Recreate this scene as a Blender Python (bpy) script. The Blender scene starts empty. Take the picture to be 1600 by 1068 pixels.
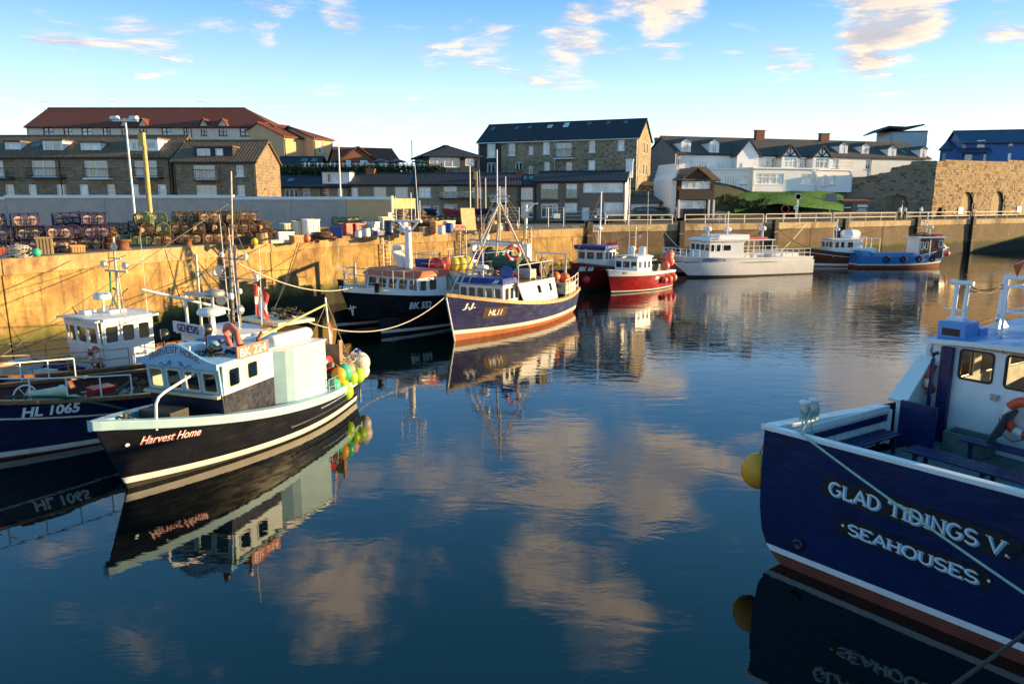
import bpy, math, random
from mathutils import Vector, Matrix
random.seed(11)
R = math.radians
SC = bpy.context.scene
COL = SC.collection

# ------------------------------------------------------------------ camera
CAMH = 6.6
F = 1150.0
PITCH = math.atan(218 / F)
cam_d = bpy.data.cameras.new('camera')
cam_d.sensor_width = 36
cam_d.lens = 36 * F / 1600
cam_d.clip_start = 0.1
cam_d.clip_end = 6000
cam = bpy.data.objects.new('camera', cam_d)
cam.location = (0, 0, CAMH)
cam.rotation_euler = (math.pi / 2 - PITCH, 0, 0)
COL.objects.link(cam)
SC.camera = cam

# ------------------------------------------------------------------ sky, sun, exposure
SUN_EL, SUN_AZ = 7.0, 84.0          # azimuth clockwise from +Y
SKY_STRENGTH = 0.14
world = bpy.data.worlds.new('World')
SC.world = world
world.use_nodes = True


class NT:
    """tiny node-tree helper"""
    def __init__(s, nt):
        s.nt = nt

    def n(s, t, **kw):
        nd = s.nt.nodes.new(t)
        for k, v in kw.items():
            if k.startswith('i_'):
                key = k[2:]
                key = int(key) if key.isdigit() else key
                nd.inputs[key].default_value = v
            else:
                setattr(nd, k, v)
        return nd

    def l(s, a, b):
        s.nt.links.new(a, b)

    def math(s, op, a, b=None, c=None, clamp=False):
        nd = s.nt.nodes.new('ShaderNodeMath')
        nd.operation = op
        nd.use_clamp = clamp
        for i, v in enumerate((a, b, c)):
            if v is None:
                continue
            if isinstance(v, (int, float)):
                nd.inputs[i].default_value = v
            else:
                s.l(v, nd.inputs[i])
        return nd.outputs[0]

    def mix(s, fac, a, b, mode='MIX'):
        nd = s.nt.nodes.new('ShaderNodeMix')
        nd.data_type = 'RGBA'
        nd.blend_type = mode
        for sock, v in ((nd.inputs[0], fac), (nd.inputs[6], a), (nd.inputs[7], b)):
            if isinstance(v, (int, float)):
                sock.default_value = v
            elif isinstance(v, (tuple, list)):
                sock.default_value = (*v[:3], 1)
            else:
                s.l(v, sock)
        return nd.outputs[2]

    def noise(s, vec, scale, detail=4, rough=.55, dist=0):
        nd = s.n('ShaderNodeTexNoise')
        nd.inputs['Scale'].default_value = scale
        nd.inputs['Detail'].default_value = detail
        nd.inputs['Roughness'].default_value = rough
        nd.inputs['Distortion'].default_value = dist
        if vec is not None:
            s.l(vec, nd.inputs['Vector'])
        return nd.outputs[0]

    def ramp(s, v, lo, hi, a=0., b=1.):
        nd = s.n('ShaderNodeMapRange')
        nd.interpolation_type = 'SMOOTHSTEP'
        s.l(v, nd.inputs[0])
        for i, x in enumerate((lo, hi, a, b)):
            nd.inputs[i + 1].default_value = x
        return nd.outputs[0]

    def mapping(s, vec, scale=(1, 1, 1), rot=(0, 0, 0), loc=(0, 0, 0)):
        nd = s.n('ShaderNodeMapping')
        nd.inputs['Scale'].default_value = scale
        nd.inputs['Rotation'].default_value = rot
        nd.inputs['Location'].default_value = loc
        s.l(vec, nd.inputs[0])
        return nd.outputs[0]


def ray(px, py):
    a = (px - 800) / F
    b = (534 - py) / F
    c, s = math.cos(PITCH), math.sin(PITCH)
    return Vector((a, c + b * s, -s + b * c))


def G(px, py, z=0.0):
    """world point at height z seen at photo pixel"""
    d = ray(px, py)
    t = (z - CAMH) / d.z
    return Vector((0, 0, CAMH)) + d * t


def zof(py, Y):
    d = ray(800, py)
    return CAMH + d.z / d.y * Y


def D(px, py, Y):
    d = ray(px, py)
    return Vector((0, 0, CAMH)) + d * (Y / d.y)


def build_world():
    t = NT(world.node_tree)
    bg = world.node_tree.nodes['Background']
    bg.inputs[1].default_value = SKY_STRENGTH
    sky = t.n('ShaderNodeTexSky', sky_type='NISHITA', sun_disc=False)
    sky.sun_elevation = R(SUN_EL)
    sky.sun_rotation = R(SUN_AZ)
    sky.air_density = 1.0
    sky.dust_density = 0.35
    sky.ozone_density = 3.5
    tc = t.n('ShaderNodeTexCoord')
    d = tc.outputs['Generated']
    sx = t.n('ShaderNodeSeparateXYZ')
    t.l(d, sx.inputs[0])
    hs = t.n('ShaderNodeHueSaturation')
    hs.inputs['Saturation'].default_value = 1.3
    hs.inputs['Hue'].default_value = 0.5
    t.l(sky.outputs[0], hs.inputs['Color'])
    # deepen towards the zenith, pale at the horizon
    grad = t.ramp(sx.outputs[2], -0.04, 0.29)
    base = t.mix(grad, (4.3, 5.0, 5.15), (.60, 1.52, 2.85))
    base = t.mix(t.ramp(sx.outputs[2], .20, .58), base, (.18, .85, 1.5))
    col = t.mix(0.80, hs.outputs[0], base)
    # clouds on a flat layer overhead
    zz = t.math('ADD', t.math('MAXIMUM', sx.outputs[2], 0.0), 0.10)
    cx = t.n('ShaderNodeCombineXYZ')
    t.l(t.math('DIVIDE', sx.outputs[0], zz), cx.inputs[0])
    t.l(t.math('DIVIDE', sx.outputs[1], zz), cx.inputs[1])
    v = cx.outputs[0]
    n1 = t.noise(t.mapping(v, (.95, 1.15, 1)), 1.75, 9, .63, .35)
    n2 = t.noise(t.mapping(v, (.95, 1.15, 1), loc=(.10, .03, 0)), 1.75, 9, .63, .35)
    big = t.noise(v, .42, 2, .5)
    blobs = [  # photo pixel (row above or mirrored in the water), radius deg, weight
        (1050, 30, 3.2, .24), (1168, 66, 2.9, .22), (1225, 100, 1.5, .22), (1265, 106, 1.2, .2), (535, 28, 2.0, .22), (400, 12, 3, .14),
        (760, 42, 3.5, .17), (895, 66, 2.8, .2), (1400, 12, 4.8, .33), (230, 82, 3.0, .16), (90, 84, 3, .16), (1345, 85, 2.5, .18),
        (1590, 40, 3, .2), (650, 135, 4, .06), (1360, 190, 4, .08)]
    refl = [(1020, 720, 5, .20), (890, 730, 5, .18), (690, 740, 4.5, .20), (1090, 760, 5, .18), (790, 735, 4, .14), (540, 760, 4, .12), (850, 885, 4, .2), (950, 985, 4.5, .2),
            (610, 900, 5.5, .2), (520, 985, 4.5, .16), (1180, 705, 3.5, .16), (470, 880, 5, .16), (1000, 790, 3, .2), (640, 690, 2.5, .16), (930, 750, 11, .17), (560, 940, 8, .08), (920, 950, 6, .06)]
    tot = None
    for k, (px, py, rad, w) in enumerate(blobs + refl):
        dr = ray(px, py).normalized()
        if k >= len(blobs):
            dr.z = -dr.z
        vm = t.n('ShaderNodeVectorMath', operation='DOT_PRODUCT')
        t.l(d, vm.inputs[0])
        vm.inputs[1].default_value = dr
        m = t.ramp(vm.outputs['Value'], math.cos(R(rad)), 1.0, 0, w)
        tot = m if tot is None else t.math('ADD', tot, m)
    n1a = t.math('MULTIPLY_ADD', n1, 1.75, -.40)
    dens = t.math('ADD', t.math('ADD', n1a, tot), t.math('MULTIPLY', t.math('SUBTRACT', big, .5), .45))
    alpha = t.ramp(dens, .565, .92)
    thick = t.ramp(dens, .80, 1.08)
    lit = t.ramp(t.math('SUBTRACT', n1, n2), -.06, .08)
    warm = t.mix(lit, (1.75, 1.75, 1.95), (3.5, 2.8, 2.1))
    ccol = t.mix(t.math('MULTIPLY', thick, .45), warm, (1.55, 1.58, 1.75))
    # low clouds stay thin near the horizon
    lowfade = t.ramp(sx.outputs[2], .03, .14)
    out = t.mix(t.math('MULTIPLY', alpha, lowfade), col, ccol)
    # below the horizon: dull ground tone
    out = t.mix(t.ramp(sx.outputs[2], -.03, -.01), (1.0, 1.0, .9), out)
    t.l(out, bg.inputs[0])


build_world()
sun_d = bpy.data.lights.new('sun', 'SUN')
sun_d.energy = 4.5
sun_d.angle = R(0.5)
sun_d.color = (1.0, .68, .31)
sun = bpy.data.objects.new('sun', sun_d)
az, el = R(SUN_AZ), R(SUN_EL)
sdir = Vector((math.sin(az) * math.cos(el), math.cos(az) * math.cos(el), math.sin(el)))
sun.rotation_euler = sdir.to_track_quat('Z', 'Y').to_euler()
sun.location = sdir * 60
COL.objects.link(sun)
SC.view_settings.view_transform = 'Standard'
SC.view_settings.look = 'None'
SC.view_settings.gamma = 1
SC.view_settings.use_curve_mapping = False
SC.view_settings.exposure = 1.4


# ------------------------------------------------------------------ materials
MATS = {}


def principled(name):
    m = bpy.data.materials.new(name)
    m.use_nodes = True
    return m, NT(m.node_tree), m.node_tree.nodes['Principled BSDF']


def M(name, col=None, rough=.55, var=.18, scale=2.5, bump=.0, bscale=None, metal=0., dirt=None, dscale=1.2, dcol=(.09, .07, .05), streak=0., coat=0.):
    """painted / plain surface with mottling, dirt patches, rain streaks and fine relief"""
    if name in MATS:
        return MATS[name]
    m, t, b = principled(name)
    MATS[name] = m
    tc = t.n('ShaderNodeTexCoord')
    o = tc.outputs['Object']
    n1 = t.noise(o, scale, 5, .6)
    c = t.mix(t.ramp(n1, .25, .75), [x * (1 - var) for x in col], [min(1, x * (1 + var)) for x in col])
    if dirt:
        n2 = t.noise(o, dscale, 6, .65)
        c = t.mix(t.ramp(n2, .62 - .25 * dirt, .80, 0, min(1, .35 + dirt)), c, dcol)
    if streak:
        n3 = t.noise(t.mapping(o, (7, 7, .35)), 1.6, 4, .6)
        c = t.mix(t.ramp(n3, .55, .8, 0, streak), c, dcol)
    t.l(c, b.inputs['Base Color'])
    b.inputs['Roughness'].default_value = rough
    nr = t.noise(o, scale * 3, 3, .6)
    t.l(t.ramp(nr, .3, .7, max(.02, rough - .1), min(1, rough + .12)), b.inputs['Roughness'])
    b.inputs['Metallic'].default_value = metal
    b.inputs['Coat Weight'].default_value = coat
    b.inputs['Coat Roughness'].default_value = .12
    if bump:
        bp = t.n('ShaderNodeBump')
        bp.inputs['Strength'].default_value = bump
        bp.inputs['Distance'].default_value = .03
        t.l(t.noise(o, bscale or scale * 5, 5, .65), bp.inputs['Height'])
        t.l(bp.outputs[0], b.inputs['Normal'])
    return m


def stone(name, c1, c2, mortar, sx=.45, sy=.22, rough=.9, bump=.8, msize=.02, patch=.5, dark=(.05, .045, .04)):
    m, t, b = principled(name)
    tc = t.n('ShaderNodeTexCoord')
    s3 = t.n('ShaderNodeSeparateXYZ')
    t.l(tc.outputs['Object'], s3.inputs[0])
    cb = t.n('ShaderNodeCombineXYZ')
    nz = t.noise(tc.outputs['Object'], 1.3, 2, .5)
    t.l(t.math('ADD', s3.outputs[0], s3.outputs[1]), cb.inputs[0])
    t.l(t.math('ADD', s3.outputs[2], t.math('MULTIPLY', nz, .18)), cb.inputs[1])
    br = t.n('ShaderNodeTexBrick')
    br.inputs['Scale'].default_value = 1
    br.inputs['Brick Width'].default_value = sx
    br.inputs['Row Height'].default_value = sy
    br.inputs['Mortar Size'].default_value = msize
    br.inputs['Mortar Smooth'].default_value = .4
    br.inputs['Bias'].default_value = -.1
    br.inputs['Color1'].default_value = (*c1, 1)
    br.inputs['Color2'].default_value = (*c2, 1)
    br.inputs['Mortar'].default_value = (*mortar, 1)
    t.l(cb.outputs[0], br.inputs['Vector'])
    n1 = t.noise(cb.outputs[0], 2.8, 5, .7)
    c = t.mix(t.ramp(n1, .46, .64, 0, patch), br.outputs['Color'], dark)
    n2 = t.noise(tc.outputs['Object'], .35, 3, .6)
    c = t.mix(t.ramp(n2, .35, .7, 0, .45), c, [x * 1.25 for x in c1])
    n3 = t.noise(tc.outputs['Object'], 14, 3, .6)
    c = t.mix(t.ramp(n3, .3, .7, .0, .3), c, [x * .5 for x in c2])
    t.l(c, b.inputs['Base Color'])
    b.inputs['Roughness'].default_value = rough
    bp = t.n('ShaderNodeBump')
    bp.inputs['Strength'].default_value = bump
    bp.inputs['Distance'].default_value = .04
    t.l(t.math('ADD', t.math('MULTIPLY', br.outputs['Fac'], -1.), t.math('MULTIPLY', n3, .7)), bp.inputs['Height'])
    t.l(bp.outputs[0], b.inputs['Normal'])
    return m


def tiles(name, c1, c2, wx=.3, wy=.3, bump=.7, moss=(.05, .055, .03), mossy=.25, rough=.75):
    """roof: rows of slates or pantiles; x along the eave, y up the slope"""
    m, t, b = principled(name)
    tc = t.n('ShaderNodeTexCoord')
    br = t.n('ShaderNodeTexBrick')
    br.inputs['Scale'].default_value = 1
    br.inputs['Brick Width'].default_value = wx
    br.inputs['Row Height'].default_value = wy
    br.inputs['Mortar Size'].default_value = .018
    br.inputs['Mortar Smooth'].default_value = .6
    br.inputs['Color1'].default_value = (*c1, 1)
    br.inputs['Color2'].default_value = (*c2, 1)
    br.inputs['Mortar'].default_value = (*[x * .35 for x in c1], 1)
    t.l(tc.outputs['Object'], br.inputs['Vector'])
    n1 = t.noise(tc.outputs['Object'], .8, 5, .65)
    c = t.mix(t.ramp(n1, .5, .75, 0, mossy), br.outputs['Color'], moss)
    n2 = t.noise(tc.outputs['Object'], 6, 3, .6)
    c = t.mix(t.ramp(n2, .35, .75, 0, .35), c, [x * 1.6 for x in c2])
    t.l(c, b.inputs['Base Color'])
    b.inputs['Roughness'].default_value = rough
    b.inputs['Specular IOR Level'].default_value = .22
    wv = t.n('ShaderNodeTexWave', wave_type='BANDS', bands_direction='X')
    wv.inputs['Scale'].default_value = .314 / wx
    t.l(tc.outputs['Object'], wv.inputs['Vector'])
    bp = t.n('ShaderNodeBump')
    bp.inputs['Strength'].default_value = bump
    bp.inputs['Distance'].default_value = .05
    t.l(t.math('ADD', t.math('MULTIPLY', br.outputs['Fac'], -1.), t.math('MULTIPLY', wv.outputs['Fac'], .6)), bp.inputs['Height'])
    t.l(bp.outputs[0], b.inputs['Normal'])
    return m


def concrete(name, c1, c2, algae=(.10, .11, .018), streakc=(.10, .06, .026), top_algae=1.5, sstr=.5):
    """harbour wall: mottled cast concrete, vertical run marks, weed and dark tide line"""
    m, t, b = principled(name)
    g = t.n('ShaderNodeNewGeometry')
    p = g.outputs['Position']
    s3 = t.n('ShaderNodeSeparateXYZ')
    t.l(p, s3.inputs[0])
    n1 = t.noise(p, .55, 8, .68, .4)
    c = t.mix(t.ramp(n1, .3, .7), c1, c2)
    n2 = t.noise(t.mapping(p, (2.4, 2.4, .22)), 1.5, 6, .7, .3)
    c = t.mix(t.ramp(n2, .49, .68, 0, sstr), c, streakc)
    n5 = t.noise(t.mapping(p, (1, 1, 3.5), loc=(3, 1, 0)), .6, 5, .65)
    c = t.mix(t.ramp(n5, .55, .75, 0, .35), c, [x * 1.35 for x in c2])
    n3 = t.noise(p, 9, 4, .7)
    c = t.mix(t.ramp(n3, .3, .75, 0, .35), c, [x * .55 for x in c1])
    n6 = t.noise(t.mapping(p, (1, 1, .7), loc=(7, 2, 5)), .42, 7, .75, .5)
    c = t.mix(t.ramp(n6, .48, .66, 0, .75), c, streakc)
    z = t.math('ADD', s3.outputs[2], t.math('MULTIPLY', t.math('SUBTRACT', t.noise(p, .9, 5, .7), .5), 1.1))
    c = t.mix(t.ramp(z, top_algae, top_algae - .5, 0, .85), c, algae)
    c = t.mix(t.ramp(z, top_algae - .35, top_algae - .9, 0, .95), c, (.012, .014, .008))
    t.l(c, b.inputs['Base Color'])
    b.inputs['Roughness'].default_value = .88
    bp = t.n('ShaderNodeBump')
    bp.inputs['Strength'].default_value = .55
    bp.inputs['Distance'].default_value = .05
    n4 = t.noise(p, 4, 7, .7)
    t.l(t.math('ADD', n4, t.math('MULTIPLY', n2, .5)), bp.inputs['Height'])
    t.l(bp.outputs[0], b.inputs['Normal'])
    return m


def water_mat():
    m, t, b = principled('harbour_water')
    g = t.n('ShaderNodeNewGeometry')
    p = g.outputs['Position']
    b.inputs['Base Color'].default_value = (.0002, .0058, .0050, 1)
    b.inputs['Roughness'].default_value = .015
    b.inputs['IOR'].default_value = 1.8
    b.inputs['Specular IOR Level'].default_value = .5
    big = t.noise(p, .09, 3, .5)
    patch = t.ramp(big, .36, .66, .35, 1.25)
    far = t.n('ShaderNodeSeparateXYZ')
    t.l(p, far.inputs[0])
    farf = t.ramp(far.outputs[1], 10, 60, .26, 1.6)
    w1 = t.noise(t.mapping(p, (.55, 1.3, 1), rot=(0, 0, .25)), 1.15, 3, .5, .6)
    w2 = t.noise(t.mapping(p, (.8, 1.5, 1), rot=(0, 0, -.3)), 4.2, 3, .55, .3)
    h = t.math('ADD', w1, t.math('MULTIPLY', w2, .16))
    bp = t.n('ShaderNodeBump')
    bp.inputs['Distance'].default_value = .030
    t.l(t.math('MULTIPLY', t.math('MULTIPLY', patch, farf), .62), bp.inputs['Strength'])
    t.l(h, bp.inputs['Height'])
    t.l(bp.outputs[0], b.inputs['Normal'])
    return m


def glass_mat(name, tint=(.03, .035, .04), rough=.04, spec=.8, var=.6):
    m, t, b = principled(name)
    tc = t.n('ShaderNodeTexCoord')
    n1 = t.noise(tc.outputs['Object'], .8, 2, .5)
    c = t.mix(t.ramp(n1, .4, .6), [x * (1 - var) for x in tint], [x * (1 + var) for x in tint])
    t.l(c, b.inputs['Base Color'])
    b.inputs['Roughness'].default_value = rough
    b.inputs['Specular IOR Level'].default_value = spec
    b.inputs['IOR'].default_value = 1.9
    bp = t.n('ShaderNodeBump')
    bp.inputs['Strength'].default_value = .04
    t.l(t.noise(tc.outputs['Object'], 1.3, 1), bp.inputs['Height'])
    t.l(bp.outputs[0], b.inputs['Normal'])
    return m


def clear_glass(name):
    m, t, b = principled(name)
    nt = m.node_tree
    tr = t.n('ShaderNodeBsdfTransparent')
    tr.inputs[0].default_value = (.72, .76, .74, 1)
    gl = t.n('ShaderNodeBsdfGlossy')
    gl.inputs['Roughness'].default_value = .02
    fr = t.n('ShaderNodeFresnel')
    fr.inputs[0].default_value = 1.5
    mx = t.n('ShaderNodeMixShader')
    t.l(fr.outputs[0], mx.inputs[0])
    t.l(tr.outputs[0], mx.inputs[1])
    t.l(gl.outputs[0], mx.inputs[2])
    t.l(mx.outputs[0], nt.nodes['Material Output'].inputs[0])
    return m


def hull_mat(name, col, rough=.28, wear=.25, wcol=(.12, .09, .07)):
    """boat topsides: gloss paint with planking lines, scuffs and salt streaks"""
    m, t, b = principled(name)
    tc = t.n('ShaderNodeTexCoord')
    o = tc.outputs['Object']
    n1 = t.noise(o, 1.2, 5, .6)
    c = t.mix(t.ramp(n1, .3, .7), [x * .75 for x in col], [x * 1.2 for x in col])
    n2 = t.noise(t.mapping(o, (.6, 1, 4)), 2.2, 6, .7)
    c = t.mix(t.ramp(n2, .58, .8, 0, wear), c, wcol)
    n3 = t.noise(t.mapping(o, (5, 5, .5)), 1.5, 4, .6)
    c = t.mix(t.ramp(n3, .6, .82, 0, wear), c, [min(1, x * 1.6 + .06) for x in col])
    t.l(c, b.inputs['Base Color'])
    t.l(t.ramp(n2, .3, .75, rough * .7, rough * 1.8), b.inputs['Roughness'])
    s3 = t.n('ShaderNodeSeparateXYZ')
    t.l(o, s3.inputs[0])
    bp = t.n('ShaderNodeBump')
    bp.inputs['Strength'].default_value = .22
    bp.inputs['Distance'].default_value = .02
    t.l(t.math('ADD', t.noise(t.mapping(o, (.7, 1, 2.4)), 2.2, 3, .5), t.math('MULTIPLY', n2, .12)), bp.inputs['Height'])
    t.l(bp.outputs[0], b.inputs['Normal'])
    return m


def grass_mat():
    m, t, b = principled('lawn_grass')
    g = t.n('ShaderNodeNewGeometry')
    n1 = t.noise(g.outputs['Position'], .5, 6, .7)
    n2 = t.noise(g.outputs['Position'], 9, 3, .7)
    c = t.mix(t.ramp(n1, .3, .7), (.05, .15, .012), (.08, .21, .018))
    c = t.mix(t.ramp(n2, .3, .8, 0, .5), c, (.09, .13, .03))
    t.l(c, b.inputs['Base Color'])
    b.inputs['Roughness'].default_value = .95
    return m


def foliage_mat(name, c1, c2):
    m, t, b = principled(name)
    tc = t.n('ShaderNodeTexCoord')
    n1 = t.noise(tc.outputs['Object'], 1.7, 4, .7)
    t.l(t.mix(t.ramp(n1, .3, .7), c1, c2), b.inputs['Base Color'])
    b.inputs['Roughness'].default_value = .8
    return m


# ------------------------------------------------------------------ mesh builder
class MB:
    def __init__(s):
        s.v, s.f, s.m, s.s = [], [], [], []

    def add(s, vs, fs, mi=0, smooth=False, T=None):
        k = len(s.v)
        for p in vs:
            p = Vector(p)
            s.v.append(T @ p if T is not None else p)
        for i, f in enumerate(fs):
            s.f.append([k + j for j in f])
            s.m.append(mi[i] if isinstance(mi, list) else mi)
            s.s.append(smooth)
        return s

    def box(s, x0, x1, y0, y1, z0, z1, mi=0, T=None):
        return s.hexa([(x0, y0, z0), (x1, y0, z0), (x1, y1, z0), (x0, y1, z0), (x0, y0, z1), (x1, y0, z1), (x1, y1, z1), (x0, y1, z1)], mi, T)

    def hexa(s, p, mi=0, T=None):
        return s.add(p, [(0, 3, 2, 1), (4, 5, 6, 7), (0, 1, 5, 4), (1, 2, 6, 5), (2, 3, 7, 6), (3, 0, 4, 7)], mi, False, T)

    def cbox(s, c, sx, sy, sz, mi=0, rz=0, rx=0, ry=0):
        T = Matrix.Translation(c) @ Matrix.Rotation(rz, 4, 'Z') @ Matrix.Rotation(ry, 4, 'Y') @ Matrix.Rotation(rx, 4, 'X')
        return s.box(-sx / 2, sx / 2, -sy / 2, sy / 2, -sz / 2, sz / 2, mi, T)

    def tube(s, pts, r, n=6, mi=0, closed=False, smooth=True):
        pts = [Vector(p) for p in pts]
        k = len(pts)
        rs = r if isinstance(r, (list, tuple)) else [r] * k
        vs, fs = [], []
        up = Vector((0, 0, 1))
        for i, p in enumerate(pts):
            a = pts[(i - 1) % k] if (closed or i > 0) else p
            b = pts[(i + 1) % k] if (closed or i < k - 1) else p
            t = (b - a)
            if t.length < 1e-9:
                t = Vector((0, 0, 1))
            t.normalize()
            ref = up if abs(t.z) < .95 else Vector((1, 0, 0))
            u = t.cross(ref).normalized()
            w = u.cross(t)
            for j in range(n):
                a_ = 2 * math.pi * j / n
                vs.append(p + (u * math.cos(a_) + w * math.sin(a_)) * rs[i])
        for i in range(k if closed else k - 1):
            i2 = (i + 1) % k
            for j in range(n):
                fs.append((i * n + j, i * n + (j + 1) % n, i2 * n + (j + 1) % n, i2 * n + j))
        s.add(vs, fs, mi, smooth)
        if not closed:
            s.add(vs[:n], [tuple(range(n))], mi)
            s.add(vs[-n:], [tuple(reversed(range(n)))], mi)
        return s

    def lathe(s, prof, n=12, mi=0, T=None, smooth=True):
        vs, fs = [], []
        for r, z in prof:
            for j in range(n):
                a = 2 * math.pi * j / n
                vs.append((r * math.cos(a), r * math.sin(a), z))
        for i in range(len(prof) - 1):
            for j in range(n):
                fs.append((i * n + j, i * n + (j + 1) % n, (i + 1) * n + (j + 1) % n, (i + 1) * n + j))
        s.add(vs, fs, mi, smooth, T)
        s.add([vs[j] for j in range(n)], [tuple(reversed(range(n)))], mi, False, T)
        s.add([vs[(len(prof) - 1) * n + j] for j in range(n)], [tuple(range(n))], mi, False, T)
        return s

    def ball(s, c, r, mi=0, nu=12, nv=8, sx=1, sy=1, sz=1, T=None):
        vs, fs = [], []
        for i in range(nv + 1):
            th = math.pi * i / nv
            for j in range(nu):
                ph = 2 * math.pi * j / nu
                vs.append((c[0] + sx * r * math.sin(th) * math.cos(ph), c[1] + sy * r * math.sin(th) * math.sin(ph), c[2] + sz * r * math.cos(th)))
        for i in range(nv):
            for j in range(nu):
                fs.append((i * nu + j, (i + 1) * nu + j, (i + 1) * nu + (j + 1) % nu, i * nu + (j + 1) % nu))
        return s.add(vs, fs, mi, True, T)

    def ring(s, c, Rr, r, mi=0, n=20, m=8, T=None, mi2=None, k=4):
        """torus in the local xz plane about c; mi2 marks k bands"""
        vs, fs, ms = [], [], []
        for i in range(n):
            a = 2 * math.pi * i / n
            for j in range(m):
                b = 2 * math.pi * j / m
                rr = Rr + r * math.cos(b)
                vs.append((c[0] + rr * math.cos(a), c[1] + r * math.sin(b), c[2] + rr * math.sin(a)))
        for i in range(n):
            for j in range(m):
                fs.append((i * m + j, i * m + (j + 1) % m, (i + 1) % n * m + (j + 1) % m, (i + 1) % n * m + j))
                ms.append(mi2 if (mi2 is not None and (i * k * 2 // n) % 2 == 0 and (i * k * 2) % n < k * 2.01) else mi)
        return s.add(vs, fs, ms, True, T)

    def prism(s, poly, ext, mi=0, T=None):
        """polygon (3D points) pushed along ext"""
        n = len(poly)
        e = Vector(ext)
        a = [Vector(p) for p in poly]
        b = [p + e for p in a]
        fs = [tuple(range(n)), tuple(reversed(range(n, 2 * n)))] + [(i, n + i, n + (i + 1) % n, (i + 1) % n) for i in range(n)]
        return s.add(a + b, fs, mi, False, T)

    def panel(s, O, U, V, w, h, holes, t=.1, mi=0, mr=None, top=None):
        """wall panel w x h with rectangular holes [(u0,v0,u1,v1)], thickness t inwards (-N), with reveals"""
        O, U, V = Vector(O), Vector(U).normalized(), Vector(V).normalized()
        N = U.cross(V)
        mr = mi if mr is None else mr
        us = sorted({0, w} | {max(0, min(w, x)) for q in holes for x in (q[0], q[2])})
        vs = sorted({0, h} | {max(0, min(h, x)) for q in holes for x in (q[1], q[3])})
        P = lambda u, v, d: O + U * u + V * v - N * d
        for i in range(len(us) - 1):
            for j in range(len(vs) - 1):
                uc, vc = (us[i] + us[i + 1]) / 2, (vs[j] + vs[j + 1]) / 2
                if any(q[0] < uc < q[2] and q[1] < vc < q[3] for q in holes):
                    continue
                c = [(us[i], vs[j]), (us[i + 1], vs[j]), (us[i + 1], vs[j + 1]), (us[i], vs[j + 1])]
                s.add([P(u, v, 0) for u, v in c], [(0, 1, 2, 3)], mi)
                s.add([P(u, v, t) for u, v in c], [(3, 2, 1, 0)], mi)
        for (a, b, c, d) in list(holes):
            a, c = max(0, a), min(w, c)
            b, d = max(0, b), min(h, d)
            q = [(a, b), (c, b), (c, d), (a, d)]
            for k in range(4):
                p0, p1 = q[k], q[(k + 1) % 4]
                s.add([P(*p0, 0), P(*p1, 0), P(*p1, t), P(*p0, t)], [(3, 2, 1, 0)], mr)
        q = [(0, 0), (w, 0), (w, h), (0, h)]
        for k in range(4):
            p0, p1 = q[k], q[(k + 1) % 4]
            s.add([P(*p0, 0), P(*p1, 0), P(*p1, t), P(*p0, t)], [(0, 1, 2, 3)], mi)
        return s

    def mesh(s, name, mats):
        me = bpy.data.meshes.new(name)
        me.from_pydata([tuple(p) for p in s.v], [], s.f)
        for mt in (mats if isinstance(mats, (list, tuple)) else [mats]):
            me.materials.append(mt)
        me.polygons.foreach_set('material_index', s.m)
        me.polygons.foreach_set('use_smooth', s.s)
        me.update()
        return me

    def build(s, name, mats, parent=None, bevel=0):
        return link(name, s.mesh(name, mats), parent, bevel)


def link(name, data, parent=None, bevel=0):
    o = bpy.data.objects.new(name, data)
    COL.objects.link(o)
    if parent is not None:
        o.parent = parent
    if bevel:
        md = o.modifiers.new('bevel', 'BEVEL')
        md.width = bevel
        md.segments = 2
        md.limit_method = 'ANGLE'
        md.angle_limit = R(50)
    return o


def tag(o, label=None, cat=None, group=None, kind=None):
    for k, v in (('label', label), ('category', cat), ('group', group), ('kind', kind)):
        if v:
            o[k] = v
    return o


def empty(name, loc=(0, 0, 0), rz=0, label=None, cat=None, group=None):
    o = bpy.data.objects.new(name, None)
    o.empty_display_size = .3
    COL.objects.link(o)
    o.location = loc
    o.rotation_euler = (0, 0, rz)
    return tag(o, label, cat, group)


def copy_tree(o, parent=None):
    c = o.copy()
    COL.objects.link(c)
    c.parent = parent
    for ch in [k for k in o.children]:
        copy_tree(ch, c)
    return c


def sag(a, b, drop, n=14):
    a, b = Vector(a), Vector(b)
    return [a.lerp(b, i / n) - Vector((0, 0, drop * 4 * (i / n) * (1 - i / n))) for i in range(n + 1)]


def arc(c, r, a0, a1, n, U=(1, 0, 0), V=(0, 0, 1)):
    c, U, V = Vector(c), Vector(U), Vector(V)
    return [c + U * (r * math.cos(R(a0 + (a1 - a0) * i / n))) + V * (r * math.sin(R(a0 + (a1 - a0) * i / n))) for i in range(n + 1)]


# ------------------------------------------------------------------ lettering
def text_mesh(body, fmap, w, h, mat, parent, name='lettering', bold=.0, shear=0., th=.004):
    cu = bpy.data.curves.new('lettering', 'FONT')
    cu.body = body
    cu.size = 1
    cu.offset = bold
    cu.shear = shear
    cu.resolution_u = 3
    cu.extrude = .01
    cu.fill_mode = 'BOTH'
    ob = bpy.data.objects.new('lettering', cu)
    COL.objects.link(ob)
    dg = bpy.context.evaluated_depsgraph_get()
    me = bpy.data.meshes.new_from_object(ob.evaluated_get(dg))
    bpy.data.objects.remove(ob)
    xs = [v.co.x for v in me.vertices]
    ys = [v.co.y for v in me.vertices]
    x0, x1, y0, y1 = min(xs), max(xs), min(ys), max(ys)
    for v in me.vertices:
        v.co = fmap((v.co.x - x0) / (x1 - x0) * w, (v.co.y - y0) / (y1 - y0) * h, th if v.co.z > 0 else 0)
    me.materials.clear()
    me.materials.append(mat)
    me.update()
    return link(name, me, parent)


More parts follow.
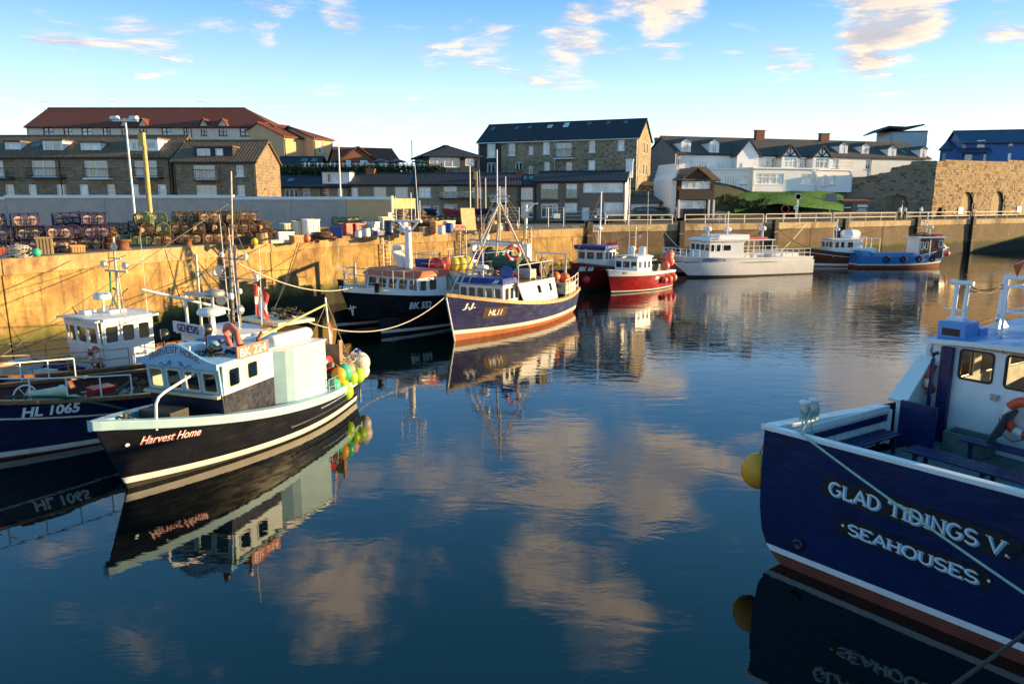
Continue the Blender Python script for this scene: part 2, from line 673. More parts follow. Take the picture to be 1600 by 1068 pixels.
def plane_map(O, U, V):
    O, U, V = Vector(O), Vector(U).normalized(), Vector(V).normalized()
    N = U.cross(V)
    return lambda x, y, d: O + U * x + V * y + N * d


def _arcp(cx, cy, rx, ry, a0, a1, n=10):
    return [(cx + rx * math.cos(R(a0 + (a1 - a0) * i / n)), cy + ry * math.sin(R(a0 + (a1 - a0) * i / n))) for i in range(n + 1)]


# stroke letters with slab serifs: (strokes, serifs(x, y, half width), advance)
SL = {
    'A': ([[(.05, 0), (.4, 1), (.75, 0)], [(.18, .35), (.62, .35)]], [(.05, 0), (.75, 0)], .8),
    'D': ([[(.12, 0), (.12, 1)], [(.12, 1)] + _arcp(.3, .5, .42, .5, 90, -90, 10) + [(.12, 0)]], [(.12, 0), (.12, 1)], .84),
    'E': ([[(.66, .14), (.66, 0), (.12, 0), (.12, 1), (.64, 1), (.64, .86)], [(.12, .52), (.5, .52)]], [(.12, 0), (.12, 1)], .76),
    'G': ([_arcp(.42, .5, .36, .5, 50, 330, 14) + [(.74, .45), (.5, .45)]], [], .86),
    'H': ([[(.12, 0), (.12, 1)], [(.68, 0), (.68, 1)], [(.12, .52), (.68, .52)]], [(.12, 0), (.12, 1), (.68, 0), (.68, 1)], .82),
    'I': ([[(.18, 0), (.18, 1)]], [(.18, 0), (.18, 1)], .36),
    'L': ([[(.12, 1), (.12, 0), (.6, 0), (.6, .18)]], [(.12, 1)], .68),
    'M': ([[(.1, 0), (.1, 1), (.48, .25), (.86, 1), (.86, 0)]], [(.1, 0), (.86, 0)], 1.0),
    'N': ([[(.12, 0), (.12, 1), (.68, 0), (.68, 1)]], [(.12, 0), (.68, 1)], .82),
    'O': ([_arcp(.42, .5, .36, .5, 0, 360, 18)], [], .86),
    'R': ([[(.12, 0), (.12, 1)] + _arcp(.36, .75, .26, .25, 90, -90, 8) + [(.12, .5)], [(.36, .5), (.7, 0)]], [(.12, 0), (.12, 1), (.7, 0)], .78),
    'S': ([_arcp(.36, .745, .27, .255, 35, 270, 10) + _arcp(.36, .255, .29, .255, 90, -150, 10)], [], .72),
    'T': ([[(.04, .84), (.04, 1), (.7, 1), (.7, .84)], [(.37, 1), (.37, 0)]], [(.37, 0)], .76),
    'U': ([[(.12, 1), (.12, .3)] + _arcp(.4, .3, .28, .3, 180, 360, 8) + [(.68, 1)]], [(.12, 1), (.68, 1)], .82),
    'V': ([[(.05, 1), (.4, 0), (.75, 1)]], [(.05, 1), (.75, 1)], .82),
    '.': ([[(.12, .0), (.12, .14)]], [], .28), ' ': ([], [], .42),
}


def stroke_text(body, fmap, w, h, mat, parent, name='lettering', wt=.13, th=.006, serif=.12, shift=(0, 0)):
    adv = sum(SL[c][2] for c in body)
    mb = MB()
    x = 0.0
    k = w / adv

    def ribbon(pts, wd):
        pts = [Vector((p[0], p[1])) for p in pts]
        n = len(pts)
        L, Rr = [], []
        closed = (pts[0] - pts[-1]).length < 1e-4
        for i in range(n):
            a = pts[i - 1] if i > 0 else (pts[-2] if closed else pts[0])
            b = pts[i + 1] if i < n - 1 else (pts[1] if closed else pts[-1])
            d1, d2 = pts[i] - a, b - pts[i]
            if d1.length < 1e-6:
                d1 = d2
            if d2.length < 1e-6:
                d2 = d1
            d1, d2 = d1.normalized(), d2.normalized()
            nn = Vector((-(d1 + d2).y, (d1 + d2).x))
            if nn.length < 1e-4:
                nn = Vector((-d1.y, d1.x))
            nn.normalize()
            sc = 1 / max(.5, abs(nn.dot(Vector((-d1.y, d1.x)))))
            L.append(pts[i] + nn * wd / 2 * sc)
            Rr.append(pts[i] - nn * wd / 2 * sc)
        vs, fs = [], []
        for i in range(n):
            for q in (L[i], Rr[i]):
                for d in (0, th):
                    vs.append(fmap((x + q.x) * k + shift[0], q.y * h + shift[1], d))
        for i in range(n - 1):
            a, b = i * 4, i * 4 + 4
            fs += [(a + 1, a + 3, b + 3, b + 1), (a, a + 1, b + 1, b), (a + 3, a + 2, b + 2, b + 3)]
        fs += [(0, 2, 3, 1), (4 * n - 4, 4 * n - 3, 4 * n - 1, 4 * n - 2)]
        mb.add(vs, fs)

    for c in body:
        st, se, a = SL[c]
        for p in st:
            ribbon(p, wt)
        for (sx, sy) in se:
            yy = .035 if sy < .5 else .965
            ribbon([(sx - serif - .03, yy), (sx + serif + .03, yy)], .07)
        x += a
    return mb.build(name, mat, parent)

# ------------------------------------------------------------------ shared materials
white = M('white_paint', (.78, .78, .76), .4, .06, 2, dirt=.12, dcol=(.45, .38, .28))
white_clean = M('white_gloss', (.8, .8, .8), .3, .04, 2, dirt=.05, dcol=(.5, .42, .32))
cream = M('cream_paint', (.74, .68, .48), .45, .08, 2, dirt=.1)
frame_white = M('window_frame_white', (.84, .85, .86), .4, .05)
glass = glass_mat('window_glass')
glass_mid = glass_mat('window_glass_curtain', (.14, .15, .16), .06, .7, .5)
glass_lt = glass_mat('window_glass_blind_sky_tint', (.45, .48, .50), .08, .6, .35)  # pale tint for blinds, with reflected sky put into the pane colour
clear = clear_glass('cabin_glass')
black = M('black_paint', (.012, .012, .013), .4, .2)
rubber = M('black_rubber', (.015, .015, .016), .8, .3, bump=.3)
steel = M('galvanised_steel', (.45, .46, .47), .4, .15, 6, metal=.7, dirt=.2, dcol=(.25, .14, .07))
alu = M('dull_aluminium', (.42, .40, .36), .42, .15, 2, metal=.55, dirt=.15, dcol=(.2, .16, .1))
rust = M('rusty_iron', (.22, .085, .035), .8, .35, 5, bump=.4, dirt=.3, dcol=(.07, .03, .02))
wood = M('bare_wood', (.30, .19, .10), .75, .25, 6, bump=.3)
oldwood = M('tarred_timber', (.022, .018, .014), .8, .4, 3, bump=.5)
rope_w = M('pale_rope', (.55, .5, .4), .9, .2, 20, bump=.4)
rope_g = M('green_rope', (.04, .22, .12), .85, .2, 20)
rope_d = M('dark_rope', (.06, .05, .04), .9, .2, 20)
orange = M('orange_plastic', (.75, .17, .04), .4, .12)
redp = M('red_paint', (.50, .025, .02), .35, .15, dirt=.12)
bluep = M('blue_plastic', (.015, .05, .24), .4, .15)
yellow = M('yellow_plastic', (.80, .55, .02), .35, .1)
greenp = M('green_plastic', (.04, .42, .16), .35, .1)
limep = M('lime_plastic', (.30, .55, .02), .35, .1)
pink = M('salmon_plastic', (.80, .30, .24), .4, .1)
navy = M('navy_paint', (.012, .018, .065), .35, .2, dirt=.1)
asphalt = M('asphalt', (.05, .05, .052), .9, .2, 3, bump=.4, dirt=.2, dcol=(.09, .085, .08))
deckconc = M('quay_deck_concrete', (.20, .17, .13), .9, .25, 1.2, bump=.4, dirt=.3)
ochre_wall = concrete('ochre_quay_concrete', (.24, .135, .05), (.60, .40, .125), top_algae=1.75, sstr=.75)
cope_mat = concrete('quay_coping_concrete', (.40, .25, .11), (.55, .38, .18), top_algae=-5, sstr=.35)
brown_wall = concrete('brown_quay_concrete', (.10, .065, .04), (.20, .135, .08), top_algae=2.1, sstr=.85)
brown_cope = concrete('far_coping_concrete', (.45, .33, .17), (.58, .44, .25), top_algae=-5, sstr=.3)
stone_terr = stone('terrace_sandstone', (.33, .25, .16), (.20, .145, .095), (.26, .21, .15), .6, .28, patch=.6)
stone_ware = stone('warehouse_whinstone', (.42, .34, .22), (.24, .19, .125), (.34, .28, .19), .55, .24, patch=.9, dark=(.025, .022, .018))
stone_har = stone('harbour_rubble', (.36, .25, .14), (.25, .16, .09), (.22, .16, .1), .5, .24, patch=.35)
brick_red = stone('red_brick', (.25, .085, .045), (.18, .06, .035), (.2, .16, .12), .23, .08, msize=.012, patch=.2, bump=.3)
render_brown = M('brown_render', (.22, .16, .125), .9, .15, 2, bump=.5, bscale=20, streak=.2)
render_grey = M('grey_roughcast', (.24, .21, .18), .95, .18, 1.5, bump=.6, bscale=20, streak=.2, dcol=(.06, .055, .05))
render_olive = M('olive_pebbledash', (.30, .25, .16), .95, .2, 1.5, bump=.6, bscale=18, streak=.25, dcol=(.05, .045, .03))
render_cream = M('cream_render', (.76, .63, .52), .85, .08, 1, bump=.2, streak=.15, dcol=(.3, .24, .17))
render_orange = M('peach_render', (.70, .42, .22), .85, .08, 1, bump=.2, streak=.1, dcol=(.35, .2, .1))
render_white = M('white_render', (.82, .82, .81), .85, .05, 1, bump=.25, streak=.15, dcol=(.4, .37, .32))
render_dark = M('charcoal_render', (.045, .045, .047), .9, .2, 1.5, bump=.3, streak=.15)
blue_clad = M('blue_cladding', (.035, .13, .36), .6, .1, 1.5, streak=.15, dcol=(.02, .05, .14))
darkwood = M('dark_stained_timber', (.05, .03, .02), .7, .25, 4, bump=.3, streak=.2)
slate = tiles('welsh_slate', (.030, .036, .050), (.045, .05, .062), .3, .22, .5)
slate_g = tiles('grey_slate', (.085, .075, .068), (.12, .105, .092), .3, .22, .5)
slate_p = tiles('purple_slate', (.06, .042, .065), (.08, .058, .08), .3, .22, .5)
pantile = tiles('red_pantile', (.15, .045, .028), (.21, .065, .04), .28, .32, .9, mossy=.2)
pantile_b = tiles('brown_pantile', (.14, .095, .06), (.20, .135, .085), .28, .32, .9, mossy=.45)
seam = tiles('blue_seam_metal', (.03, .055, .11), (.035, .06, .12), .5, 9, .5, mossy=0, rough=.4)

# ------------------------------------------------------------------ water, quays, ground
wm = MB()
NX, NY = 8, 8
wm.add([(-160, -90, 0), (220, -90, 0), (220, 125, 0), (-160, 125, 0)], [(0, 1, 2, 3)])
o = wm.build('water', water_mat())
tag(o, kind='structure')

QZ = 4.4
QA = [(-60, -70), (-34, -8), (-26, 12), (-20.1, 29), (-16.3, 37.5), (-11.8, 48.5), (-4.8, 55.4), (6.0, 63.6)]
QB = [(6.2, 71.2), (28, 80.5), (50.4, 93), (71.7, 104.4), (97, 118)]


def quay_y(x):
    pts = QA + QB
    for a, b in zip(pts, pts[1:]):
        if a[0] <= x <= b[0] and b[0] > a[0]:
            return a[1] + (b[1] - a[1]) * (x - a[0]) / (b[0] - a[0])
    return -70 if x < -60 else 118


def inset(line, d):
    out = []
    for i, p in enumerate(line):
        a = Vector(line[max(0, i - 1)])
        b = Vector(line[min(len(line) - 1, i + 1)])
        t = (b - a).normalized()
        nrm = Vector((-t.y, t.x))
        out.append((p[0] + nrm.x * d, p[1] + nrm.y * d))
    return out


body = MB()
ia, ib = inset(QA, .3), inset(QB, .3)
poly = ia + [(5.75, 68)] + ib + [(140, 130), (-140, 130), (-140, -70)]
n = len(poly)
body.add([(x, y, 4.385) for x, y in poly], [tuple(range(n))])
body.add([(x, y, z) for z in (-1.5, 4.385) for x, y in poly], [(i, (i + 1) % n, n + (i + 1) % n, n + i) for i in range(n)])
quay = body.build('quay', deckconc)
tag(quay, kind='structure')


def quay_face(line, wall_m, cope_m, step, skip):
    for a, b in zip(line, line[1:]):
        a, b = Vector(a), Vector(b)
        L = (b - a).length
        if skip(a, b):
            continue
        k = max(1, round(L / step))
        t = (b - a) / L
        ang = math.atan2(t.y, t.x)
        for i in range(k):
            s0, s1 = L * i / k, L * (i + 1) / k
            T = Matrix.Translation((a.x, a.y, 0)) @ Matrix.Rotation(ang, 4, 'Z')
            j = random.uniform(-.035, .035)
            m1 = MB()
            # battered panel: foot 0.12 further out
            y0, y1 = .02 + j, -.10 + j
            m1.hexa([(s0 + .02, y1, -1.5), (s1 - .02, y1, -1.5), (s1 - .02, .32, -1.5), (s0 + .02, .32, -1.5),
                     (s0 + .02, y0, 3.74), (s1 - .02, y0, 3.74), (s1 - .02, .32, 3.74), (s0 + .02, .32, 3.74)], 0, T)
            m1.build('concrete_panel', wall_m, quay)
            m2 = MB()
            m2.box(s0 + .012, s1 - .012, -.07 + j * .7, .75, 3.75, 4.41 + j * .3, 0, T)
            m2.build('coping_stone', cope_m, quay, .025)


quay_face(QA, ochre_wall, cope_mat, 5.2, lambda a, b: b.y < 13)
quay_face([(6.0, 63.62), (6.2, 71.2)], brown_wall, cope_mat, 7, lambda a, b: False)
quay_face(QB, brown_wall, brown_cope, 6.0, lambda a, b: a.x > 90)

# hillside behind the harbour
hv, hf = [], []
xs = [-1500, -700, -300, -160] + [x for x in range(-120, 125, 4)] + [180, 300, 700, 1500]
ts = [0, 3, 5, 6, 7, 8, 9, 10, 11, 12, 14, 17, 20, 26, 40, 90, 300, 1600]


def sm(x):
    x = max(0, min(1, x))
    return x * x * (3 - 2 * x)


def hill_z(x, t):
    up = 5.2 if x < 2 else 4.3
    return 4.37 + .5 * sm(t / 7) + up * sm((t - 5.5) / 8.5) + (.15 * math.sin(x * .5) * sm((t - 6) / 8)) - 3.5 * sm((t - 90) / 600)


def hill_start(x):
    return max(quay_y(x) + 7.0, 77)


for x in xs:
    for t in ts:
        hv.append((x, hill_start(x) + t, hill_z(x, t)))
nt_ = len(ts)
for i in range(len(xs) - 1):
    for j in range(nt_ - 1):
        hf.append((i * nt_ + j, (i + 1) * nt_ + j, (i + 1) * nt_ + j + 1, i * nt_ + j + 1))
hb = MB()
hb.add(hv, hf, 0, True)
hill_m = M('rough_ground', (.055, .06, .03), .95, .35, .6, bump=.6, dirt=.4, dcol=(.10, .085, .05))
tag(hb.build('hillside', hill_m), kind='structure')


def strip(name, line, d0, d1, z, mat, kind='structure', zs=None):
    a, b = inset(line, d0), inset(line, d1)
    mb = MB()
    k = len(line)
    mb.add([(x, y, z) for x, y in a] + [(x, y, z if zs is None else zs) for x, y in b], [(i, i + 1, k + i + 1, k + i) for i in range(k - 1)])
    return tag(mb.build(name, mat), kind=kind)


strip('road', [(-24, 60), (-2, 73), (6.2, 75)] + QB[1:], 1.6, 7.2, 4.396, asphalt)
strip('pavement', QB, .9, 1.6, 4.40, M('pale_paving', (.30, .26, .2), .9, .15, 2, dirt=.2))
# grass bank in front of the hotel
lawn_pts = []
for px, py0, py1, Y0, Y1 in ((1148, 331, 300, 91, 100), (1185, 322, 298, 94, 101), (1215, 318, 298, 95, 102), (1250, 322, 298, 95.5, 102), (1285, 327, 299, 97, 102), (1318, 330, 303, 99, 103)):
    for k in range(7):
        f_ = k / 6
        p = D(px, py0 + (py1 - py0) * f_, Y0 + (Y1 - Y0) * f_)
        lawn_pts.append((p.x, p.y, p.z + .08 * math.sin(px * .3 + k)))
lb = MB()
lb.add(lawn_pts, [(i * 7 + j, (i + 1) * 7 + j, (i + 1) * 7 + j + 1, i * 7 + j + 1) for i in range(5) for j in range(6)], 0, True)
tag(lb.build('lawn', grass_mat()), kind='structure')
blades = MB()
rg = random.Random(3)
for i in range(5):
    for j in range(6):
        a, b, c = Vector(lawn_pts[i * 7 + j]), Vector(lawn_pts[(i + 1) * 7 + j]), Vector(lawn_pts[i * 7 + j + 1])
        for k in range(150):
            p = a + (b - a) * rg.random() + (c - a) * rg.random()
            w_, h_ = rg.uniform(.03, .06), rg.uniform(.03, .09)
            q = rg.uniform(0, 6.28)
            dx, dy = math.cos(q) * w_, math.sin(q) * w_
            blades.add([(p.x - dx, p.y - dy, p.z - .02), (p.x + dx, p.y + dy, p.z - .02), (p.x + dy * .6, p.y - dx * .6, p.z + h_)], [(0, 1, 2)])
tag(blades.build('grass', MATS.get('grass_blade') or foliage_mat('grass_blade', (.05, .15, .012), (.09, .22, .02))), kind='stuff')

# unseen harbour arms at right, shaped to throw shade on boat and far wall: the pier beside the passenger boat and the outer arm
pm = M('pier_masonry', (.25, .2, .14), .9, .25, 1.5, bump=.5, dirt=.3)
pr = MB()
A, B = Vector((9.9, 4.6)), Vector((74, 42.2))
tt = (B - A).normalized()
T = Matrix.Translation((A.x, A.y, 0)) @ Matrix.Rotation(math.atan2(tt.y, tt.x), 4, 'Z')
Lp = (B - A).length
pr.box(-8, Lp, -8, 0, -1.5, 4.4, 0, T)
pr.box(-8, 27, -8, -7.2, 4.4, 7.3, 0, T)  # parapet length and height set so its shade covers the passenger boat only
pr.box(-8, 27, -8.1, -7.1, 7.3, 7.5, 0, T)
tag(pr.build('unseen_pier', pm), kind='structure')
pr = MB()
T = Matrix.Translation((92, 114.5, 0)) @ Matrix.Rotation(R(-58), 4, 'Z')
pr.box(0, 24, 0, 7, -1.5, 4.4, 0, T)
pr.box(0, 24, 6.2, 7, 4.4, 5.9, 0, T)  # parapet height set for the sloping shade on the far quay wall
tag(pr.build('unseen_outer_pier', pm), kind='structure')


# ------------------------------------------------------------------ houses
class House:
    def __init__(s, name, label, cat, A, B, base, eave, ridge, depth, wall, roof, wins=(), group=None, ends=('gable', 'gable'),
                 over=.22, frame=None, glassy=None, endwall=None, mono=False, fascia=None, openings=(), chim=()):
        """A=(px,Y) left foot, B=(px,Y) right foot of the front; eave / ridge are photo rows read at the A end"""
        zm = 8
        wp = lambda px, Y: Vector(((px - 800) / F * (Y * math.cos(PITCH) + (CAMH - zm) * math.sin(PITCH)), Y))
        a, b = wp(*A), wp(*B)
        s.W = (b - a).length
        d = (b - a) / s.W
        s.ang = math.atan2(d.y, d.x)
        s.base = base
        s.H = zof(eave, A[1]) - base
        s.R = zof(ridge, A[1] + depth / 2 * math.cos(s.ang)) - base
        s.dep = depth
        s.root = empty(name, (a.x, a.y, base), s.ang, label, cat, group)
        s.M = Matrix.Translation((a.x, a.y, base)) @ Matrix.Rotation(s.ang, 4, 'Z')
        s.Mi = s.M.inverted()
        s.frame = frame or frame_white
        s.glassy = glassy or [glass, glass_mid, glass_lt, glass_lt]
        s.rng = random.Random(name + str(A[0]))
        W, H, Rr, dp = s.W, s.H, s.R, s.dep
        s.roof_m = roof
        rects = [s.rect(*q[:4]) + (q[4],) for q in wins]
        holes = [q[:4] for q in rects] + [s.rect(*q) for q in openings]
        mb = MB()
        mb.panel((0, 0, 0), (1, 0, 0), (0, 0, 1), W, H, holes, .3)
        ew = [wall, endwall or wall]
        if mono:
            mb.prism([(W, .3, 0), (W, dp, 0), (W, dp, Rr), (W, .3, H)], (-.3, 0, 0), 1)
            mb.prism([(0, .3, 0), (0, dp, 0), (0, dp, Rr), (0, .3, H)], (.3, 0, 0), 1)
            mb.box(.3, W - .3, dp - .3, dp, 0, Rr, 0)
        else:
            for x, e, k in ((W, ends[1], -.3), (0, ends[0], .3)):
                if e == 'gable':
                    mb.prism([(x, .3, 0), (x, dp, 0), (x, dp, H), (x, dp / 2, Rr), (x, .3, H + (Rr - H) * .6 / dp)], (k, 0, 0), 1)
                else:
                    mb.prism([(x, .3, 0), (x, dp, 0), (x, dp, H), (x, .3, H)], (k, 0, 0), 1)
            mb.box(.3, W - .3, dp - .3, dp, 0, H, 0)
        s.wall = mb.build('wall', ew, s.root)
        for q in rects:
            s.window(*q)
        rf = MB()
        tk = .13
        if mono:
            sl = (Rr - H) / dp
            rf.prism([(-over, -over, H - over * sl + tk), (W + over, -over, H - over * sl + tk), (W + over, dp + .1, Rr + tk), (-over, dp + .1, Rr + tk)], (0, 0, -tk + .005))
        else:
            sl = (Rr - H) / (dp / 2)
            hl = dp / 2 if ends[0] == 'hip' else 0
            hr = dp / 2 if ends[1] == 'hip' else 0
            ol = over
            zz = H - over * sl + tk
            e0, e1, e2, e3 = (-ol, -over, zz), (W + ol, -over, zz), (W + ol, dp + over, zz), (-ol, dp + over, zz)
            r0 = (hl if hl else -ol, dp / 2, Rr + tk)
            r1 = (W - hr if hr else W + ol, dp / 2, Rr + tk)
            rf.prism([e0, e1, r1, r0], (0, 0, -tk + .005))
            rf.prism([e2, e3, r0, r1], (0, 0, -tk + .005))
            if hl:
                rf.prism([e3, e0, r0], (0, 0, -tk + .005))
            if hr:
                rf.prism([e1, e2, r1], (0, 0, -tk + .005))
        s.roof = rf.build('roof', roof, s.root)
        if not mono:
            rr = MB()
            rr.tube([r0, r1], .11, 6)
            rr.build('ridge_tile', roof, s.roof)
        gt = MB()
        gz = H - over * sl - .02
        gt.tube([(-over, -over - .05, gz), (W + over, -over - .05, gz)], .06, 6)
        k = max(1, int(W // 9))
        for i in range(k + 1):
            x = .12 + (W - .24) * i / k
            gt.tube([(x, -over - .05, gz), (x, -.06, gz - .3), (x, -.06, 0)], .04, 5)
        gt.build('gutter', fascia or black, s.root)
        for (px, py0, py1, w) in chim:
            s.chimney(px, py0, py1, w)

    def hit(s, px, py, yoff=0.0):
        d = s.Mi.to_3x3() @ ray(px, py)
        o_ = s.Mi @ Vector((0, 0, CAMH))
        t = (yoff - o_.y) / d.y
        return o_.x + d.x * t, o_.z + d.z * t

    def rect(s, x0, y0, x1, y1, yoff=0.0):
        a, b = s.hit(x0, y1, yoff), s.hit(x1, y0, yoff)
        return (a[0], max(.02, a[1]), b[0], b[1])

    def window(s, x0, z0, x1, z1, kind='2', y=.10, parent=None, frame=None, name='window'):
        parent = parent or s.root
        mt = frame or s.frame
        g = s.rng.choice(s.glassy)
        mb = MB()
        fw = min(.115, (x1 - x0) * .15)
        mb.box(x0, x0 + fw, y, y + .07, z0, z1).box(x1 - fw, x1, y, y + .07, z0, z1)
        mb.box(x0 + fw, x1 - fw, y, y + .07, z0, z0 + fw).box(x0 + fw, x1 - fw, y, y + .07, z1 - fw, z1)
        w = x1 - x0
        if kind.startswith('d'):       # panelled door with glazed top
            zt = z0 + (z1 - z0) * .52
            mb.box(x0 + fw, x1 - fw, y + .02, y + .06, z0 + fw, zt)
            for k in range(2):
                mb.box(x0 + fw + .06 + k * w * .38, x0 + fw + .06 + k * w * .38 + w * .28, y + .005, y + .02, z0 + .2, zt - .1)
            for k in range(1, 3):
                mb.box(x0 + w * k / 3 - .02, x0 + w * k / 3 + .02, y + .01, y + .06, zt, z1 - fw)
                zz = zt + (z1 - zt) * k / 3
                mb.box(x0 + fw, x1 - fw, y + .012, y + .058, zz - .02, zz + .02)
        else:
            nl = int(kind[0])
            for k in range(1, nl):
                xx = x0 + w * k / nl
                mb.box(xx - fw * .55, xx + fw * .55, y + .003, y + .067, z0 + fw, z1 - fw)
            if 't' in kind:            # top lights
                zz = z0 + (z1 - z0) * .68
                mb.box(x0 + fw, x1 - fw, y + .006, y + .064, zz - fw * .4, zz + fw * .4)
            if 's' in kind:            # sash bar
                zz = z0 + (z1 - z0) * .5
                mb.box(x0 + fw, x1 - fw, y + .006, y + .064, zz - fw * .4, zz + fw * .4)
        wn = mb.build('door' if kind[0] == 'd' else name, mt, parent)
        pn = MB()
        pn.box(x0 + fw * .5, x1 - fw * .5, y + .04, y + .05, z0 + fw * .5, z1 - fw * .5)
        third = parent.parent is None
        if third:
            pn.build('pane', g, wn)
            if 'x' not in kind and kind[0] != 'd':
                sb = MB()
                sb.box(x0 - .08, x1 + .08, y - .18, y - .001, z0 - .09, z0 - .003)
                sb.build('sill', frame_white if 'w' in kind else M('stone_sill', (.3, .26, .2), .9, .15), wn)
        else:
            pn.build('pane', g, parent)
        return wn

    def slope_y(s, px, py):
        y = .5
        for _ in range(6):
            z = s.hit(px, py, y)[1]
            y = max(.15, min(s.dep / 2, (z - s.H) / (s.R - s.H) * s.dep / 2))
        return y

    def slope_z(s, y):
        return s.H + (s.R - s.H) * y / (s.dep / 2)

    def dormer(s, x0, y0, x1, y1, kind='2', style='flat', wall=None, side=.25, peak=None, win=None, roof=None):
        """box or gabled dormer whose front spans the photo rect"""
        yf = s.slope_y((x0 + x1) / 2, y1)
        a, b = s.hit(x0, y1, yf), s.hit(x1, y0, yf)
        xa, xb, za, zb = a[0], b[0], a[1] - .05, b[1]
        wall = wall or white
        roof = roof or s.roof_m
        mb = MB()
        yb = min(s.dep / 2, yf + (zb - s.slope_z(yf)) / ((s.R - s.H) / (s.dep / 2)) + .4)
        wr = [s.rect(*q[:4], yoff=yf) + (q[4],) for q in (win or [(x0 + 1.5, y0 + 1, x1 - 1.5, y1 - 1, kind)])]
        mb.panel((xa, yf, za), (1, 0, 0), (0, 0, 1), xb - xa, zb - za, [(q[0] - xa, max(.03, q[1] - za), q[2] - xa, min(zb - za - .03, q[3] - za)) for q in wr], .12)
        for x in (xa, xb - .1):
            mb.prism([(x, yf + .12, za), (x, yb, s.slope_z(yb) - .1), (x, yb, zb), (x, yf + .12, zb)], (.1, 0, 0))
        dm = None
        if style == 'gable':
            zp = s.hit((x0 + x1) / 2, peak, yf)[1]
            mb.prism([(xa, yf, zb), (xb, yf, zb), ((xa + xb) / 2, yf, zp)], (0, .1, 0))
        dm = mb.build('dormer', wall, s.root)
        for q in wr:
            s.window(q[0], max(q[1], za + .03), q[2], min(q[3], zb - .03), q[4], y=yf + .04, parent=dm)
        rf = MB()
        if style == 'gable':
            yb2 = min(s.dep / 2, yf + (zp - s.slope_z(yf)) / ((s.R - s.H) / (s.dep / 2)) + .2)
            for sx, x in ((-1, xa), (1, xb)):
                p = [(x + sx * .12, yf - .15, zb - .08), ((xa + xb) / 2, yf - .15, zp + .03), ((xa + xb) / 2, yb2, zp + .03), (x + sx * .12, yb2, zb - .08)]
                if sx < 0:
                    p = p[::-1]
                rf.prism(p, (0, 0, .09))
        else:
            rf.box(xa - .12, xb + .12, yf - .18, yb + .3, zb + .003, zb + .13)
        rf.build('dormer_roof', roof, dm)

    def skylight(s, x0, y0, x1, y1, lit=False):
        y = s.slope_y((x0 + x1) / 2, (y0 + y1) / 2)
        ya, yb = s.slope_y((x0 + x1) / 2, y1), s.slope_y((x0 + x1) / 2, y0)
        xa, xb = s.hit(x0, (y0 + y1) / 2, y)[0], s.hit(x1, (y0 + y1) / 2, y)[0]
        up = .17
        q = [(xa, ya, s.slope_z(ya) + up), (xb, ya, s.slope_z(ya) + up), (xb, yb, s.slope_z(yb) + up), (xa, yb, s.slope_z(yb) + up)]
        mb = MB()
        mb.prism(q, (0, 0, -.14))
        f = .08
        yi, yj = ya + (yb - ya) * .12, yb - (yb - ya) * .12
        g = [(xa + f, yi, s.slope_z(yi) + up + .006), (xb - f, yi, s.slope_z(yi) + up + .006), (xb - f, yj, s.slope_z(yj) + up + .006), (xa + f, yj, s.slope_z(yj) + up + .006)]
        w = mb.build('skylight', frame_white if lit else black, s.root)
        m2 = MB()
        m2.prism(g, (0, 0, -.004))
        m2.build('pane', glass_lt if lit else glass, w)

    def balcony(s, x0, y0, x1, y1, mat=black, deep=.9, glassy=False, slab=None):
        a, b = s.hit(x0, y1, -deep), s.hit(x1, y0, -deep)
        xa, xb, za, zb = a[0], b[0], a[1], b[1]
        bl = MB()
        bl.box(xa, xb, -deep, -.003, za - .12, za)
        bo = bl.build('balcony', slab or mat, s.root)
        rl = MB()
        for z in (zb, za + .12):
            rl.tube([(xa + .02, -.02, z), (xa + .02, -deep + .03, z), (xb - .02, -deep + .03, z), (xb - .02, -.02, z)], .022, 5)
        if glassy:
            rl.build('rail', steel, bo)
            g = MB()
            g.box(xa + .04, xb - .04, -deep + .02, -deep + .032, za + .1, zb - .03)
            g.build('glass_screen', clear, bo)
        else:
            k = max(4, int((xb - xa) / .14))
            for i in range(k + 1):
                x = xa + .02 + (xb - xa - .04) * i / k
                rl.tube([(x, -deep + .03, za), (x, -deep + .03, zb)], .011, 4)
            for y in (.3, .6):
                for x in (xa + .02, xb - .02):
                    rl.tube([(x, -deep + y, za), (x, -deep + y, zb)], .011, 4)
            rl.build('rail', mat, bo)

    def chimney(s, px, py0, py1, w, mat=None, y=None, pots=2):
        y = s.dep / 2 if y is None else y
        x, z1 = s.hit(px, py0, y)
        z0 = s.slope_z(min(y, s.dep / 2)) - .6
        mb = MB()
        mb.box(x - w / 2, x + w / 2, y - .35, y + .35, z0, z1 - .3)
        mb.box(x - w / 2 - .06, x + w / 2 + .06, y - .41, y + .41, z1 - .3, z1 - .12)
        c = mb.build('chimney', mat or brick_red, s.roof)


FB = 'stone terrace houses above the quay'
h = House('terrace_house', 'long brown sandstone terrace with four roof dormers above the grey wall', 'house', (-75, 68), (269, 68), 4.4, 245, 214.5, 8, stone_terr, pantile_b,
          [(x0, 288, x1, 305, '1sw') for x0, x1 in ((-42, -30), (9, 21), (45, 56), (89, 102), (125, 137), (168, 179), (205, 216), (247, 259))] +
          [(x0, 251, x1, 276, '2w') for x0, x1 in ((-25, 4), (51, 85), (133, 167), (211, 244))], FB)
for q in ((9, 222, 31, 236), (68, 220, 97, 237), (127, 223, 156, 237)):
    h.dormer(*q, kind='2', wall=frame_white)
h.dormer(199, 217, 246, 238, wall=frame_white, win=[(206, 220, 221, 236, '2'), (229, 221, 243, 233, '1')])
h.skylight(50, 224, 66, 233)
for q in ((38, 262, 93, 277), (-28, 262, 12, 278), (207, 262, 247, 277)):
    h.balcony(*q)
h.balcony(129, 263, 167, 278, slab=white)
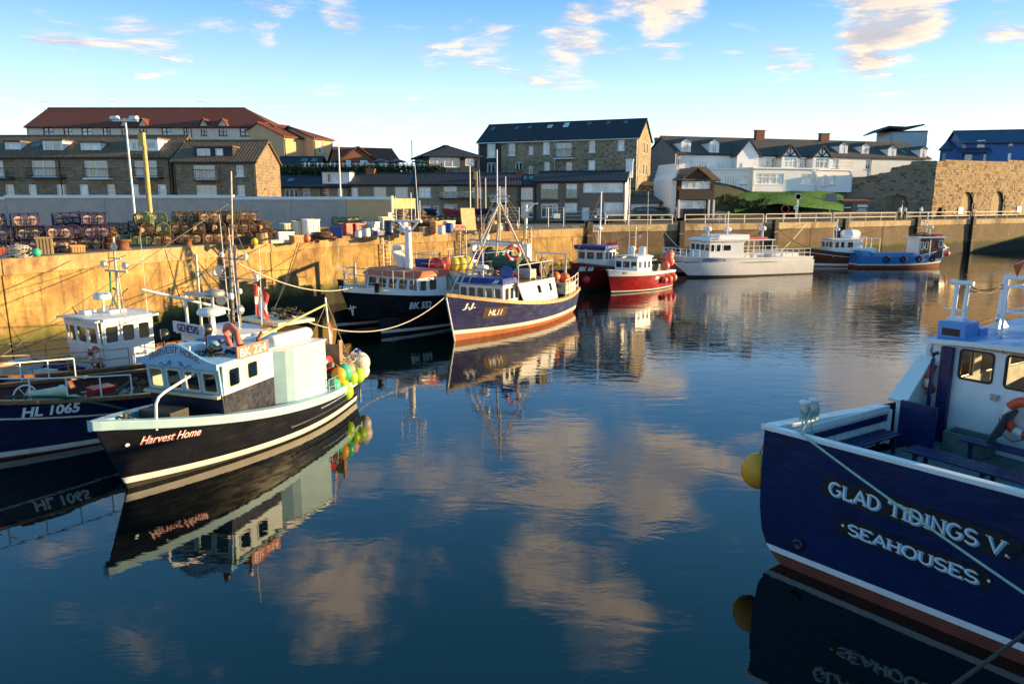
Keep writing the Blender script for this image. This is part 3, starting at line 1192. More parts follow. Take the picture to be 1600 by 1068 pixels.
h = House('terrace_house', 'shorter sandstone end house with dark slate dormer and french windows', 'house', (273, 67), (401, 67), 4.4, 252, 222, 7, stone_terr, pantile_b,
          [(303, 258, 335, 281, '2w'), (369, 258, 380, 275, '1sw'), (307, 289, 338, 305, '3w'), (371, 289, 382, 305, '1sw')], FB)
h.dormer(304, 230, 363, 246, wall=M('slate_hung', (.03, .032, .04), .7), win=[(308, 232, 328, 245, '2'), (337, 232, 348, 245, '1')])
h.balcony(301, 265, 337, 281)

h = House('apartment_building', 'long cream building with red pantile roof on the skyline at left', 'building', (53, 100), (434, 100), 7, 198, 170.5, 11, render_cream, pantile,
          [(x0, 199, x1, 213, '2s') for x0, x1 in ((68, 83), (100, 112), (128, 144), (161, 172), (253, 267), (287, 295), (375, 390), (408, 416))] +
          [(x0, 200, x1, 212, '2s') for x0, x1 in ((190, 199), (218, 229), (314, 323), (342, 354))] + [(409, 224, 418, 237, '2s')],
          ends=('gable', 'hip'), frame=M('oxblood_frame', (.16, .025, .025), .5))
for x0, x1 in ((187, 202), (215, 232), (311, 326), (339, 357)):
    yf = -.05
    a, b = h.hit(x0, 200, yf), h.hit(x1, 200, yf)
    zp = h.hit((x0 + x1) / 2, 186, yf)[1]
    mb = MB()
    mb.prism([(a[0], yf, h.H - .3), (b[0], yf, h.H - .3), (b[0], yf, a[1]), ((a[0] + b[0]) / 2, yf, zp), (a[0], yf, a[1])], (0, .04, 0))
    mb.prism([(a[0], 0, h.H + .12), (b[0], 0, h.H + .12), ((a[0] + b[0]) / 2, 0, zp - .02)], (0, 3.2, 0))
    g_ = mb.build('wall_gable', render_cream, h.root)
    rf = MB()
    xm = (a[0] + b[0]) / 2
    for sx, x in ((-1, a[0]), (1, b[0])):
        p = [(x + sx * .15, -.3, a[1] - .05), (xm, -.3, zp + .04), (xm, 3.4, zp + .04), (x + sx * .15, 3.4, a[1] - .05)]
        rf.prism(p if sx > 0 else p[::-1], (0, 0, .1))
    rf.build('gable_roof', pantile, g_)
mb = MB()
for px in (70, 176, 314):
    x, z = h.hit(px, 172, 5.5)
    mb.tube([(x, 5.5, z - .5), (x, 5.5, z + 1.2)], .03, 5).tube([(x - .5, 5.5, z + 1.1), (x + .5, 5.5, z + 1.1)], .02, 4)
mb.build('aerial', steel, h.root)

h = House('wing_building', 'peach rendered wing with red pantile roof beside the cream building', 'building', (448, 97), (493, 101.5), 7, 213, 193, 9, render_orange, pantile, [], ends=('gable', 'gable'))
h = House('wing_building', 'narrow orange end block with hipped red roof and white verge', 'building', (494, 99), (523, 102), 7, 216, 199, 8, render_orange, pantile, [(498, 222, 504, 240, '1s')], ends=('gable', 'hip'))
h = House('conservatory', 'low dark roofed garden room with white posts under the peach wing', 'garden room', (436, 89), (500, 89), 8.2, 258, 247, 4, darkwood, slate,
          [(438 + i * 12.5, 259, 448 + i * 12.5, 269, '2x') for i in range(5)], ends=('gable', 'gable'))
h.skylight(470, 249, 482, 255)
h.skylight(486, 249, 496, 255)
# brick bungalow, gable to the harbour
h = House('bungalow', 'red brick bungalow with a gable end and red tiled roof', 'bungalow', (533, 91), (624, 94), 9.2, 250, 232, 7, brick_red, pantile, [(541, 250.5, 548, 262, 'd'), (563, 250.5, 574, 262, '1sw'), (592, 252, 606, 260, '2w')], ends=('gable', 'gable'))
mb = MB()
xa, xb = h.hit(533, 255, -1.2)[0], h.hit(587, 255, -1.2)[0]
zp = h.hit(557, 230, -1.2)[1]
ze = h.H - .1
mb.prism([(xa, -1.2, 0), (xb, -1.2, 0), (xb, -1.2, ze), ((xa + xb) / 2, -1.2, zp), (xa, -1.2, ze)], (0, 4.5, 0))
g_ = mb.build('wall', brick_red, h.root)
rf = MB()
xm = (xa + xb) / 2
for sx, x in ((-1, xa), (1, xb)):
    p = [(x + sx * .3, -1.5, ze - .1), (xm, -1.5, zp + .02), (xm, 3.3, zp + .02), (x + sx * .3, 3.3, ze - .1)]
    rf.prism(p if sx > 0 else p[::-1], (0, 0, .12))
rf.build('gable_roof', pantile, g_)
for q in ((541, 250.5, 548, 262, 'd'), (563, 251, 574, 261, '1s')):
    r_ = h.rect(*q[:4], yoff=-1.2)
    h.window(*r_, q[4], y=-1.26)

h = House('pavilion', 'glazed garden pavilion with hipped dark slate roof', 'pavilion', (668, 88), (748, 90), 8.4, 242, 228.5, 7, darkwood, slate,
          [(671, 246, 719, 261, '4x'), (727, 246, 742, 259, '2x')], ends=('hip', 'hip'), over=.5)

# cottages along the lane
GC = 'low cottages along the lane behind the quay'
oli = render_olive
h = House('cottage', 'olive cottage with blue slate roof at the left end of the low row', 'cottage', (418, 80), (503, 80), 4.6, 292, 277, 7, oli, slate,
          [(429, 295, 438, 311, '1sw'), (445, 295, 466, 310, '3w'), (474, 294, 484, 310, '1sw')], GC)
h.skylight(449, 281, 460, 286)
h = House('cottage', 'olive cottage with a big white box dormer', 'cottage', (503.4, 80), (546, 80), 4.6, 292, 275, 7, oli, slate,
          [(504, 293, 513, 309, '1sw'), (528, 293, 536, 309, '1sw')], GC)
h.dormer(504, 269, 546, 289, wall=frame_white, win=[(511, 271, 518, 286, '1'), (519, 271, 536, 286, '1')], roof=slate)
h = House('cottage', 'olive cottage with slate roof below the red brick bungalow', 'cottage', (546.4, 80), (650, 80), 4.6, 289, 273, 7, oli, slate,
          [(549, 293, 559, 309, '1sw'), (584, 292, 603, 309, '2w'), (617, 292, 637, 308, '2w')], GC, chim=[(579, 262, 274, .9)])
h = House('cottage', 'grey and olive cottage with two wide upper windows and a white front door', 'cottage', (650.4, 80), (735, 80), 4.6, 288.5, 272.5, 7, oli, slate,
          [(654, 292, 673, 308, '2sw'), (693, 291, 714, 308, '2w'), (657, 321, 673, 333, '2tw'), (677, 321, 686, 338, 'd'), (694, 319, 714, 334, '2tw')], GC)
h.balcony(686, 300, 740, 309, glassy=True, deep=1.2)
h = House('cottage', 'stone cottage with purple slate roof and white balcony', 'cottage', (735.4, 80), (811, 80), 4.6, 289.5, 272.5, 7, stone_terr, slate_p,
          [(736, 292, 753, 309, '2w'), (777, 292, 791, 311, '2w'), (776, 320, 791, 336, '1w')], GC, chim=[(812, 263, 272, .8)])
h.balcony(766, 305, 795, 314, mat=white)
h = House('cottage', 'narrow stone link house with two skylights and tall glazed front', 'cottage', (811.4, 80.5), (835, 80.5), 4.6, 289, 275, 6, stone_terr, slate,
          [(814, 293, 834, 312, '2'), (814, 315, 834, 340, '2')], GC)
h.skylight(816, 277, 824, 283)
h.skylight(826, 277, 834, 283)
h = House('cottage', 'brown rendered house with white picture windows and white front door', 'house', (835.4, 81), (977, 79), 4.65, 284, 270, 8, render_brown, slate,
          [(845, 287, 872, 311, '4'), (884, 287, 902, 310, '2'), (911, 284.6, 974, 301, '4'), (845, 318, 872, 340, '3t'), (882, 317, 902, 332, '3t'), (909, 324, 921, 348, 'd'), (932, 325, 937, 335, '1sw'), (943, 316, 974, 335, '2t')], GC,
          endwall=render_white)
h.chimney(984, 247, 270, .75, render_white)
h.balcony(844, 296, 873, 312, glassy=True, deep=.25)
h.balcony(883, 296, 903, 311, glassy=True, deep=.25)

h = House('granary', 'tall rubble stone granary with long dark slate roof and lit yellow gable', 'warehouse', (748, 101), (995, 93.2), 5, 222.5, 197, 8.2, stone_ware, slate,
          [(761, 223.5, 774, 246, '1sw'), (761, 254, 774, 271, '2'), (794, 224, 805, 243, '1sw'), (826, 228, 833, 241, '1w'), (848, 221.5, 859, 241, '1sw'), (868.5, 223, 893, 245, '2'), (920, 218, 930, 238, '1sw'), (965, 215, 976, 235, '1sw'),
           (805, 253, 816, 271, '2'), (826, 259, 833, 272, '1w'), (850, 253, 859, 271, '1sw'), (884, 253, 894, 270, '1sw'), (919, 250, 930, 269, '1sw')], fascia=white)
h.balcony(864, 232, 896, 247, slab=white)
for q in ((767, 200, 774, 206), (804, 199, 811, 204), (824, 198, 832, 203), (856, 197, 863, 201, True), (881, 194, 889, 200, True), (917, 192, 925, 197), (947, 191, 955, 196), (974, 190, 982, 195)):
    h.skylight(*q)
mb = MB()
mb.panel((0, -.06, 0), (1, 0, 0), (0, 0, 1), h.hit(783, 240)[0], h.H - .1, [tuple(v + (-.0) for v in h.rect(760.5, 223, 774.5, 246.5)), h.rect(760.5, 253.5, 774.5, 271.5)], .058)
mb.build('render_panel', render_dark, h.root)
for zr, yr in ((228, 3.2), (262, 3.2), (262, 5.2), (228, 5.2)):
    mb = MB()
    z = zof(zr, 95) - 5
    mb.box(h.W - .02, h.W + .03, yr, yr + .7, z - .8, z + .6)
    w_ = mb.build('window', frame_white, h.root)
    mb = MB()
    mb.box(h.W + .03, h.W + .036, yr + .07, yr + .63, z - .73, z + .53)
    mb.build('pane', glass, w_)

h = House('stone_house', 'small stone house with brick chimney between the granary and the hotel', 'house', (1008, 112), (1036, 114), 7, 247, 232, 7, stone_har, slate_g, [(1011, 262, 1016, 290, '1'), (1018, 262, 1022, 290, '1')], chim=[(1028, 214, 236, .8)])

# the white hotel
h = House('hotel', 'long white rendered hotel with dark slate roof, gabled dormers and a glazed front', 'hotel', (1057, 104), (1447, 116), 8.2, 240, 214.5, 10, render_white, slate_g,
          [(1068, 252, 1082, 264, '3t'), (1092, 252, 1105, 264, '3t'), (1119, 252, 1131, 264, '3t'),
           (1196, 247, 1220, 262, '3'), (1249, 247, 1270, 262, '3'), (1300, 248, 1312, 263, '2'), (1352, 250, 1361, 265, '2')] +
          [], endwall=render_grey, chim=[(1187, 202, 216, 1.4), (1288, 207, 217, 1.5)])
for q, pk in (((1064, 222, 1080, 239), 216), ((1108, 223, 1124, 240), 217), ((1311, 227, 1325, 241), 222), ((1346, 228, 1359, 241.5), 223), ((1387, 232, 1401, 245), 227), ((1437, 233, 1449, 247), 229)):
    h.dormer(*q, kind='1s', style='gable', peak=pk, wall=render_white, win=[(q[0] + 4, q[1] + 3, q[2] - 4, q[3] - 1.5, '2')], roof=slate_g)
h.skylight(1408, 236, 1414, 241)
h.skylight(1419, 236, 1425, 241)


def cross_gable(h, x0, x1, pk, ye, yoff, depth, wall, wins, timber=False, base_py=None, roofm=None):
    a, b = h.hit(x0, ye, yoff), h.hit(x1, ye, yoff)
    zp = h.hit((x0 + x1) / 2 + (3 if not timber else 0), pk, yoff)[1]
    zb = 0 if base_py is None else h.hit(x0, base_py, yoff)[1]
    xm = (a[0] + b[0]) / 2
    mb = MB()
    rs = [h.rect(*q[:4], yoff=yoff) + (q[4],) for q in wins]
    mb.panel((a[0], yoff, zb), (1, 0, 0), (0, 0, 1), b[0] - a[0], a[1] - zb, [(r[0] - a[0], max(0.02, r[1] - zb), r[2] - a[0], r[3] - zb) for r in rs], .2)
    mb.prism([(a[0], yoff, a[1]), (b[0], yoff, a[1]), (xm, yoff, zp)], (0, .2, 0))
    for x in (a[0], b[0] - .2):
        mb.box(x, x + .2, yoff + .2, yoff + depth, zb, a[1])
    g_ = mb.build('cross_gable', wall, h.root)
    for r in rs:
        h.window(*r, y=yoff + .05, parent=g_)
    rf = MB()
    for sx, x in ((-1, a[0]), (1, b[0])):
        p = [(x + sx * .35, yoff - .35, a[1] - .25), (xm, yoff - .35, zp + .05), (xm, yoff + depth + 2.5, zp + .05), (x + sx * .35, yoff + depth + 2.5, a[1] - .25)]
        rf.prism(p if sx > 0 else p[::-1], (0, 0, .13))
    rf.build('gable_roof', roofm or h.roof_m, g_)
    if timber:
        tb = MB()
        w = b[0] - a[0]
        hh = zp - a[1]
        for p0, p1 in (((0, 0), (w, 0)), ((w / 2, 0), (w / 2, hh * .95)), ((w * .25, hh * .5), (w / 2, 0)), ((w * .75, hh * .5), (w / 2, 0)), ((0, 0), (w / 2, hh)), ((w, 0), (w / 2, hh))):
            q0, q1 = Vector((a[0] + p0[0], yoff - .04, a[1] + p0[1])), Vector((a[0] + p1[0], yoff - .04, a[1] + p1[1]))
            tb.tube([q0, q1], .09, 4, smooth=False)
        tb.build('timber_frame', black, g_)


cross_gable(h, 1152, 1186, 219, 243, -1.2, 3, render_white, [(1168, 230, 1176, 243.5, '1s'), (1144 + 10, 255, 1160, 266, '2')])
cross_gable(h, 1222, 1247, 228, 244, -1.0, 3, render_white, [(1224, 246, 1245.5, 262, '3t')], True)
cross_gable(h, 1271, 1297, 229, 245, -1.0, 3, render_white, [(1273, 247, 1295.5, 263, '3t')], True)
# flat roofed front rooms with terrace
fr = House('lounge_wing', 'flat roofed white hotel lounge with wide dark windows above the lawn', 'building', (1175, 100.4), (1274, 103), 8.0, 263, 262.6, 5, render_white, white,
           [(1180, 271.5, 1225, 288, '4tw'), (1249, 272, 1281 - 8, 288, '2tw')], over=.15, mono=True, fascia=white)
bal = MB()
for i in range(26):
    x = fr.W * i / 25
    bal.tube([(x, .15, fr.H + .1), (x, .15, fr.H + 1.15)], .025, 4)
for z in (.45, .8, 1.15):
    bal.tube([(0, .15, fr.H + z), (fr.W, .15, fr.H + z)], .022, 4)
bal.build('terrace_rail', steel, fr.root)
fe = House('entrance_wing', 'low white hotel entrance block with glazed bays beside the lookout', 'building', (1108, 101), (1174.5, 101), 7.4, 264.5, 264, 4, render_white, white,
           [(1113, 277, 1127, 296, '1'), (1131, 275.5, 1152, 296, '5'), (1157, 274, 1168, 288, '1t')], over=.15, mono=True, fascia=white)
tb = House('hotel_wing', 'low white hotel annexe stepping down to the old stone wall', 'building', (1274.5, 105), (1330, 107), 8.0, 265.5, 265, 5, render_white, white,
           [(1284, 274, 1292, 291, '1'), (1296, 274, 1306, 289, '1')], over=.1, mono=True, fascia=white)
bal = MB()
for i in range(15):
    x = tb.W * i / 14
    bal.tube([(x, .1, tb.H + .1), (x, .1, tb.H + 1.1)], .025, 4)
for z in (.6, 1.1):
    bal.tube([(0, .1, tb.H + z), (tb.W, .1, tb.H + z)], .022, 4)
bal.build('terrace_rail', steel, tb.root)

lk = House('lookout', 'two storey harbour office of white walls and dark timber with window bands', 'office', (1058, 85.5), (1116, 86.5), 4.85, 279, 263, 6, darkwood, pantile_b,
           [(1065, 281, 1111, 295, '4x'), (1062, 313, 1104, 326, '4x')], endwall=white, ends=('hip', 'gable'), over=.45, glassy=[glass_lt])
mb = MB()
a, b = lk.hit(1041, 340, 1.5), lk.hit(1057, 340, 1.5)
mb.box(a[0], -.004, .4, 5.5, 0, lk.H + .02)
mb.prism([(a[0], .4, lk.H + .02), (-.004, .4, lk.H + .02), (-.004, .4, lk.H + 1.7), (a[0] + .9, .4, lk.H + 1.0)], (0, 5, 0))
mb.build('wall', white, lk.root)
mb = MB()
a, b = lk.rect(1077, 303, 1099, 307.5)[:2], lk.rect(1077, 303, 1099, 307.5)[2:]
mb.box(a[0], b[0], -.08, -.003, a[1], b[1])
mb.build('sign_board', white, lk.root)
for px in (1059, 1105.5, 1113):
    mb = MB()
    x = lk.hit(px, 330)[0]
    mb.box(x - .1, x + .1, -.35, -.13, 0, lk.hit(px, 312)[1])
    mb.build('post', white, lk.root)
mb = MB()
a = lk.rect(1059, 297, 1114, 312)
mb.box(a[0], a[2], -.36, -.004, a[1], a[3])
mb.build('timber_band', darkwood, lk.root)
cross_gable(lk, 1070, 1106, 263.5, 277, -.3, 2, darkwood, [], False, base_py=278)
sh = House('shed', 'low white boathouse with sloping slate roof beside the dark car', 'shed', (984, 87), (1032, 88), 4.7, 316, 305, 6, render_white, slate_g, [(1001, 319, 1011, 330, '1')], over=.3)
bx = House('shed', 'dark lean-to store between the white boathouse and the harbour office', 'shed', (1021, 85.5), (1041, 85.5), 4.8, 325, 324, 3, darkwood, slate_g, [], mono=True, over=.1)

tw = House('modern_tower', 'pale blue modern room with a butterfly roof rising behind the hotel', 'building', (1383, 134), (1440, 133), 9, 206, 205, 8, M('pale_blue_cladding', (.42, .48, .55), .6, .06, 1, streak=.1), seam, [], mono=True, over=.05)
mb = MB()
x0, x1, x2 = tw.hit(1374, 203, -1)[0], tw.hit(1415, 203, -1)[0], tw.hit(1444, 203, -1)[0]
zA, zB, zC = tw.hit(1370, 206, -1)[1], tw.hit(1390, 202.5, -1)[1], tw.hit(1446, 200.5, -1)[1]
xb_ = tw.hit(1389, 200, -1)[0]
mb.prism([(x0, -1, zA), (xb_, -1, zB + .3), (x1, -1, tw.H + .3), (x2, -1, zC + .5), (x2, -1, zC + .75), (x1, -1, tw.H + .75), (xb_, -1, zB + .65), (x0, -1, zA + .2)], (0, 9.5, 0))
mb.build('roof_wing', slate, tw.root)
bl = House('blue_house', 'bright blue clad building with grey seamed metal roof behind the lit stone wall', 'building', (1497, 124), (1640, 121), 8, 223, 206, 9, blue_clad, seam,
           [(1504, 221, 1510, 231, '1'), (1526, 219, 1540, 234, '2'), (1576, 220, 1584, 228, '1'), (1507, 241, 1520, 251, '2'), (1536, 241, 1542, 251, '1'), (1574, 239, 1581, 250, '1')], over=.4)
mb = MB()
a = bl.rect(1491, 233, 1551, 239, yoff=-1.2)
mb.prism([(a[0], -1.2, a[1]), (a[2], -1.2, a[1]), (a[2], -.005, a[3] + .2), (a[0], -.005, a[3] + .2)], (0, 0, .15))
mb.build('canopy', seam, bl.root)
b2 = House('blue_house', 'blue clad gabled block at the left end of the blue building', 'building', (1462, 128), (1497, 125.5), 8, 234, 208, 14, blue_clad, seam, [(1472, 240, 1478, 250, '1')], ends=('gable', 'gable'))


# ------------------------------------------------------------------ old stone walls and kilns
def island_stone(name, c1, c2, c3):
    m, t, b = principled(name)
    g = t.n('ShaderNodeNewGeometry')
    r_ = g.outputs['Random Per Island']
    n1 = t.noise(g.outputs['Position'], 5, 5, .7)
    c = t.mix(t.ramp(r_, .0, .55), c1, c2)
    c = t.mix(t.ramp(r_, .72, .95), c, c3)
    c = t.mix(t.ramp(n1, .35, .75, 0, .5), c, [x * .45 for x in c1])
    t.l(c, b.inputs['Base Color'])
    b.inputs['Roughness'].default_value = .92
    bp = t.n('ShaderNodeBump')
    bp.inputs['Strength'].default_value = .6
    bp.inputs['Distance'].default_value = .04
    t.l(n1, bp.inputs['Height'])
    t.l(bp.outputs[0], b.inputs['Normal'])
    return m


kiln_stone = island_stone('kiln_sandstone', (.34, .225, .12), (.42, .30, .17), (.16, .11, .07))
kiln_mortar = M('kiln_mortar', (.2, .145, .09), .95, .2, 2)
planks_m = M('weathered_door', (.34, .24, .12), .8, .2, 3, bump=.3, streak=.4)


class Frame2:
    """vertical plane through two ground points, with local x along, y behind, z up"""
    def __init__(s, A, B, base):
        s.W = (B - A).length
        d = (B - A) / s.W
        s.ang = math.atan2(d.y, d.x)
        s.M = Matrix.Translation((A.x, A.y, base)) @ Matrix.Rotation(s.ang, 4, 'Z')
        s.Mi = s.M.inverted()
        s.A = A

    hit = House.hit


def wpt(px, Y, z=7):
    return Vector(((px - 800) / F * (Y * math.cos(PITCH) + (CAMH - z) * math.sin(PITCH)), Y))


def stone_wall(name, label, A, B, base, tops, arches=(), th=.9, sw=.5, sh=.26, mat=None, cat='wall', cap=True, seed=1):
    f = Frame2(wpt(*A), wpt(*B), base)
    root = empty(name, (f.A.x, f.A.y, base), f.ang, label, cat)
    rg = random.Random(seed)
    pts = sorted(f.hit(*q) for q in tops)
    pts = [(0, pts[0][1])] + [p for p in pts if 0 < p[0] < f.W] + [(f.W, pts[-1][1])]

    def top(x):
        for a, b in zip(pts, pts[1:]):
            if a[0] <= x <= b[0]:
                return a[1] + (b[1] - a[1]) * (x - a[0]) / max(1e-6, b[0] - a[0])
        return pts[-1][1]
    ar = []
    for (x0, x1, yt, yb) in arches:
        a, b = f.hit(x0, yb), f.hit(x1, yt)
        w = b[0] - a[0]
        ar.append((a[0], b[0], b[1], max(0, b[1] - w * .5), (a[0] + b[0]) / 2, w / 2))

    def inarch(x, z, m=0.0):
        for (x0, x1, zt, zs, xc, r_) in ar:
            if x0 - m < x < x1 + m and z < zt + m and (z < zs or ((x - xc) ** 2 / (r_ + m) ** 2 + (z - zs) ** 2 / (zt - zs + m + 1e-4) ** 2 < 1)):
                return True
        return False
    body = MB()
    body.prism([(0, .55, 0), (f.W, .55, 0)] + [(x, .55, z - .02) for x, z in reversed(pts)], (0, th - .55, 0))
    body.prism([(0, .03, pts[0][1] - .06)] + [(x, .03, z - .06) for x, z in pts[1:]] + [(x, .03, z - .3) for x, z in reversed(pts)], (0, .53, 0))
    # mortar face in columns so the openings stay open
    nx = max(2, int(f.W / .25))
    for i in range(nx):
        xa, xb = f.W * i / nx, f.W * (i + 1) / nx
        xc = (xa + xb) / 2
        zt = top(xc) - .31
        zlo = 0
        z = 0.0
        while z < zt:
            if not inarch(xc, z + .02):
                break
            z += .06
        body.add([(xa, .05, z), (xb, .05, z), (xb, .05, zt), (xa, .05, zt)], [(0, 1, 2, 3)])
        if z > 0:
            body.add([(xa, .05, z), (xb, .05, z), (xb, .56, z), (xa, .56, z)], [(0, 3, 2, 1)])
    for (x0, x1, zt, zs, xc, r_) in ar:
        for x in (x0, x1):
            body.add([(x, .05, 0), (x, .56, 0), (x, .56, zs), (x, .05, zs)], [(0, 1, 2, 3), (3, 2, 1, 0)])
    body.build('wall_core', kiln_mortar, root)
    st = MB()
    z = 0.0
    while z < max(p[1] for p in pts):
        h_ = sh * rg.uniform(.75, 1.25)
        x = -rg.uniform(0, sw)
        while x < f.W:
            w_ = sw * rg.uniform(.55, 1.45)
            x0, x1 = max(0, x + .012), min(f.W, x + w_ - .012)
            xc = (x0 + x1) / 2
            if x1 - x0 > .08 and z + h_ * .6 < top(xc) and not (inarch(xc, z + h_ / 2, .05) or inarch(x0, z + h_ / 2, .02) or inarch(x1, z + h_ / 2, .02)):
                p = rg.uniform(.0, .05)
                j = lambda: rg.uniform(-.02, .02)
                q = [(x0 + j(), -p, z + .012 + j()), (x1 + j(), -p, z + .012 + j()), (x1 + j(), -p, z + h_ - .012 + j()), (x0 + j(), -p, z + h_ - .012 + j())]
                bk = [(a, .07, c) for a, b, c in q]
                st.add(q + bk, [(0, 1, 2, 3), (1, 0, 4, 5), (2, 1, 5, 6), (3, 2, 6, 7), (0, 3, 7, 4)])
            x += w_
        z += h_
    o = st.build('stonework', mat or kiln_stone, root)
    o['kind'] = 'stuff'
    return f, root, ar


shade_wall = island_stone('shaded_rampart_stone', (.22, .18, .13), (.30, .245, .175), (.12, .1, .08))  # darker copy of the kiln stone, its shade put into the colour
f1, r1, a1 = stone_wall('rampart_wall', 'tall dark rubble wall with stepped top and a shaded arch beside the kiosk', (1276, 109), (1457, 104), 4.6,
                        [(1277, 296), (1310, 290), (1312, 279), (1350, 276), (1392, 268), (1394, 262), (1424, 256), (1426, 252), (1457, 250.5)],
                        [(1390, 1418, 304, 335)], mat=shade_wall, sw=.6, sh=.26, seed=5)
f2, r2, a2 = stone_wall('lime_kiln', 'golden rubble stone lime kiln block with arched boarded openings on the quay', (1457.5, 104), (1680, 124), 4.6,
                        [(1458, 251), (1500, 250), (1560, 251.5), (1660, 252)],
                        [(1498, 1522, 300, 345), (1546, 1570, 299, 345), (1592, 1616, 303, 345), (1463.5, 1473, 324, 338)], sw=.62, sh=.34, seed=9)
for k, (x0, x1, zt, zs, xc, r_) in enumerate(a2[:3]):
    nb = 7
    for i in range(nb):
        xa, xb = x0 + (x1 - x0) * i / nb + .012, x0 + (x1 - x0) * (i + 1) / nb - .012
        zz = [zs + (zt - zs) * math.sqrt(max(0, 1 - ((x - xc) / r_) ** 2)) - .03 for x in (xa, xb)]
        mb = MB()
        d_ = random.uniform(-.015, .015)
        mb.prism([(xa, .34 + d_, 0), (xb, .34 + d_, 0), (xb, .34 + d_, max(.1, zz[1])), (xa, .34 + d_, max(.1, zz[0]))], (0, .05, 0))
        mb.build('plank', planks_m, r2)
mb = MB()
for px, py in ((1501, 329), (1592, 327)):
    x, z = f2.hit(px, py, -.1)
    mb.box(x - .55, x + .55, -.14, -.08, z - .45, z + .45)
mb.build('notice_board', white, r2)
f3, r3, a3 = stone_wall('roadside_wall', 'low rubble wall along the road below the lawn', (1246, 97), (1428, 101.5), 4.5, [(1247, 330), (1428, 331)], th=.7, sw=.42, sh=.22,
                        mat=island_stone('pale_rubble', (.34, .27, .19), (.26, .19, .13), (.42, .35, .26)), seed=3)
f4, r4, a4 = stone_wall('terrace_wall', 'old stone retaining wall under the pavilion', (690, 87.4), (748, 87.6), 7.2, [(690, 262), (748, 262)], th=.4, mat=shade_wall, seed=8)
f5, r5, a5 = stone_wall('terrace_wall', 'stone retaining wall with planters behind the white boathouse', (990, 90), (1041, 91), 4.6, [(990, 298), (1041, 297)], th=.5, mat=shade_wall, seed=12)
# grey rendered boundary wall with white coping
gw_m = M('mauve_grey_render', (.48, .38, .335), .95, .12, 1.2, bump=.4, bscale=16, streak=.3, dcol=(.05, .05, .045))
gw = empty('boundary_wall', (-44.0, 57, 4.39), 0, 'long grey rendered wall with white coping behind the lobster pots', 'wall')
x = -44.0
xs_ = [-44, -38.5, -31.0, -27.0, -21.2, -16.8, -12.6, -9.2]
for k, (xa, xb) in enumerate(zip(xs_, xs_[1:])):
    zt = zof(312, 57) - 4.39 + (.12 if k in (1, 2, 3) else 0)
    mb = MB()
    mb.box(xa + 44 + .012, xb + 44 - .012, 0, .3, 0, zt)
    mb.build('wall_panel', gw_m if k < 6 else render_orange, gw)
    mb = MB()
    mb.box(xa + 44, xb + 44 - .006, -.1, .4, zt + .002, zt + .23)
    mb.build('coping', white, gw)

# hedge and terrace fence on the bank
hm_ = foliage_mat('hedge_leaves', (.018, .035, .012), (.045, .07, .02))


def leaf_mass(name, label, cat, pts, r, nleaf, mat, size=(.12, .28), group=None):
    """clumps of leaf blades round the given centres"""
    root = empty(name, pts[0], 0, label, cat, group)
    o0 = Vector(pts[0])
    mb = MB()
    rg = random.Random(label)
    for p in pts:
        c = Vector(p) - o0
        for _ in range(nleaf):
            d = Vector((rg.gauss(0, 1), rg.gauss(0, 1), rg.gauss(0, 1))).normalized() * r * rg.uniform(.55, 1.05) ** .6
            q = c + Vector((d.x, d.y * .8, d.z * .8))
            s_ = rg.uniform(*size)
            u = Vector((rg.gauss(0, 1), rg.gauss(0, 1), rg.gauss(0, 1))).normalized()
            w = u.cross(Vector((rg.gauss(0, 1), rg.gauss(0, 1), rg.gauss(0, 1)))).normalized()
            mb.add([q - u * s_, q + w * s_ * .4, q + u * s_, q - w * s_ * .4], [(0, 1, 2, 3)])
    o = mb.build('foliage', mat, root)
    mb = MB()
    for p in pts:
        c = Vector(p) - o0
        mb.tube([c + Vector((0, 0, -r * 1.1)), c + Vector((.05, 0, 0)), c + Vector((0.02, 0, r * .6))], [.06, .04, .015], 5)
    mb.build('stem', oldwood, root)
    return root


leaf_mass('hedge', 'dark clipped hedge along the bank above the low cottages', 'hedge', [D(px, 267 - (px > 560) * 1 + (px % 7) * .3, 86.3 + (px % 5) * .1) for px in range(424, 690, 8)], .75, 150, hm_)
leaf_mass('shrub', 'dark shrub bed on the slope left of the lawn', 'shrub', [D(px, py, 93) for px, py in ((1122, 316), (1134, 311), (1146, 314), (1160, 318), (1176, 320), (1190, 318), (1150, 323))], .75, 170, hm_)
leaf_mass('shrub', 'red flowered planting on the wall behind the white boathouse', 'shrub', [D(px, 293, 92) for px in (1003, 1012, 1022, 1032)], .45, 120, M('red_flowers', (.22, .03, .03), .8, .5, 6), (.06, .14))
fn = empty('terrace_fence', D(530, 268, 88), 0, 'pale low picket fence along the bank in front of the bungalow', 'fence')
o0 = Vector(fn.location)
p0, p1 = D(470, 267, 88) - o0, D(690, 268, 88) - o0
for i in range(34):
    mb = MB()
    q = p0.lerp(p1, i / 33)
    mb.box(q.x - .06, q.x + .06, q.y - .05, q.y + .05, q.z - .1, q.z + .95)
    mb.build('post', white if i % 3 else oldwood, fn)
for z in (.3, .8):
    mb = MB()
    mb.tube([p0 + Vector((0, 0, z)), p1 + Vector((0, 0, z))], .05, 4)
    mb.build('rail', white, fn)
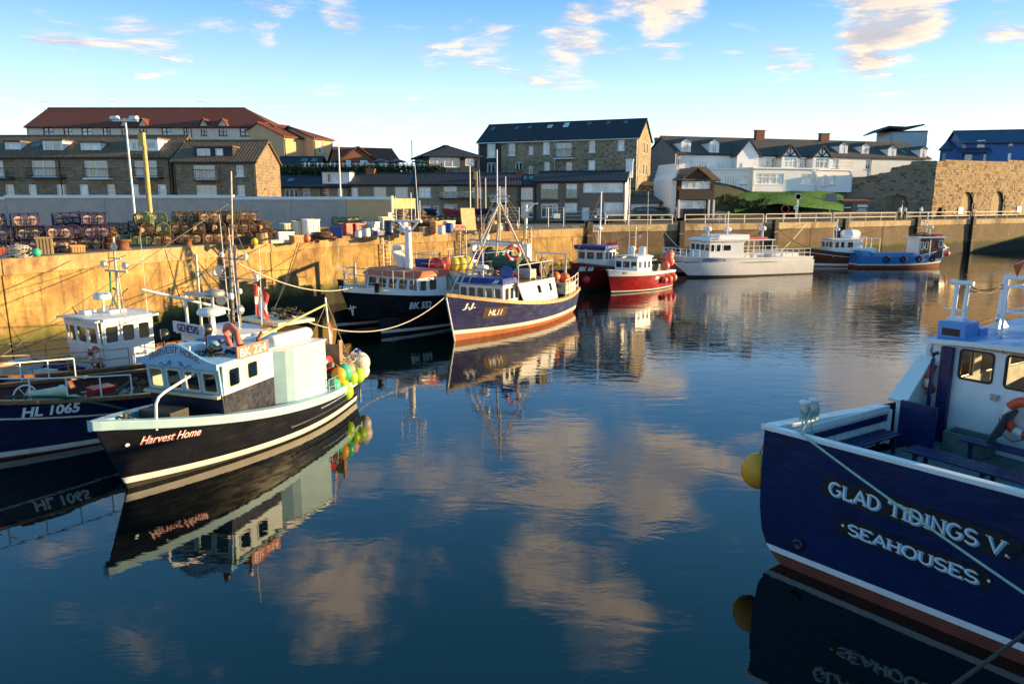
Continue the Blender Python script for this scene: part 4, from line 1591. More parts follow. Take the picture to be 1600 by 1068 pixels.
for px, m_, nm in ((595, navy, 'closed dark navy parasol on the terrace left of the green one'), (668 - 10, greenp, 'green parasol on the terrace beside the glazed pavilion'), (622, navy, 'low navy parasol in the middle of the bank terrace')):
    p = D(px, 264, 88.6)
    r_ = empty('parasol', p, 0, nm, 'parasol')
    mb = MB()
    mb.tube([(0, 0, 0), (0, 0, 1.15)], .03, 6)
    mb.build('pole', white, r_)
    mb = MB()
    mb.lathe([(1.15, .75), (.8, .92), (.05, 1.15)], 8, 0, None, False)
    mb.build('canopy', foliage_mat('parasol_green', (.02, .12, .06), (.03, .15, .07)) if m_ is greenp else navy, r_)

# ------------------------------------------------------------------ far quay furniture
GR = 'white railings along the far quay'


def railing(name, label, p0, p1, h, nrail, step, mat, group=None, r=.035):
    p0, p1 = Vector(p0), Vector(p1)
    d = p1 - p0
    root = empty(name, p0, math.atan2(d.y, d.x), label, 'railing', group)
    L = math.hypot(d.x, d.y)
    k = max(1, round(L / step))
    for i in range(k + 1):
        mb = MB()
        mb.tube([(L * i / k, 0, d.z * i / k), (L * i / k, 0, d.z * i / k + h)], r * 1.2, 6)
        mb.build('post', mat, root)
    for j in range(nrail):
        z = h * (j + 1) / nrail - .02
        mb = MB()
        mb.tube([(0, 0, z), (L, 0, d.z + z)], r, 6)
        mb.build('rail', mat, root)
    return root


def qline(px0, px1, off, z=4.41):
    out = []
    line = inset(QB, off)
    for px in (px0, px1):
        best = None
        for a, b in zip(line, line[1:]):
            for i in range(60):
                f_ = i / 60
                x, y = a[0] + (b[0] - a[0]) * f_, a[1] + (b[1] - a[1]) * f_
                dep = y * math.cos(PITCH) + (CAMH - z) * math.sin(PITCH)
                e = abs(800 + F * x / dep - px)
                if best is None or e < best[0]:
                    best = (e, (x, y, z))
        out.append(Vector(best[1]))
    return out


rail_m = M('weathered_white_rail', (.66, .60, .50), .5, .12, 3, dirt=.3, dcol=(.3, .2, .12))
for (x0, x1, lb) in ((945, 1050, 'weathered white two bar railing on the quay in front of the dark car'), (1068, 1190, 'weathered white two bar railing in front of the harbour office'), (1196, 1300, 'weathered white two bar railing above the brown launch'),
                     (1303, 1400, 'weathered white two bar railing beside the low rubble wall'), (1416, 1515, 'weathered white two bar railing below the first kiln arch'), (1522, 1588, 'weathered white two bar railing below the second kiln arch')):
    a, b = qline(x0, x1, .8)
    railing('quay_railing', lb, a, b, .95, 2, 2.6, rail_m, GR, .05)
a, b = Vector((*wpt(883, 78.5), 4.41)), Vector((*wpt(978, 78.8), 4.41))
railing('garden_railing', 'pale three bar railing in front of the brown rendered house', a, b, 1.25, 3, 1.9, rail_m, None, .03)
for px0, px1, lb in ((793, 811, 'leaning steel field gate left of the white davit'), (857, 881, 'tall steel gate with a yellow notice in front of the brown house')):
    a, b = Vector((*wpt(px0, 68), 4.4)), Vector((*wpt(px1, 68.3), 4.4))
    g_ = railing('yard_gate', lb, a, b, 1.75, 6, 1.4, steel, None, .025)
    g_['category'] = 'gate'
    if px0 > 850:
        mb = MB()
        mb.box(.5, 1.1, -.06, -.03, .75, 1.2)
        mb.build('notice', white, g_)

fend = [917, 1061, 1206, 1318, 1428, 1515]
lbs = ['behind the dark red boat', 'behind the catamaran bow', 'behind the catamaran stern', 'behind the brown launch', 'beside the blue boat wheelhouse', 'right of the blue boat']
for px, lb in zip(fend, lbs):
    a, _ = qline(px, px, -.24, 0)
    a2 = qline(px + 4, px + 5, -.24, 0)[0]
    d_ = a2 - a
    r_ = empty('timber_fender', (a.x, a.y, 0), math.atan2(d_.y, d_.x) if d_.length else .5, 'dark timber fender pile on the far quay wall ' + lb, 'fender', 'timber fender piles on the far quay')
    mb = MB()
    mb.box(-.32, .32, -.22, .22, -1.2, 4.75)
    mb.build('pile', oldwood, r_, .03)
    for z in (1.6, 3.4):
        mb = MB()
        mb.box(-.36, .36, -.25, .2, z, z + .12)
        mb.build('iron_strap', rust, r_)


# quay ladders on the near wall
def quay_ladder(px, py, label):
    p = G(px, py, 4.4)
    best = min(zip(QA, QA[1:]), key=lambda ab: abs((Vector(ab[0]) + Vector(ab[1])).x / 2 - p.x))
    t = (Vector(best[1]) - Vector(best[0])).normalized()
    a, b = best
    f_ = (p.x - a[0]) / (b[0] - a[0])
    y = a[1] + (b[1] - a[1]) * f_
    r_ = empty('quay_ladder', (p.x + t.y * .12, y - t.x * .12, 0), math.atan2(t.y, t.x), label, 'ladder', 'iron ladders down the near quay wall')
    for sx in (-.28, .28):
        mb = MB()
        mb.tube([(sx, -.10, .3), (sx, -.05, 4.45)] + arc((sx, .32, 4.45), .37, 180, 0, 10, (0, 1, 0), (0, 0, 1)), .035, 6)
        mb.build('stile', steel, r_)
    for i in range(14):
        mb = MB()
        mb.tube([(-.28, -.08, .5 + i * .29), (.28, -.08, .5 + i * .29)], .02, 5)
        mb.build('rung', steel, r_)


quay_ladder(583, 371, 'iron quay ladder left of the white mast of the black trawler')
quay_ladder(722, 362, 'iron quay ladder behind the blue bucket')
quay_ladder(824, 359.5, 'iron quay ladder below the davit, right of the A-frame mast')


# ------------------------------------------------------------------ lobster pots
def net_mat(name, c1, c2):
    m, t, b = principled(name)
    tc = t.n('ShaderNodeTexCoord')
    oi = t.n('ShaderNodeObjectInfo')
    n1 = t.noise(tc.outputs['Object'], 6, 3, .6)
    c = t.mix(t.ramp(n1, .3, .7), c1, c2)
    c = t.mix(t.math('MULTIPLY', oi.outputs['Random'], .55), c, [x * .35 + .01 for x in c1])
    t.l(c, b.inputs['Base Color'])
    b.inputs['Roughness'].default_value = .85
    return m


net_p = net_mat('purple_netting', (.05, .035, .12), (.10, .07, .17))
net_b = net_mat('brown_netting', (.14, .075, .035), (.24, .14, .07))
net_g = net_mat('green_netting', (.05, .16, .06), (.16, .30, .10))
net_k = net_mat('dark_blue_netting', (.015, .02, .05), (.03, .04, .09))
hoop_m = {0: M('navy_hoop', (.03, .025, .07), .6, .3, 5), 1: M('rusty_hoop', (.15, .08, .04), .8, .35, 5), 2: M('grey_green_hoop', (.12, .17, .09), .7, .3, 5)}
eye_m = M('pale_eye_net', (.62, .42, .26), .8, .25, 6)
slat_m = M('pot_slat', (.16, .11, .06), .85, .3, 5)


def make_pot(L, W, H, netm, hoopm, seed):
    """D-section creel: base slats, hoops, netting, entrance eyes, rope bridle"""
    rg = random.Random(seed)
    root = empty('lobster_pot')
    zb = H * .48
    prof = lambda k, n: (W / 2 * math.cos(math.pi * k / n), zb + (H - zb) * math.sin(math.pi * k / n))
    fr = MB()
    for x in (-L / 2, -L / 6, L / 6, L / 2):
        pts = [(x, W / 2, 0.02)] + [(x, *prof(k, 8)) for k in range(9)] + [(x, -W / 2, 0.02)]
        fr.tube(pts, .016, 5)
    for y in (-W / 2, W / 2):
        fr.tube([(-L / 2, y, .02), (L / 2, y, .02)], .018, 5)
    for k in (0, 4, 8):
        y, z = prof(k, 8)
        fr.tube([(-L / 2, y, z), (L / 2, y, z)], .012, 4)
    fr.build('frame', hoopm, root)
    bs = MB()
    for i in range(5):
        y = -W / 2 + W * (i + .5) / 5
        bs.box(-L / 2, L / 2, y - W * .06, y + W * .06, .0, .018)
    bs.build('base_slat', slat_m, root)
    nt = MB()
    nn = 16
    full = [(W / 2, .02), (W / 2, zb * .5)] + [prof(k, 10) for k in range(11)] + [(-W / 2, zb * .5), (-W / 2, .02)]
    for i in range(nn + 1):
        x = -L / 2 + L * i / nn
        for sl in (-1, 1):
            pts = []
            for k, (y, z) in enumerate(full):
                xx = x + sl * (k - 7) * L / 26
                if -L / 2 <= xx <= L / 2:
                    pts.append((xx, y * .985, z * .99))
            if len(pts) > 1:
                nt.tube(pts, .0065, 3, smooth=False)
    for sx in (-1, 1):           # end nets
        for k in range(7):
            y = -W / 2 + W * (k + .5) / 7
            zt = zb + (H - zb) * math.sqrt(max(0, 1 - (2 * y / W) ** 2))
            nt.tube([(sx * L / 2, y, .02), (sx * L / 2, y, zt)], .0065, 3, smooth=False)
        for k in range(1, 6):
            z = H * k / 6
            wy = W / 2 if z < zb else W / 2 * math.sqrt(max(0, 1 - ((z - zb) / (H - zb)) ** 2))
            nt.tube([(sx * L / 2, -wy, z), (sx * L / 2, wy, z)], .0065, 3, smooth=False)
    nt.build('netting', netm, root)
    ey = MB()
    for sx, sy in ((-.22, 1), (.22, -1), (.25, 1), (-.26, -1)):
        ey.lathe([(.15, .0), (.11, .05), (.085, .16)], 9, 0, Matrix.Translation((sx * L, sy * W * .47, H * .42)) @ Matrix.Rotation(sy * math.pi / 2, 4, 'X'))
    ey.build('entrance_eye', eye_m, root)
    return root


PG = {}
protos = [make_pot(.82, .52, .45, net_p, hoop_m[0], 1), make_pot(.80, .52, .45, net_k, hoop_m[0], 2), make_pot(.80, .50, .44, net_b, hoop_m[1], 3), make_pot(.78, .5, .45, net_g, hoop_m[2], 4)]
used = [False] * 4


def pot(kind, loc, rz, label, group, tilt=0):
    if not used[kind]:
        r_ = protos[kind]
        used[kind] = True
    else:
        r_ = copy_tree(protos[kind])
    r_.location = loc
    r_.rotation_euler = (tilt, random.uniform(-.05, .05), rz)
    k_ = random.uniform(1.2, 1.42)
    r_.scale = (k_, k_ * random.uniform(.95, 1.1), 1.3)
    r_['label'], r_['category'], r_['group'] = label, 'lobster pot', group
    return r_


def stack(px, py, ncol, nrow, ndeep, kinds, side, label, group, face=0, drop=None):
    """stack of pots: px,py = photo foot of the front left corner on the quay; face 0 long side to the water, 1 ends"""
    rg = random.Random(label)
    p = G(px, py, QZ)
    wx, wy = (1.12, .78) if face == 0 else (.76, 1.16)
    ang = side
    c, s_ = math.cos(ang), math.sin(ang)
    rows = ['bottom', 'second', 'third', 'fourth', 'fifth']
    for r_ in range(nrow):
        cols = ncol - (drop[r_] if drop else 0)
        for i in range(cols):
            for d in range(ndeep):
                if r_ == nrow - 1 and rg.random() < .18:
                    continue
                x = (i + .5 + (.25 if r_ % 2 else 0)) * wx + rg.uniform(-.14, .14)
                y = (d + .5) * wy + rg.uniform(-.05, .05)
                f_ = rg.random() < .22
                rz = ang + (math.pi / 2 if face else 0) + rg.uniform(-.28, .28) + (math.pi / 2 if f_ else 0)
                nm = 'top' if r_ == nrow - 1 else rows[r_]
                cn = '' if cols == 1 else ', left' if i == 0 else ', right' if i == cols - 1 else ', middle'
                pot(rg.choice(kinds), (p.x + x * c - y * s_, p.y + x * s_ + y * c, QZ + .01 + r_ * .565), rz,
                    label + ', %s row%s%s' % (nm, cn, '' if ndeep == 1 else ', front' if d == 0 else ', rear'), group, rg.uniform(-.12, .12))


ang1 = math.atan2(8.5, 3.8)
stack(-34, 398, 3, 3, 2, [0, 0, 1], .55, 'purple lobster pot, stack at the left edge', 'purple lobster pots at the left edge', drop=[0, 0, 1])
stack(84, 391, 2, 3, 2, [0, 1, 0], .45, 'purple lobster pot, stack beside the box cage', 'purple lobster pots in the second stack')
stack(152, 384, 1, 2, 1, [2], .5, 'brown lobster pot beside the coiled rope heap', 'brown lobster pots by the rusty bollard')
stack(214, 384.5, 2, 3, 2, [3, 3, 2], .5, 'green lobster pot below the yellow pole', 'green lobster pots below the yellow pole', face=1)
stack(190, 379, 1, 2, 1, [3, 1], .5, 'dark green lobster pot left of the yellow pole', 'green lobster pots below the yellow pole')
stack(256, 382, 1, 2, 2, [2], .55, 'brown lobster pot just right of the green stack', 'brown lobster pots beside the green stack')
stack(284, 381.5, 3, 3, 2, [2], .62, 'brown lobster pot, tall stack behind small bollard', 'brown lobster pots in the tall stack')
stack(350, 378.5, 2, 3, 1, [2, 2, 3], .62, 'brown lobster pot, stack behind the ladder mast', 'brown lobster pots in the tall stack')
stack(383, 378.5, 3, 2, 2, [2, 2], .7, 'brown lobster pot, heap right of the ladder mast', 'brown lobster pots in the loose heap', face=1)
stack(424, 375.5, 2, 2, 1, [3, 2], .7, 'greenish lobster pot beside white slatted crates', 'mixed lobster pots by the white crates')
stack(512, 364, 2, 2, 1, [3], .4, 'green lobster pot behind the blue tub', 'green lobster pots behind the blue tub')
stack(535, 361.5, 3, 3, 1, [2], .45, 'brown lobster pot behind the fish crates', 'brown lobster pots behind the fish crates', drop=[0, 0, 1])
stack(636, 363, 2, 2, 1, [2], .5, 'brown lobster pot below the yellow board', 'brown lobster pots below the yellow board')
stack(664, 360.5, 3, 2, 1, [2, 1], .5, 'brown lobster pot right of the yellow board', 'brown lobster pots right of the yellow board')
stack(735, 358, 3, 2, 1, [2, 1], .6, 'brown lobster pot behind the A-frame mast', 'brown lobster pots behind the A-frame')


# ------------------------------------------------------------------ quay clutter
def bollard(px, py, h, r, label):
    p = G(px, py, QZ)
    mb = MB()
    mb.lathe([(r * 1.15, 0), (r * 1.1, .05), (r * .82, .1), (r * .8, h * .75), (r * 1.05, h * .86), (r * 1.15, h * .92), (r * 1.1, h), (r * .3, h + .02)], 18)
    o = mb.build('bollard', rust)
    o.location = p
    tag(o, label, 'bollard', 'rusty bollards on the near quay')


bollard(193, 390.5, .48, .33, 'large rusty bollard between the purple and green pot stacks')
bollard(294, 384.5, .36, .22, 'small rusty bollard in front of the brown pots')
bollard(752, 362, .6, .3, 'rusty bollard right of the tan board')
bollard(794, 361, .6, .3, 'rusty bollard below the field gate')


def crate(px, py, sx, sy, sz, mat, label, rz=.6, z=QZ, group=None, name='fish_crate', cat='crate', ribs=True, tilt=0):
    p = G(px, py, QZ) if z == QZ else Vector((*G(px, py, QZ).xy, z))
    t_ = .03
    root = empty(name, (p.x, p.y, z + .006), rz, label, cat, group)
    root.rotation_euler.x = tilt
    mb = MB()
    mb.box(-sx / 2, sx / 2, -sy / 2, sy / 2, 0, t_)
    mb.box(-sx / 2, -sx / 2 + t_, -sy / 2, sy / 2, t_, sz).box(sx / 2 - t_, sx / 2, -sy / 2, sy / 2, t_, sz)
    mb.box(-sx / 2 + t_, sx / 2 - t_, -sy / 2, -sy / 2 + t_, t_, sz).box(-sx / 2 + t_, sx / 2 - t_, sy / 2 - t_, sy / 2, t_, sz)
    mb.build('tray', mat, root, .01)
    mb = MB()
    e = .025
    mb.box(-sx / 2 - e, sx / 2 + e, -sy / 2 - e, -sy / 2 - .002, sz - .06, sz + .01).box(-sx / 2 - e, sx / 2 + e, sy / 2 + .002, sy / 2 + e, sz - .06, sz + .01)
    for k in range(5):
        x = -sx / 2 + sx * (k + .5) / 5
        mb.box(x - .015, x + .015, -sy / 2 - .02, -sy / 2 - .002, .03, sz - .07)
    mb.build('rim', mat, root)
    return root


cr = [(444, 376, 1.0, .6, .5, white, 'white slatted crate left of the tall pale crates', 0), (470, 374, .7, .6, 1.1, cream, 'tall pale slatted crate beside the green pots', 0), (487, 374.5, .8, .7, 1.2, white, 'taller white slatted crate right of the pale one', 0),
      (463, 379, .6, .5, .4, M('tan_plastic', (.5, .28, .1), .6), 'tan tub at the quay edge left of the rope heap', 0),
      (543, 366, .9, .7, .75, redp, 'red fish crate at the left of the crate row', 0), (562, 365.5, .9, .7, .75, pink, 'salmon fish crate right of the red one', 0), (582, 364.5, .9, .7, .8, white, 'white fish crate in the middle of the crate row', 0),
      (601, 364, .6, .6, 1.15, cream, 'tall cream bin at the right of the crate row', 0), (616, 363, .6, .6, 1.2, white, 'tall white bin left of the post', 0),
      (700, 361, .9, .7, .8, cream, 'cream crate beside the red fish box', 0.1), (682, 362.5, .8, .6, .8, M('tan_plastic', (.5, .28, .1), .6), 'tan crate below the shrub of nets', 0),
      (714, 360, 1.0, .6, .45, redp, 'red fish box on the quay left of the tan board', 0)]
for q in cr:
    crate(*q[:7], rz=.85 + q[7] + random.uniform(-.2, .2))
crate(525, 372, .75, .75, .75, bluep, 'blue tub at the quay edge left of the crate row', .3)
crate(499, 370, 1.3, .7, .5, M('tan_board', (.5, .30, .15), .7), 'tilted wooden fish box left of the blue tub', .4, tilt=.35)
crate(71, 397, .62, .5, .72, M('tan_mesh', (.30, .22, .12), .8), 'small brown box cage in front of the purple stacks', .5)
crate(8, 398, .5, .4, .3, orange, 'orange box at the left edge of the quay', .4)
# lying board, red skip
mb = MB()
mb.box(-.75, .75, -.05, .05, 0, 1.75)
o = mb.build('board', M('tan_board', (.5, .30, .15), .7))
o.location = G(733, 359.5, QZ)
o.rotation_euler = (-.12, 0, .8)
tag(o, 'upright tan plywood board right of the second ladder', 'board')
mb = MB()
mb.hexa([(-1.2, -.6, .9), (.6, -.6, .2), (.6, .6, .2), (-1.2, .6, .9), (-1.5, -.7, 1.7), (.75, -.7, 1.5), (.75, .7, 1.5), (-1.5, .7, 1.7)])
mb.box(.2, .8, -.5, .5, -.0, .25)
o = mb.build('skip', M('oxide_red', (.22, .03, .025), .6, .25, dirt=.3))
o.location = G(719, 357, QZ)
tag(o, 'dark red tipping skip leaning on the quay beside the tan board', 'skip')


def heap(name, label, px, py, w, h, mat, cat, n=60, r=.02, z=QZ):
    """tangled heap of rope / net loops"""
    p = G(px, py, QZ)
    rg = random.Random(label)
    mb = MB()
    for k in range(n):
        f_ = rg.random()
        zz = h * f_ ** 1.3
        rr = w / 2 * (1 - .75 * f_)
        a = rg.uniform(0, 6.28)
        c = Vector((rg.uniform(-1, 1) * rr * .6, rg.uniform(-1, 1) * rr * .6, zz))
        q = rg.uniform(.12, .3) * w
        pts = [c + Vector((math.cos(a + t) * q, math.sin(a + t) * q * .8, .06 * math.sin(2 * t + k) + .02)) for t in [6.28 * i / 9 for i in range(9)]]
        mb.tube([Vector((v.x, v.y, max(.015, v.z))) for v in pts], r, 4, closed=True)
    o = mb.build(name, mat)
    o.location = (p.x, p.y, z)
    tag(o, label, cat)


heap('rope_coil', 'big coiled heap of brown rope beside the rusty bollard', 173, 388, 1.0, 1.0, net_b, 'rope', 90, .03)
heap('net_heap', 'tangle of pale netting and rope under the left purple stack', 30, 401, 1.3, .4, rope_w, 'net')
heap('net_heap', 'heap of dark netting at the quay edge below the mast', 385, 381, 1.6, .35, net_b, 'net')
heap('net_heap', 'brown net pile spilling over the quay edge beside the tan tub', 500, 374.5, 2.2, .4, net_b, 'net', 80)
heap('net_heap', 'tall pile of pale fishing gear below the yellow sign board', 628, 365, 1.6, 1.7, M('pale_gear', (.4, .30, .2), .8, .4, 4), 'net', 130, .03)
heap('net_heap', 'tall pile of brown nets right of the yellow sign board', 655, 362, 1.8, 1.5, net_b, 'net', 120, .03)
heap('net_heap', 'dark heap of nets behind the tan board', 755, 356, 2.6, 1.6, net_k, 'net', 130, .035)
heap('net_heap', 'blue sheeted nets in front of the white cottage door', 672, 357, 1.8, 1.6, navy, 'net', 90, .05)


def barrel(px, py, r, h_, mat, label, band=None):
    p = G(px, py, QZ)
    root = empty('barrel', p, random.uniform(0, 3), label, 'barrel')
    mb = MB()
    mb.lathe([(r * .9, .006), (r, .04), (r * 1.05, h_ * .33), (r, h_ * .36), (r * 1.05, h_ * .66), (r, h_ * .69), (r, h_ - .03), (r * .92, h_)], 16)
    mb.build('drum', mat, root)
    mb = MB()
    mb.lathe([(r * .94, h_ + .001), (r * .94, h_ + .03), (r * .2, h_ + .035)], 16)
    mb.build('lid', band or black, root)


barrel(608, 367, .32, .95, navy, 'navy barrel in front of the tall cream bin')
barrel(631, 366.5, .3, .9, white, 'white barrel with black lid at the foot of the sign board post')
barrel(572, 369.5, .28, .55, M('pale_tub', (.6, .62, .6), .6), 'short grey tub in front of the salmon fish crate')
barrel(560, 371, .2, .42, white, 'little white bucket beside the first quay ladder')
barrel(410, 381.5, .3, .6, M('tan_plastic', (.5, .28, .1), .6), 'tan tub standing before the brown pot heap')
barrel(702, 364, .28, .7, bluep, 'blue barrel in front of the cream crate')
barrel(770, 361, .3, .8, M('tan_plastic', (.5, .28, .1), .6), 'tan barrel left of the field gate')
barrel(690, 366, .25, .6, white, 'white barrel at the quay edge in front of the tan crate')
for q in ((432, 379.5, 1.1, .8, .16, cream, 'low cream pallet lying in front of the green pots'), (644, 367.5, 1.2, .8, .2, wood, 'bare wood pallet at the foot of the fishing gear pile'), (452, 372, .9, .6, .9, M('pale_mesh_box', (.5, .48, .38), .7), 'pale mesh cage box behind the white slatted crate'),
          (664, 366, .7, .5, .5, M('tan_mesh', (.3, .22, .12), .8), 'brown slatted box right of the wooden pallet'), (592, 368, .6, .45, .3, bluep, 'low blue tray in front of the white fish crate'), (784, 361, .7, .5, .55, cream, 'cream box behind the A-frame mast legs'),
          (121, 394, .55, .45, .3, M('tan_plastic', (.5, .28, .1), .6), 'small tan tub before the second purple stack')):
    crate(*q, rz=.85 + random.uniform(-.2, .2))


def float_ball(px, py, r, mat, label):
    p = G(px, py, QZ)
    root = empty('buoy', p, 0, label, 'buoy')
    mb = MB()
    mb.ball((0, 0, r), r, 0, 14, 10, 1, 1, 1.1)
    mb.build('float', mat, root)
    mb = MB()
    mb.lathe([(r * .25, 2 * r), (r * .22, 2.25 * r), (r * .1, 2.35 * r)], 8)
    mb.build('eyelet', black, root)


float_ball(480, 378, .2, orange, 'orange buoy on the quay edge before the tall white crate')
float_ball(515, 374, .2, pink, 'salmon buoy beside the blue tub')
float_ball(676, 366, .22, orange, 'orange buoy beside the brown slatted box')
float_ball(398, 383, .18, yellow, 'yellow buoy at the quay edge before the pot heap')
float_ball(58, 401, .17, M('sea_green_buoy', (.05, .5, .28), .35, .06), 'sea green buoy beside the pale net tangle')


# poles and lamps
def pole(name, label, cat, px, pyb, ptop, Y=None, r=.06, mat=steel, lean=0, head=None, z=None):
    p = G(px, pyb, QZ) if Y is None else Vector((*wpt(px, Y, 5), QZ if z is None else z))
    zt = zof(ptop, p.y)
    root = empty(name, p, 0, label, cat)
    h_ = zt - p.z
    mb = MB()
    mb.tube([(0, 0, 0), (lean * .5, 0, h_ * .5), (lean, 0, h_)], [r, r * .9, r * .75], 8)
    mb.build('shaft', mat, root)
    if head == 'lamp':
        mb = MB()
        mb.box(lean - .75, lean + .75, -.12, .12, h_, h_ + .14)
        mb.build('lamp_bar', steel, root)
        for sx in (-.6, .55):
            mb = MB()
            mb.hexa([(lean + sx - .22, -.3, h_ + .12), (lean + sx + .22, -.3, h_ + .12), (lean + sx + .22, .15, h_ + .16), (lean + sx - .22, .15, h_ + .16), (lean + sx - .18, -.2, h_ + .3), (lean + sx + .18, -.2, h_ + .3), (lean + sx + .18, .1, h_ + .34), (lean + sx - .18, .1, h_ + .34)])
            mb.build('lamp_head', white, root)
    if head == 'street':
        mb = MB()
        mb.tube([(lean, 0, h_ - .1), (lean + .1, -.3, h_ + .05), (lean + .15, -.7, h_)], .035, 6)
        mb.box(lean + .05, lean + .28, -1.05, -.6, h_ - .06, h_ + .03)
        mb.build('lamp_head', white, root)
    if head == 'cap':
        mb = MB()
        mb.box(-.24 + lean, .06 + lean, -.15, .15, h_ - .75, h_ - .02)
        mb.build('junction_box', M('yellow_wood', (.62, .46, .10), .7, .2, 5, bump=.3), root)
    return root


yel = M('yellow_pole_wood', (.5, .37, .12), .7, .2, 5, bump=.3)
pole('floodlight_mast', 'white steel floodlight mast with twin lamps behind the green pots', 'lamp post', 213, 374, 190, Y=46, r=.07, mat=white, head='lamp', lean=-.05)
pole('timber_pole', 'thick yellow timber pole standing beside the floodlight mast', 'pole', 237, 374, 207, Y=44, r=.16, mat=yel, head='cap')
pole('lamp_post', 'thin pale lamp post in front of the cottage with the box dormer', 'lamp post', 534, 365, 218, Y=60, r=.07, mat=white)
pole('lamp_post', 'pale lamp post in front of the grey cottage with two wide windows', 'lamp post', 735, 350, 257, Y=72, r=.07, mat=white, head='street')
pole('telegraph_pole', 'weathered timber telegraph pole beside the purple roofed cottage', 'pole', 745, 350, 268, Y=70, r=.16, mat=wood, head='cap')
pole('flag_pole', 'slim white pole in front of the purple roofed cottage', 'pole', 777, 352, 234, Y=68, r=.06, mat=white)
pole('flag_pole', 'short white pole right of the telegraph pole', 'pole', 759, 352, 278, Y=69, r=.05, mat=white)
pole('flag_pole', 'short white pole left of the glazed link house', 'pole', 790, 352, 276, Y=69, r=.05, mat=white)
pole('aerial_mast', 'tall thin aerial mast on the bank between bungalow and pavilion', 'mast', 646, 265, 219, Y=92, r=.06, mat=oldwood, z=9)
pole('aerial_mast', 'short thin aerial beside the tall one', 'mast', 654, 265, 236, Y=92, r=.04, mat=steel, z=9)
pole('sign_post', 'slim white post on the far quay left of the red launch', 'post', 983, 345, 268, Y=80, r=.05, mat=white, z=4.6)
pole('flag_pole', 'flagpole on the white side wall of the harbour office', 'pole', 1052, 340, 240, Y=86, r=.05, mat=white, z=4.8)
# davit
p = G(822, 357, QZ)
dv = empty('davit', (p.x, p.y + 1.5, QZ), 0, 'white swing davit crane on the quay edge beside the ladder', 'crane')
zt = zof(318, p.y + 1.5) - QZ
mb = MB()
mb.tube([(0, 0, 0), (0, 0, zt)], .14, 8)
mb.build('post', white, dv)
mb = MB()
mb.tube([(0, 0, zt - .05), (1.0, -.2, zt)], .07, 6).tube([(0, 0, zt - .75), (.7, -.14, zt - .05)], .045, 6)
mb.build('jib', white, dv)
mb = MB()
mb.cbox((.0, -.2, zt * .55), .5, .35, .6)
mb.build('winch', steel, dv)
# yellow notice board
p = G(628, 364, QZ)
sb = empty('sign_board', (p.x, p.y + 1.2, QZ), .55, 'large pale yellow sign board on a timber post among the pots', 'sign')
mb = MB()
za, zb2 = zof(326, p.y + 1.2) - QZ, zof(310, p.y + 1.2) - QZ
mb.box(-.75, .95, -.03, .03, za, zb2)
mb.build('board', M('yellow_board', (.72, .62, .28), .6, .2, 3, dirt=.25), sb)
mb = MB()
mb.box(-.98, -.8, -.1, .1, 0, zof(306, p.y + 1.2) - QZ)
mb.build('post', cream, sb)
mb = MB()
mb.box(-1.25, -.99, -.1, .08, za * .55, za * .85)
mb.build('meter_box', white, sb)


# ------------------------------------------------------------------ cars, kiosk, signs, cones
def car(label, p, rz, mat):
    root = empty('parked_car', p, rz, label, 'car')
    L, W = 4.3, 1.75
    low = [(-2.1, .32), (-2.15, .75), (-1.95, .92), (-1.55, .98), (1.0, .98), (1.75, .86), (2.1, .7), (2.14, .35)]
    top = [(-1.95, .96), (-1.45, 1.42), (-.3, 1.48), (.25, 1.42), (1.05, .97)]
    vs, fs = [], []
    mb = MB()

    def loft(pr, w0, w1, mi):
        k = len(pr)
        zmx = max(z for _, z in pr)
        zmn = min(z for _, z in pr)
        f_ = lambda z: w0 + (w1 - w0) * ((z - zmn) / (zmx - zmn)) ** 1.5
        P1 = [(x, -f_(z), z) for x, z in pr]
        P2 = [(x, f_(z), z) for x, z in pr]
        mb.add(P1 + P2, [tuple(range(k))[::-1], tuple(range(k, 2 * k))] + [(i, (i + 1) % k, k + (i + 1) % k, k + i) for i in range(k)], mi)
    loft(low, W / 2, W / 2 - .06, 0)
    loft(top, W / 2 - .08, W / 2 - .28, 0)
    mb.build('body', mat, root, .05)
    for sy in (-1, 1):
        g = MB()
        y0, y1 = sy * (W / 2 - .075), sy * (W / 2 - .26)
        q = [(-1.7, 1.02), (-1.35, 1.36), (.2, 1.36), (.85, 1.02)]
        g.prism([(x, (y0 if z < 1.2 else y1) + sy * .012, z) for x, z in q], (0, sy * .01, 0))
        g.build('side_window', glass, root)
        for x in (-1.3, 1.32):
            w = MB()
            T = Matrix.Translation((x, sy * (W / 2 - .1), .32)) @ Matrix.Rotation(math.pi / 2, 4, 'X')
            w.lathe([(.2, -.1), (.31, -.1), (.32, -.06), (.32, .06), (.31, .1), (.2, .1)], 16, 0, T)
            wo = w.build('wheel', rubber, root)
            w = MB()
            w.lathe([(.19, -.108), (.05, -.125), (.05, .125), (.19, .108)], 10, 0, T)
            w.build('rim', steel, wo)
    g = MB()
    g.hexa([(1.06, -.72, 1.0), (1.06, .72, 1.0), (1.0, .72, 1.0), (1.0, -.72, 1.0), (.36, -.6, 1.41), (.36, .6, 1.41), (.3, .6, 1.40), (.3, -.6, 1.40)])
    g.build('windscreen', glass, root)
    for sy in (-.6, .6):
        g = MB()
        g.box(2.06, 2.16, sy - .18, sy + .18, .62, .74)
        g.build('headlight', white_clean, root)
    return root


car('dark green estate car parked beside the white boathouse', (*wpt(1014, 84.5), 4.62), R(4), M('dark_green_paint', (.012, .022, .02), .2, .1))
car('dark blue car parked in front of the grey cottage behind the nets', (*wpt(748, 78), 4.42), R(3), M('dark_blue_car', (.012, .02, .035), .2, .1))

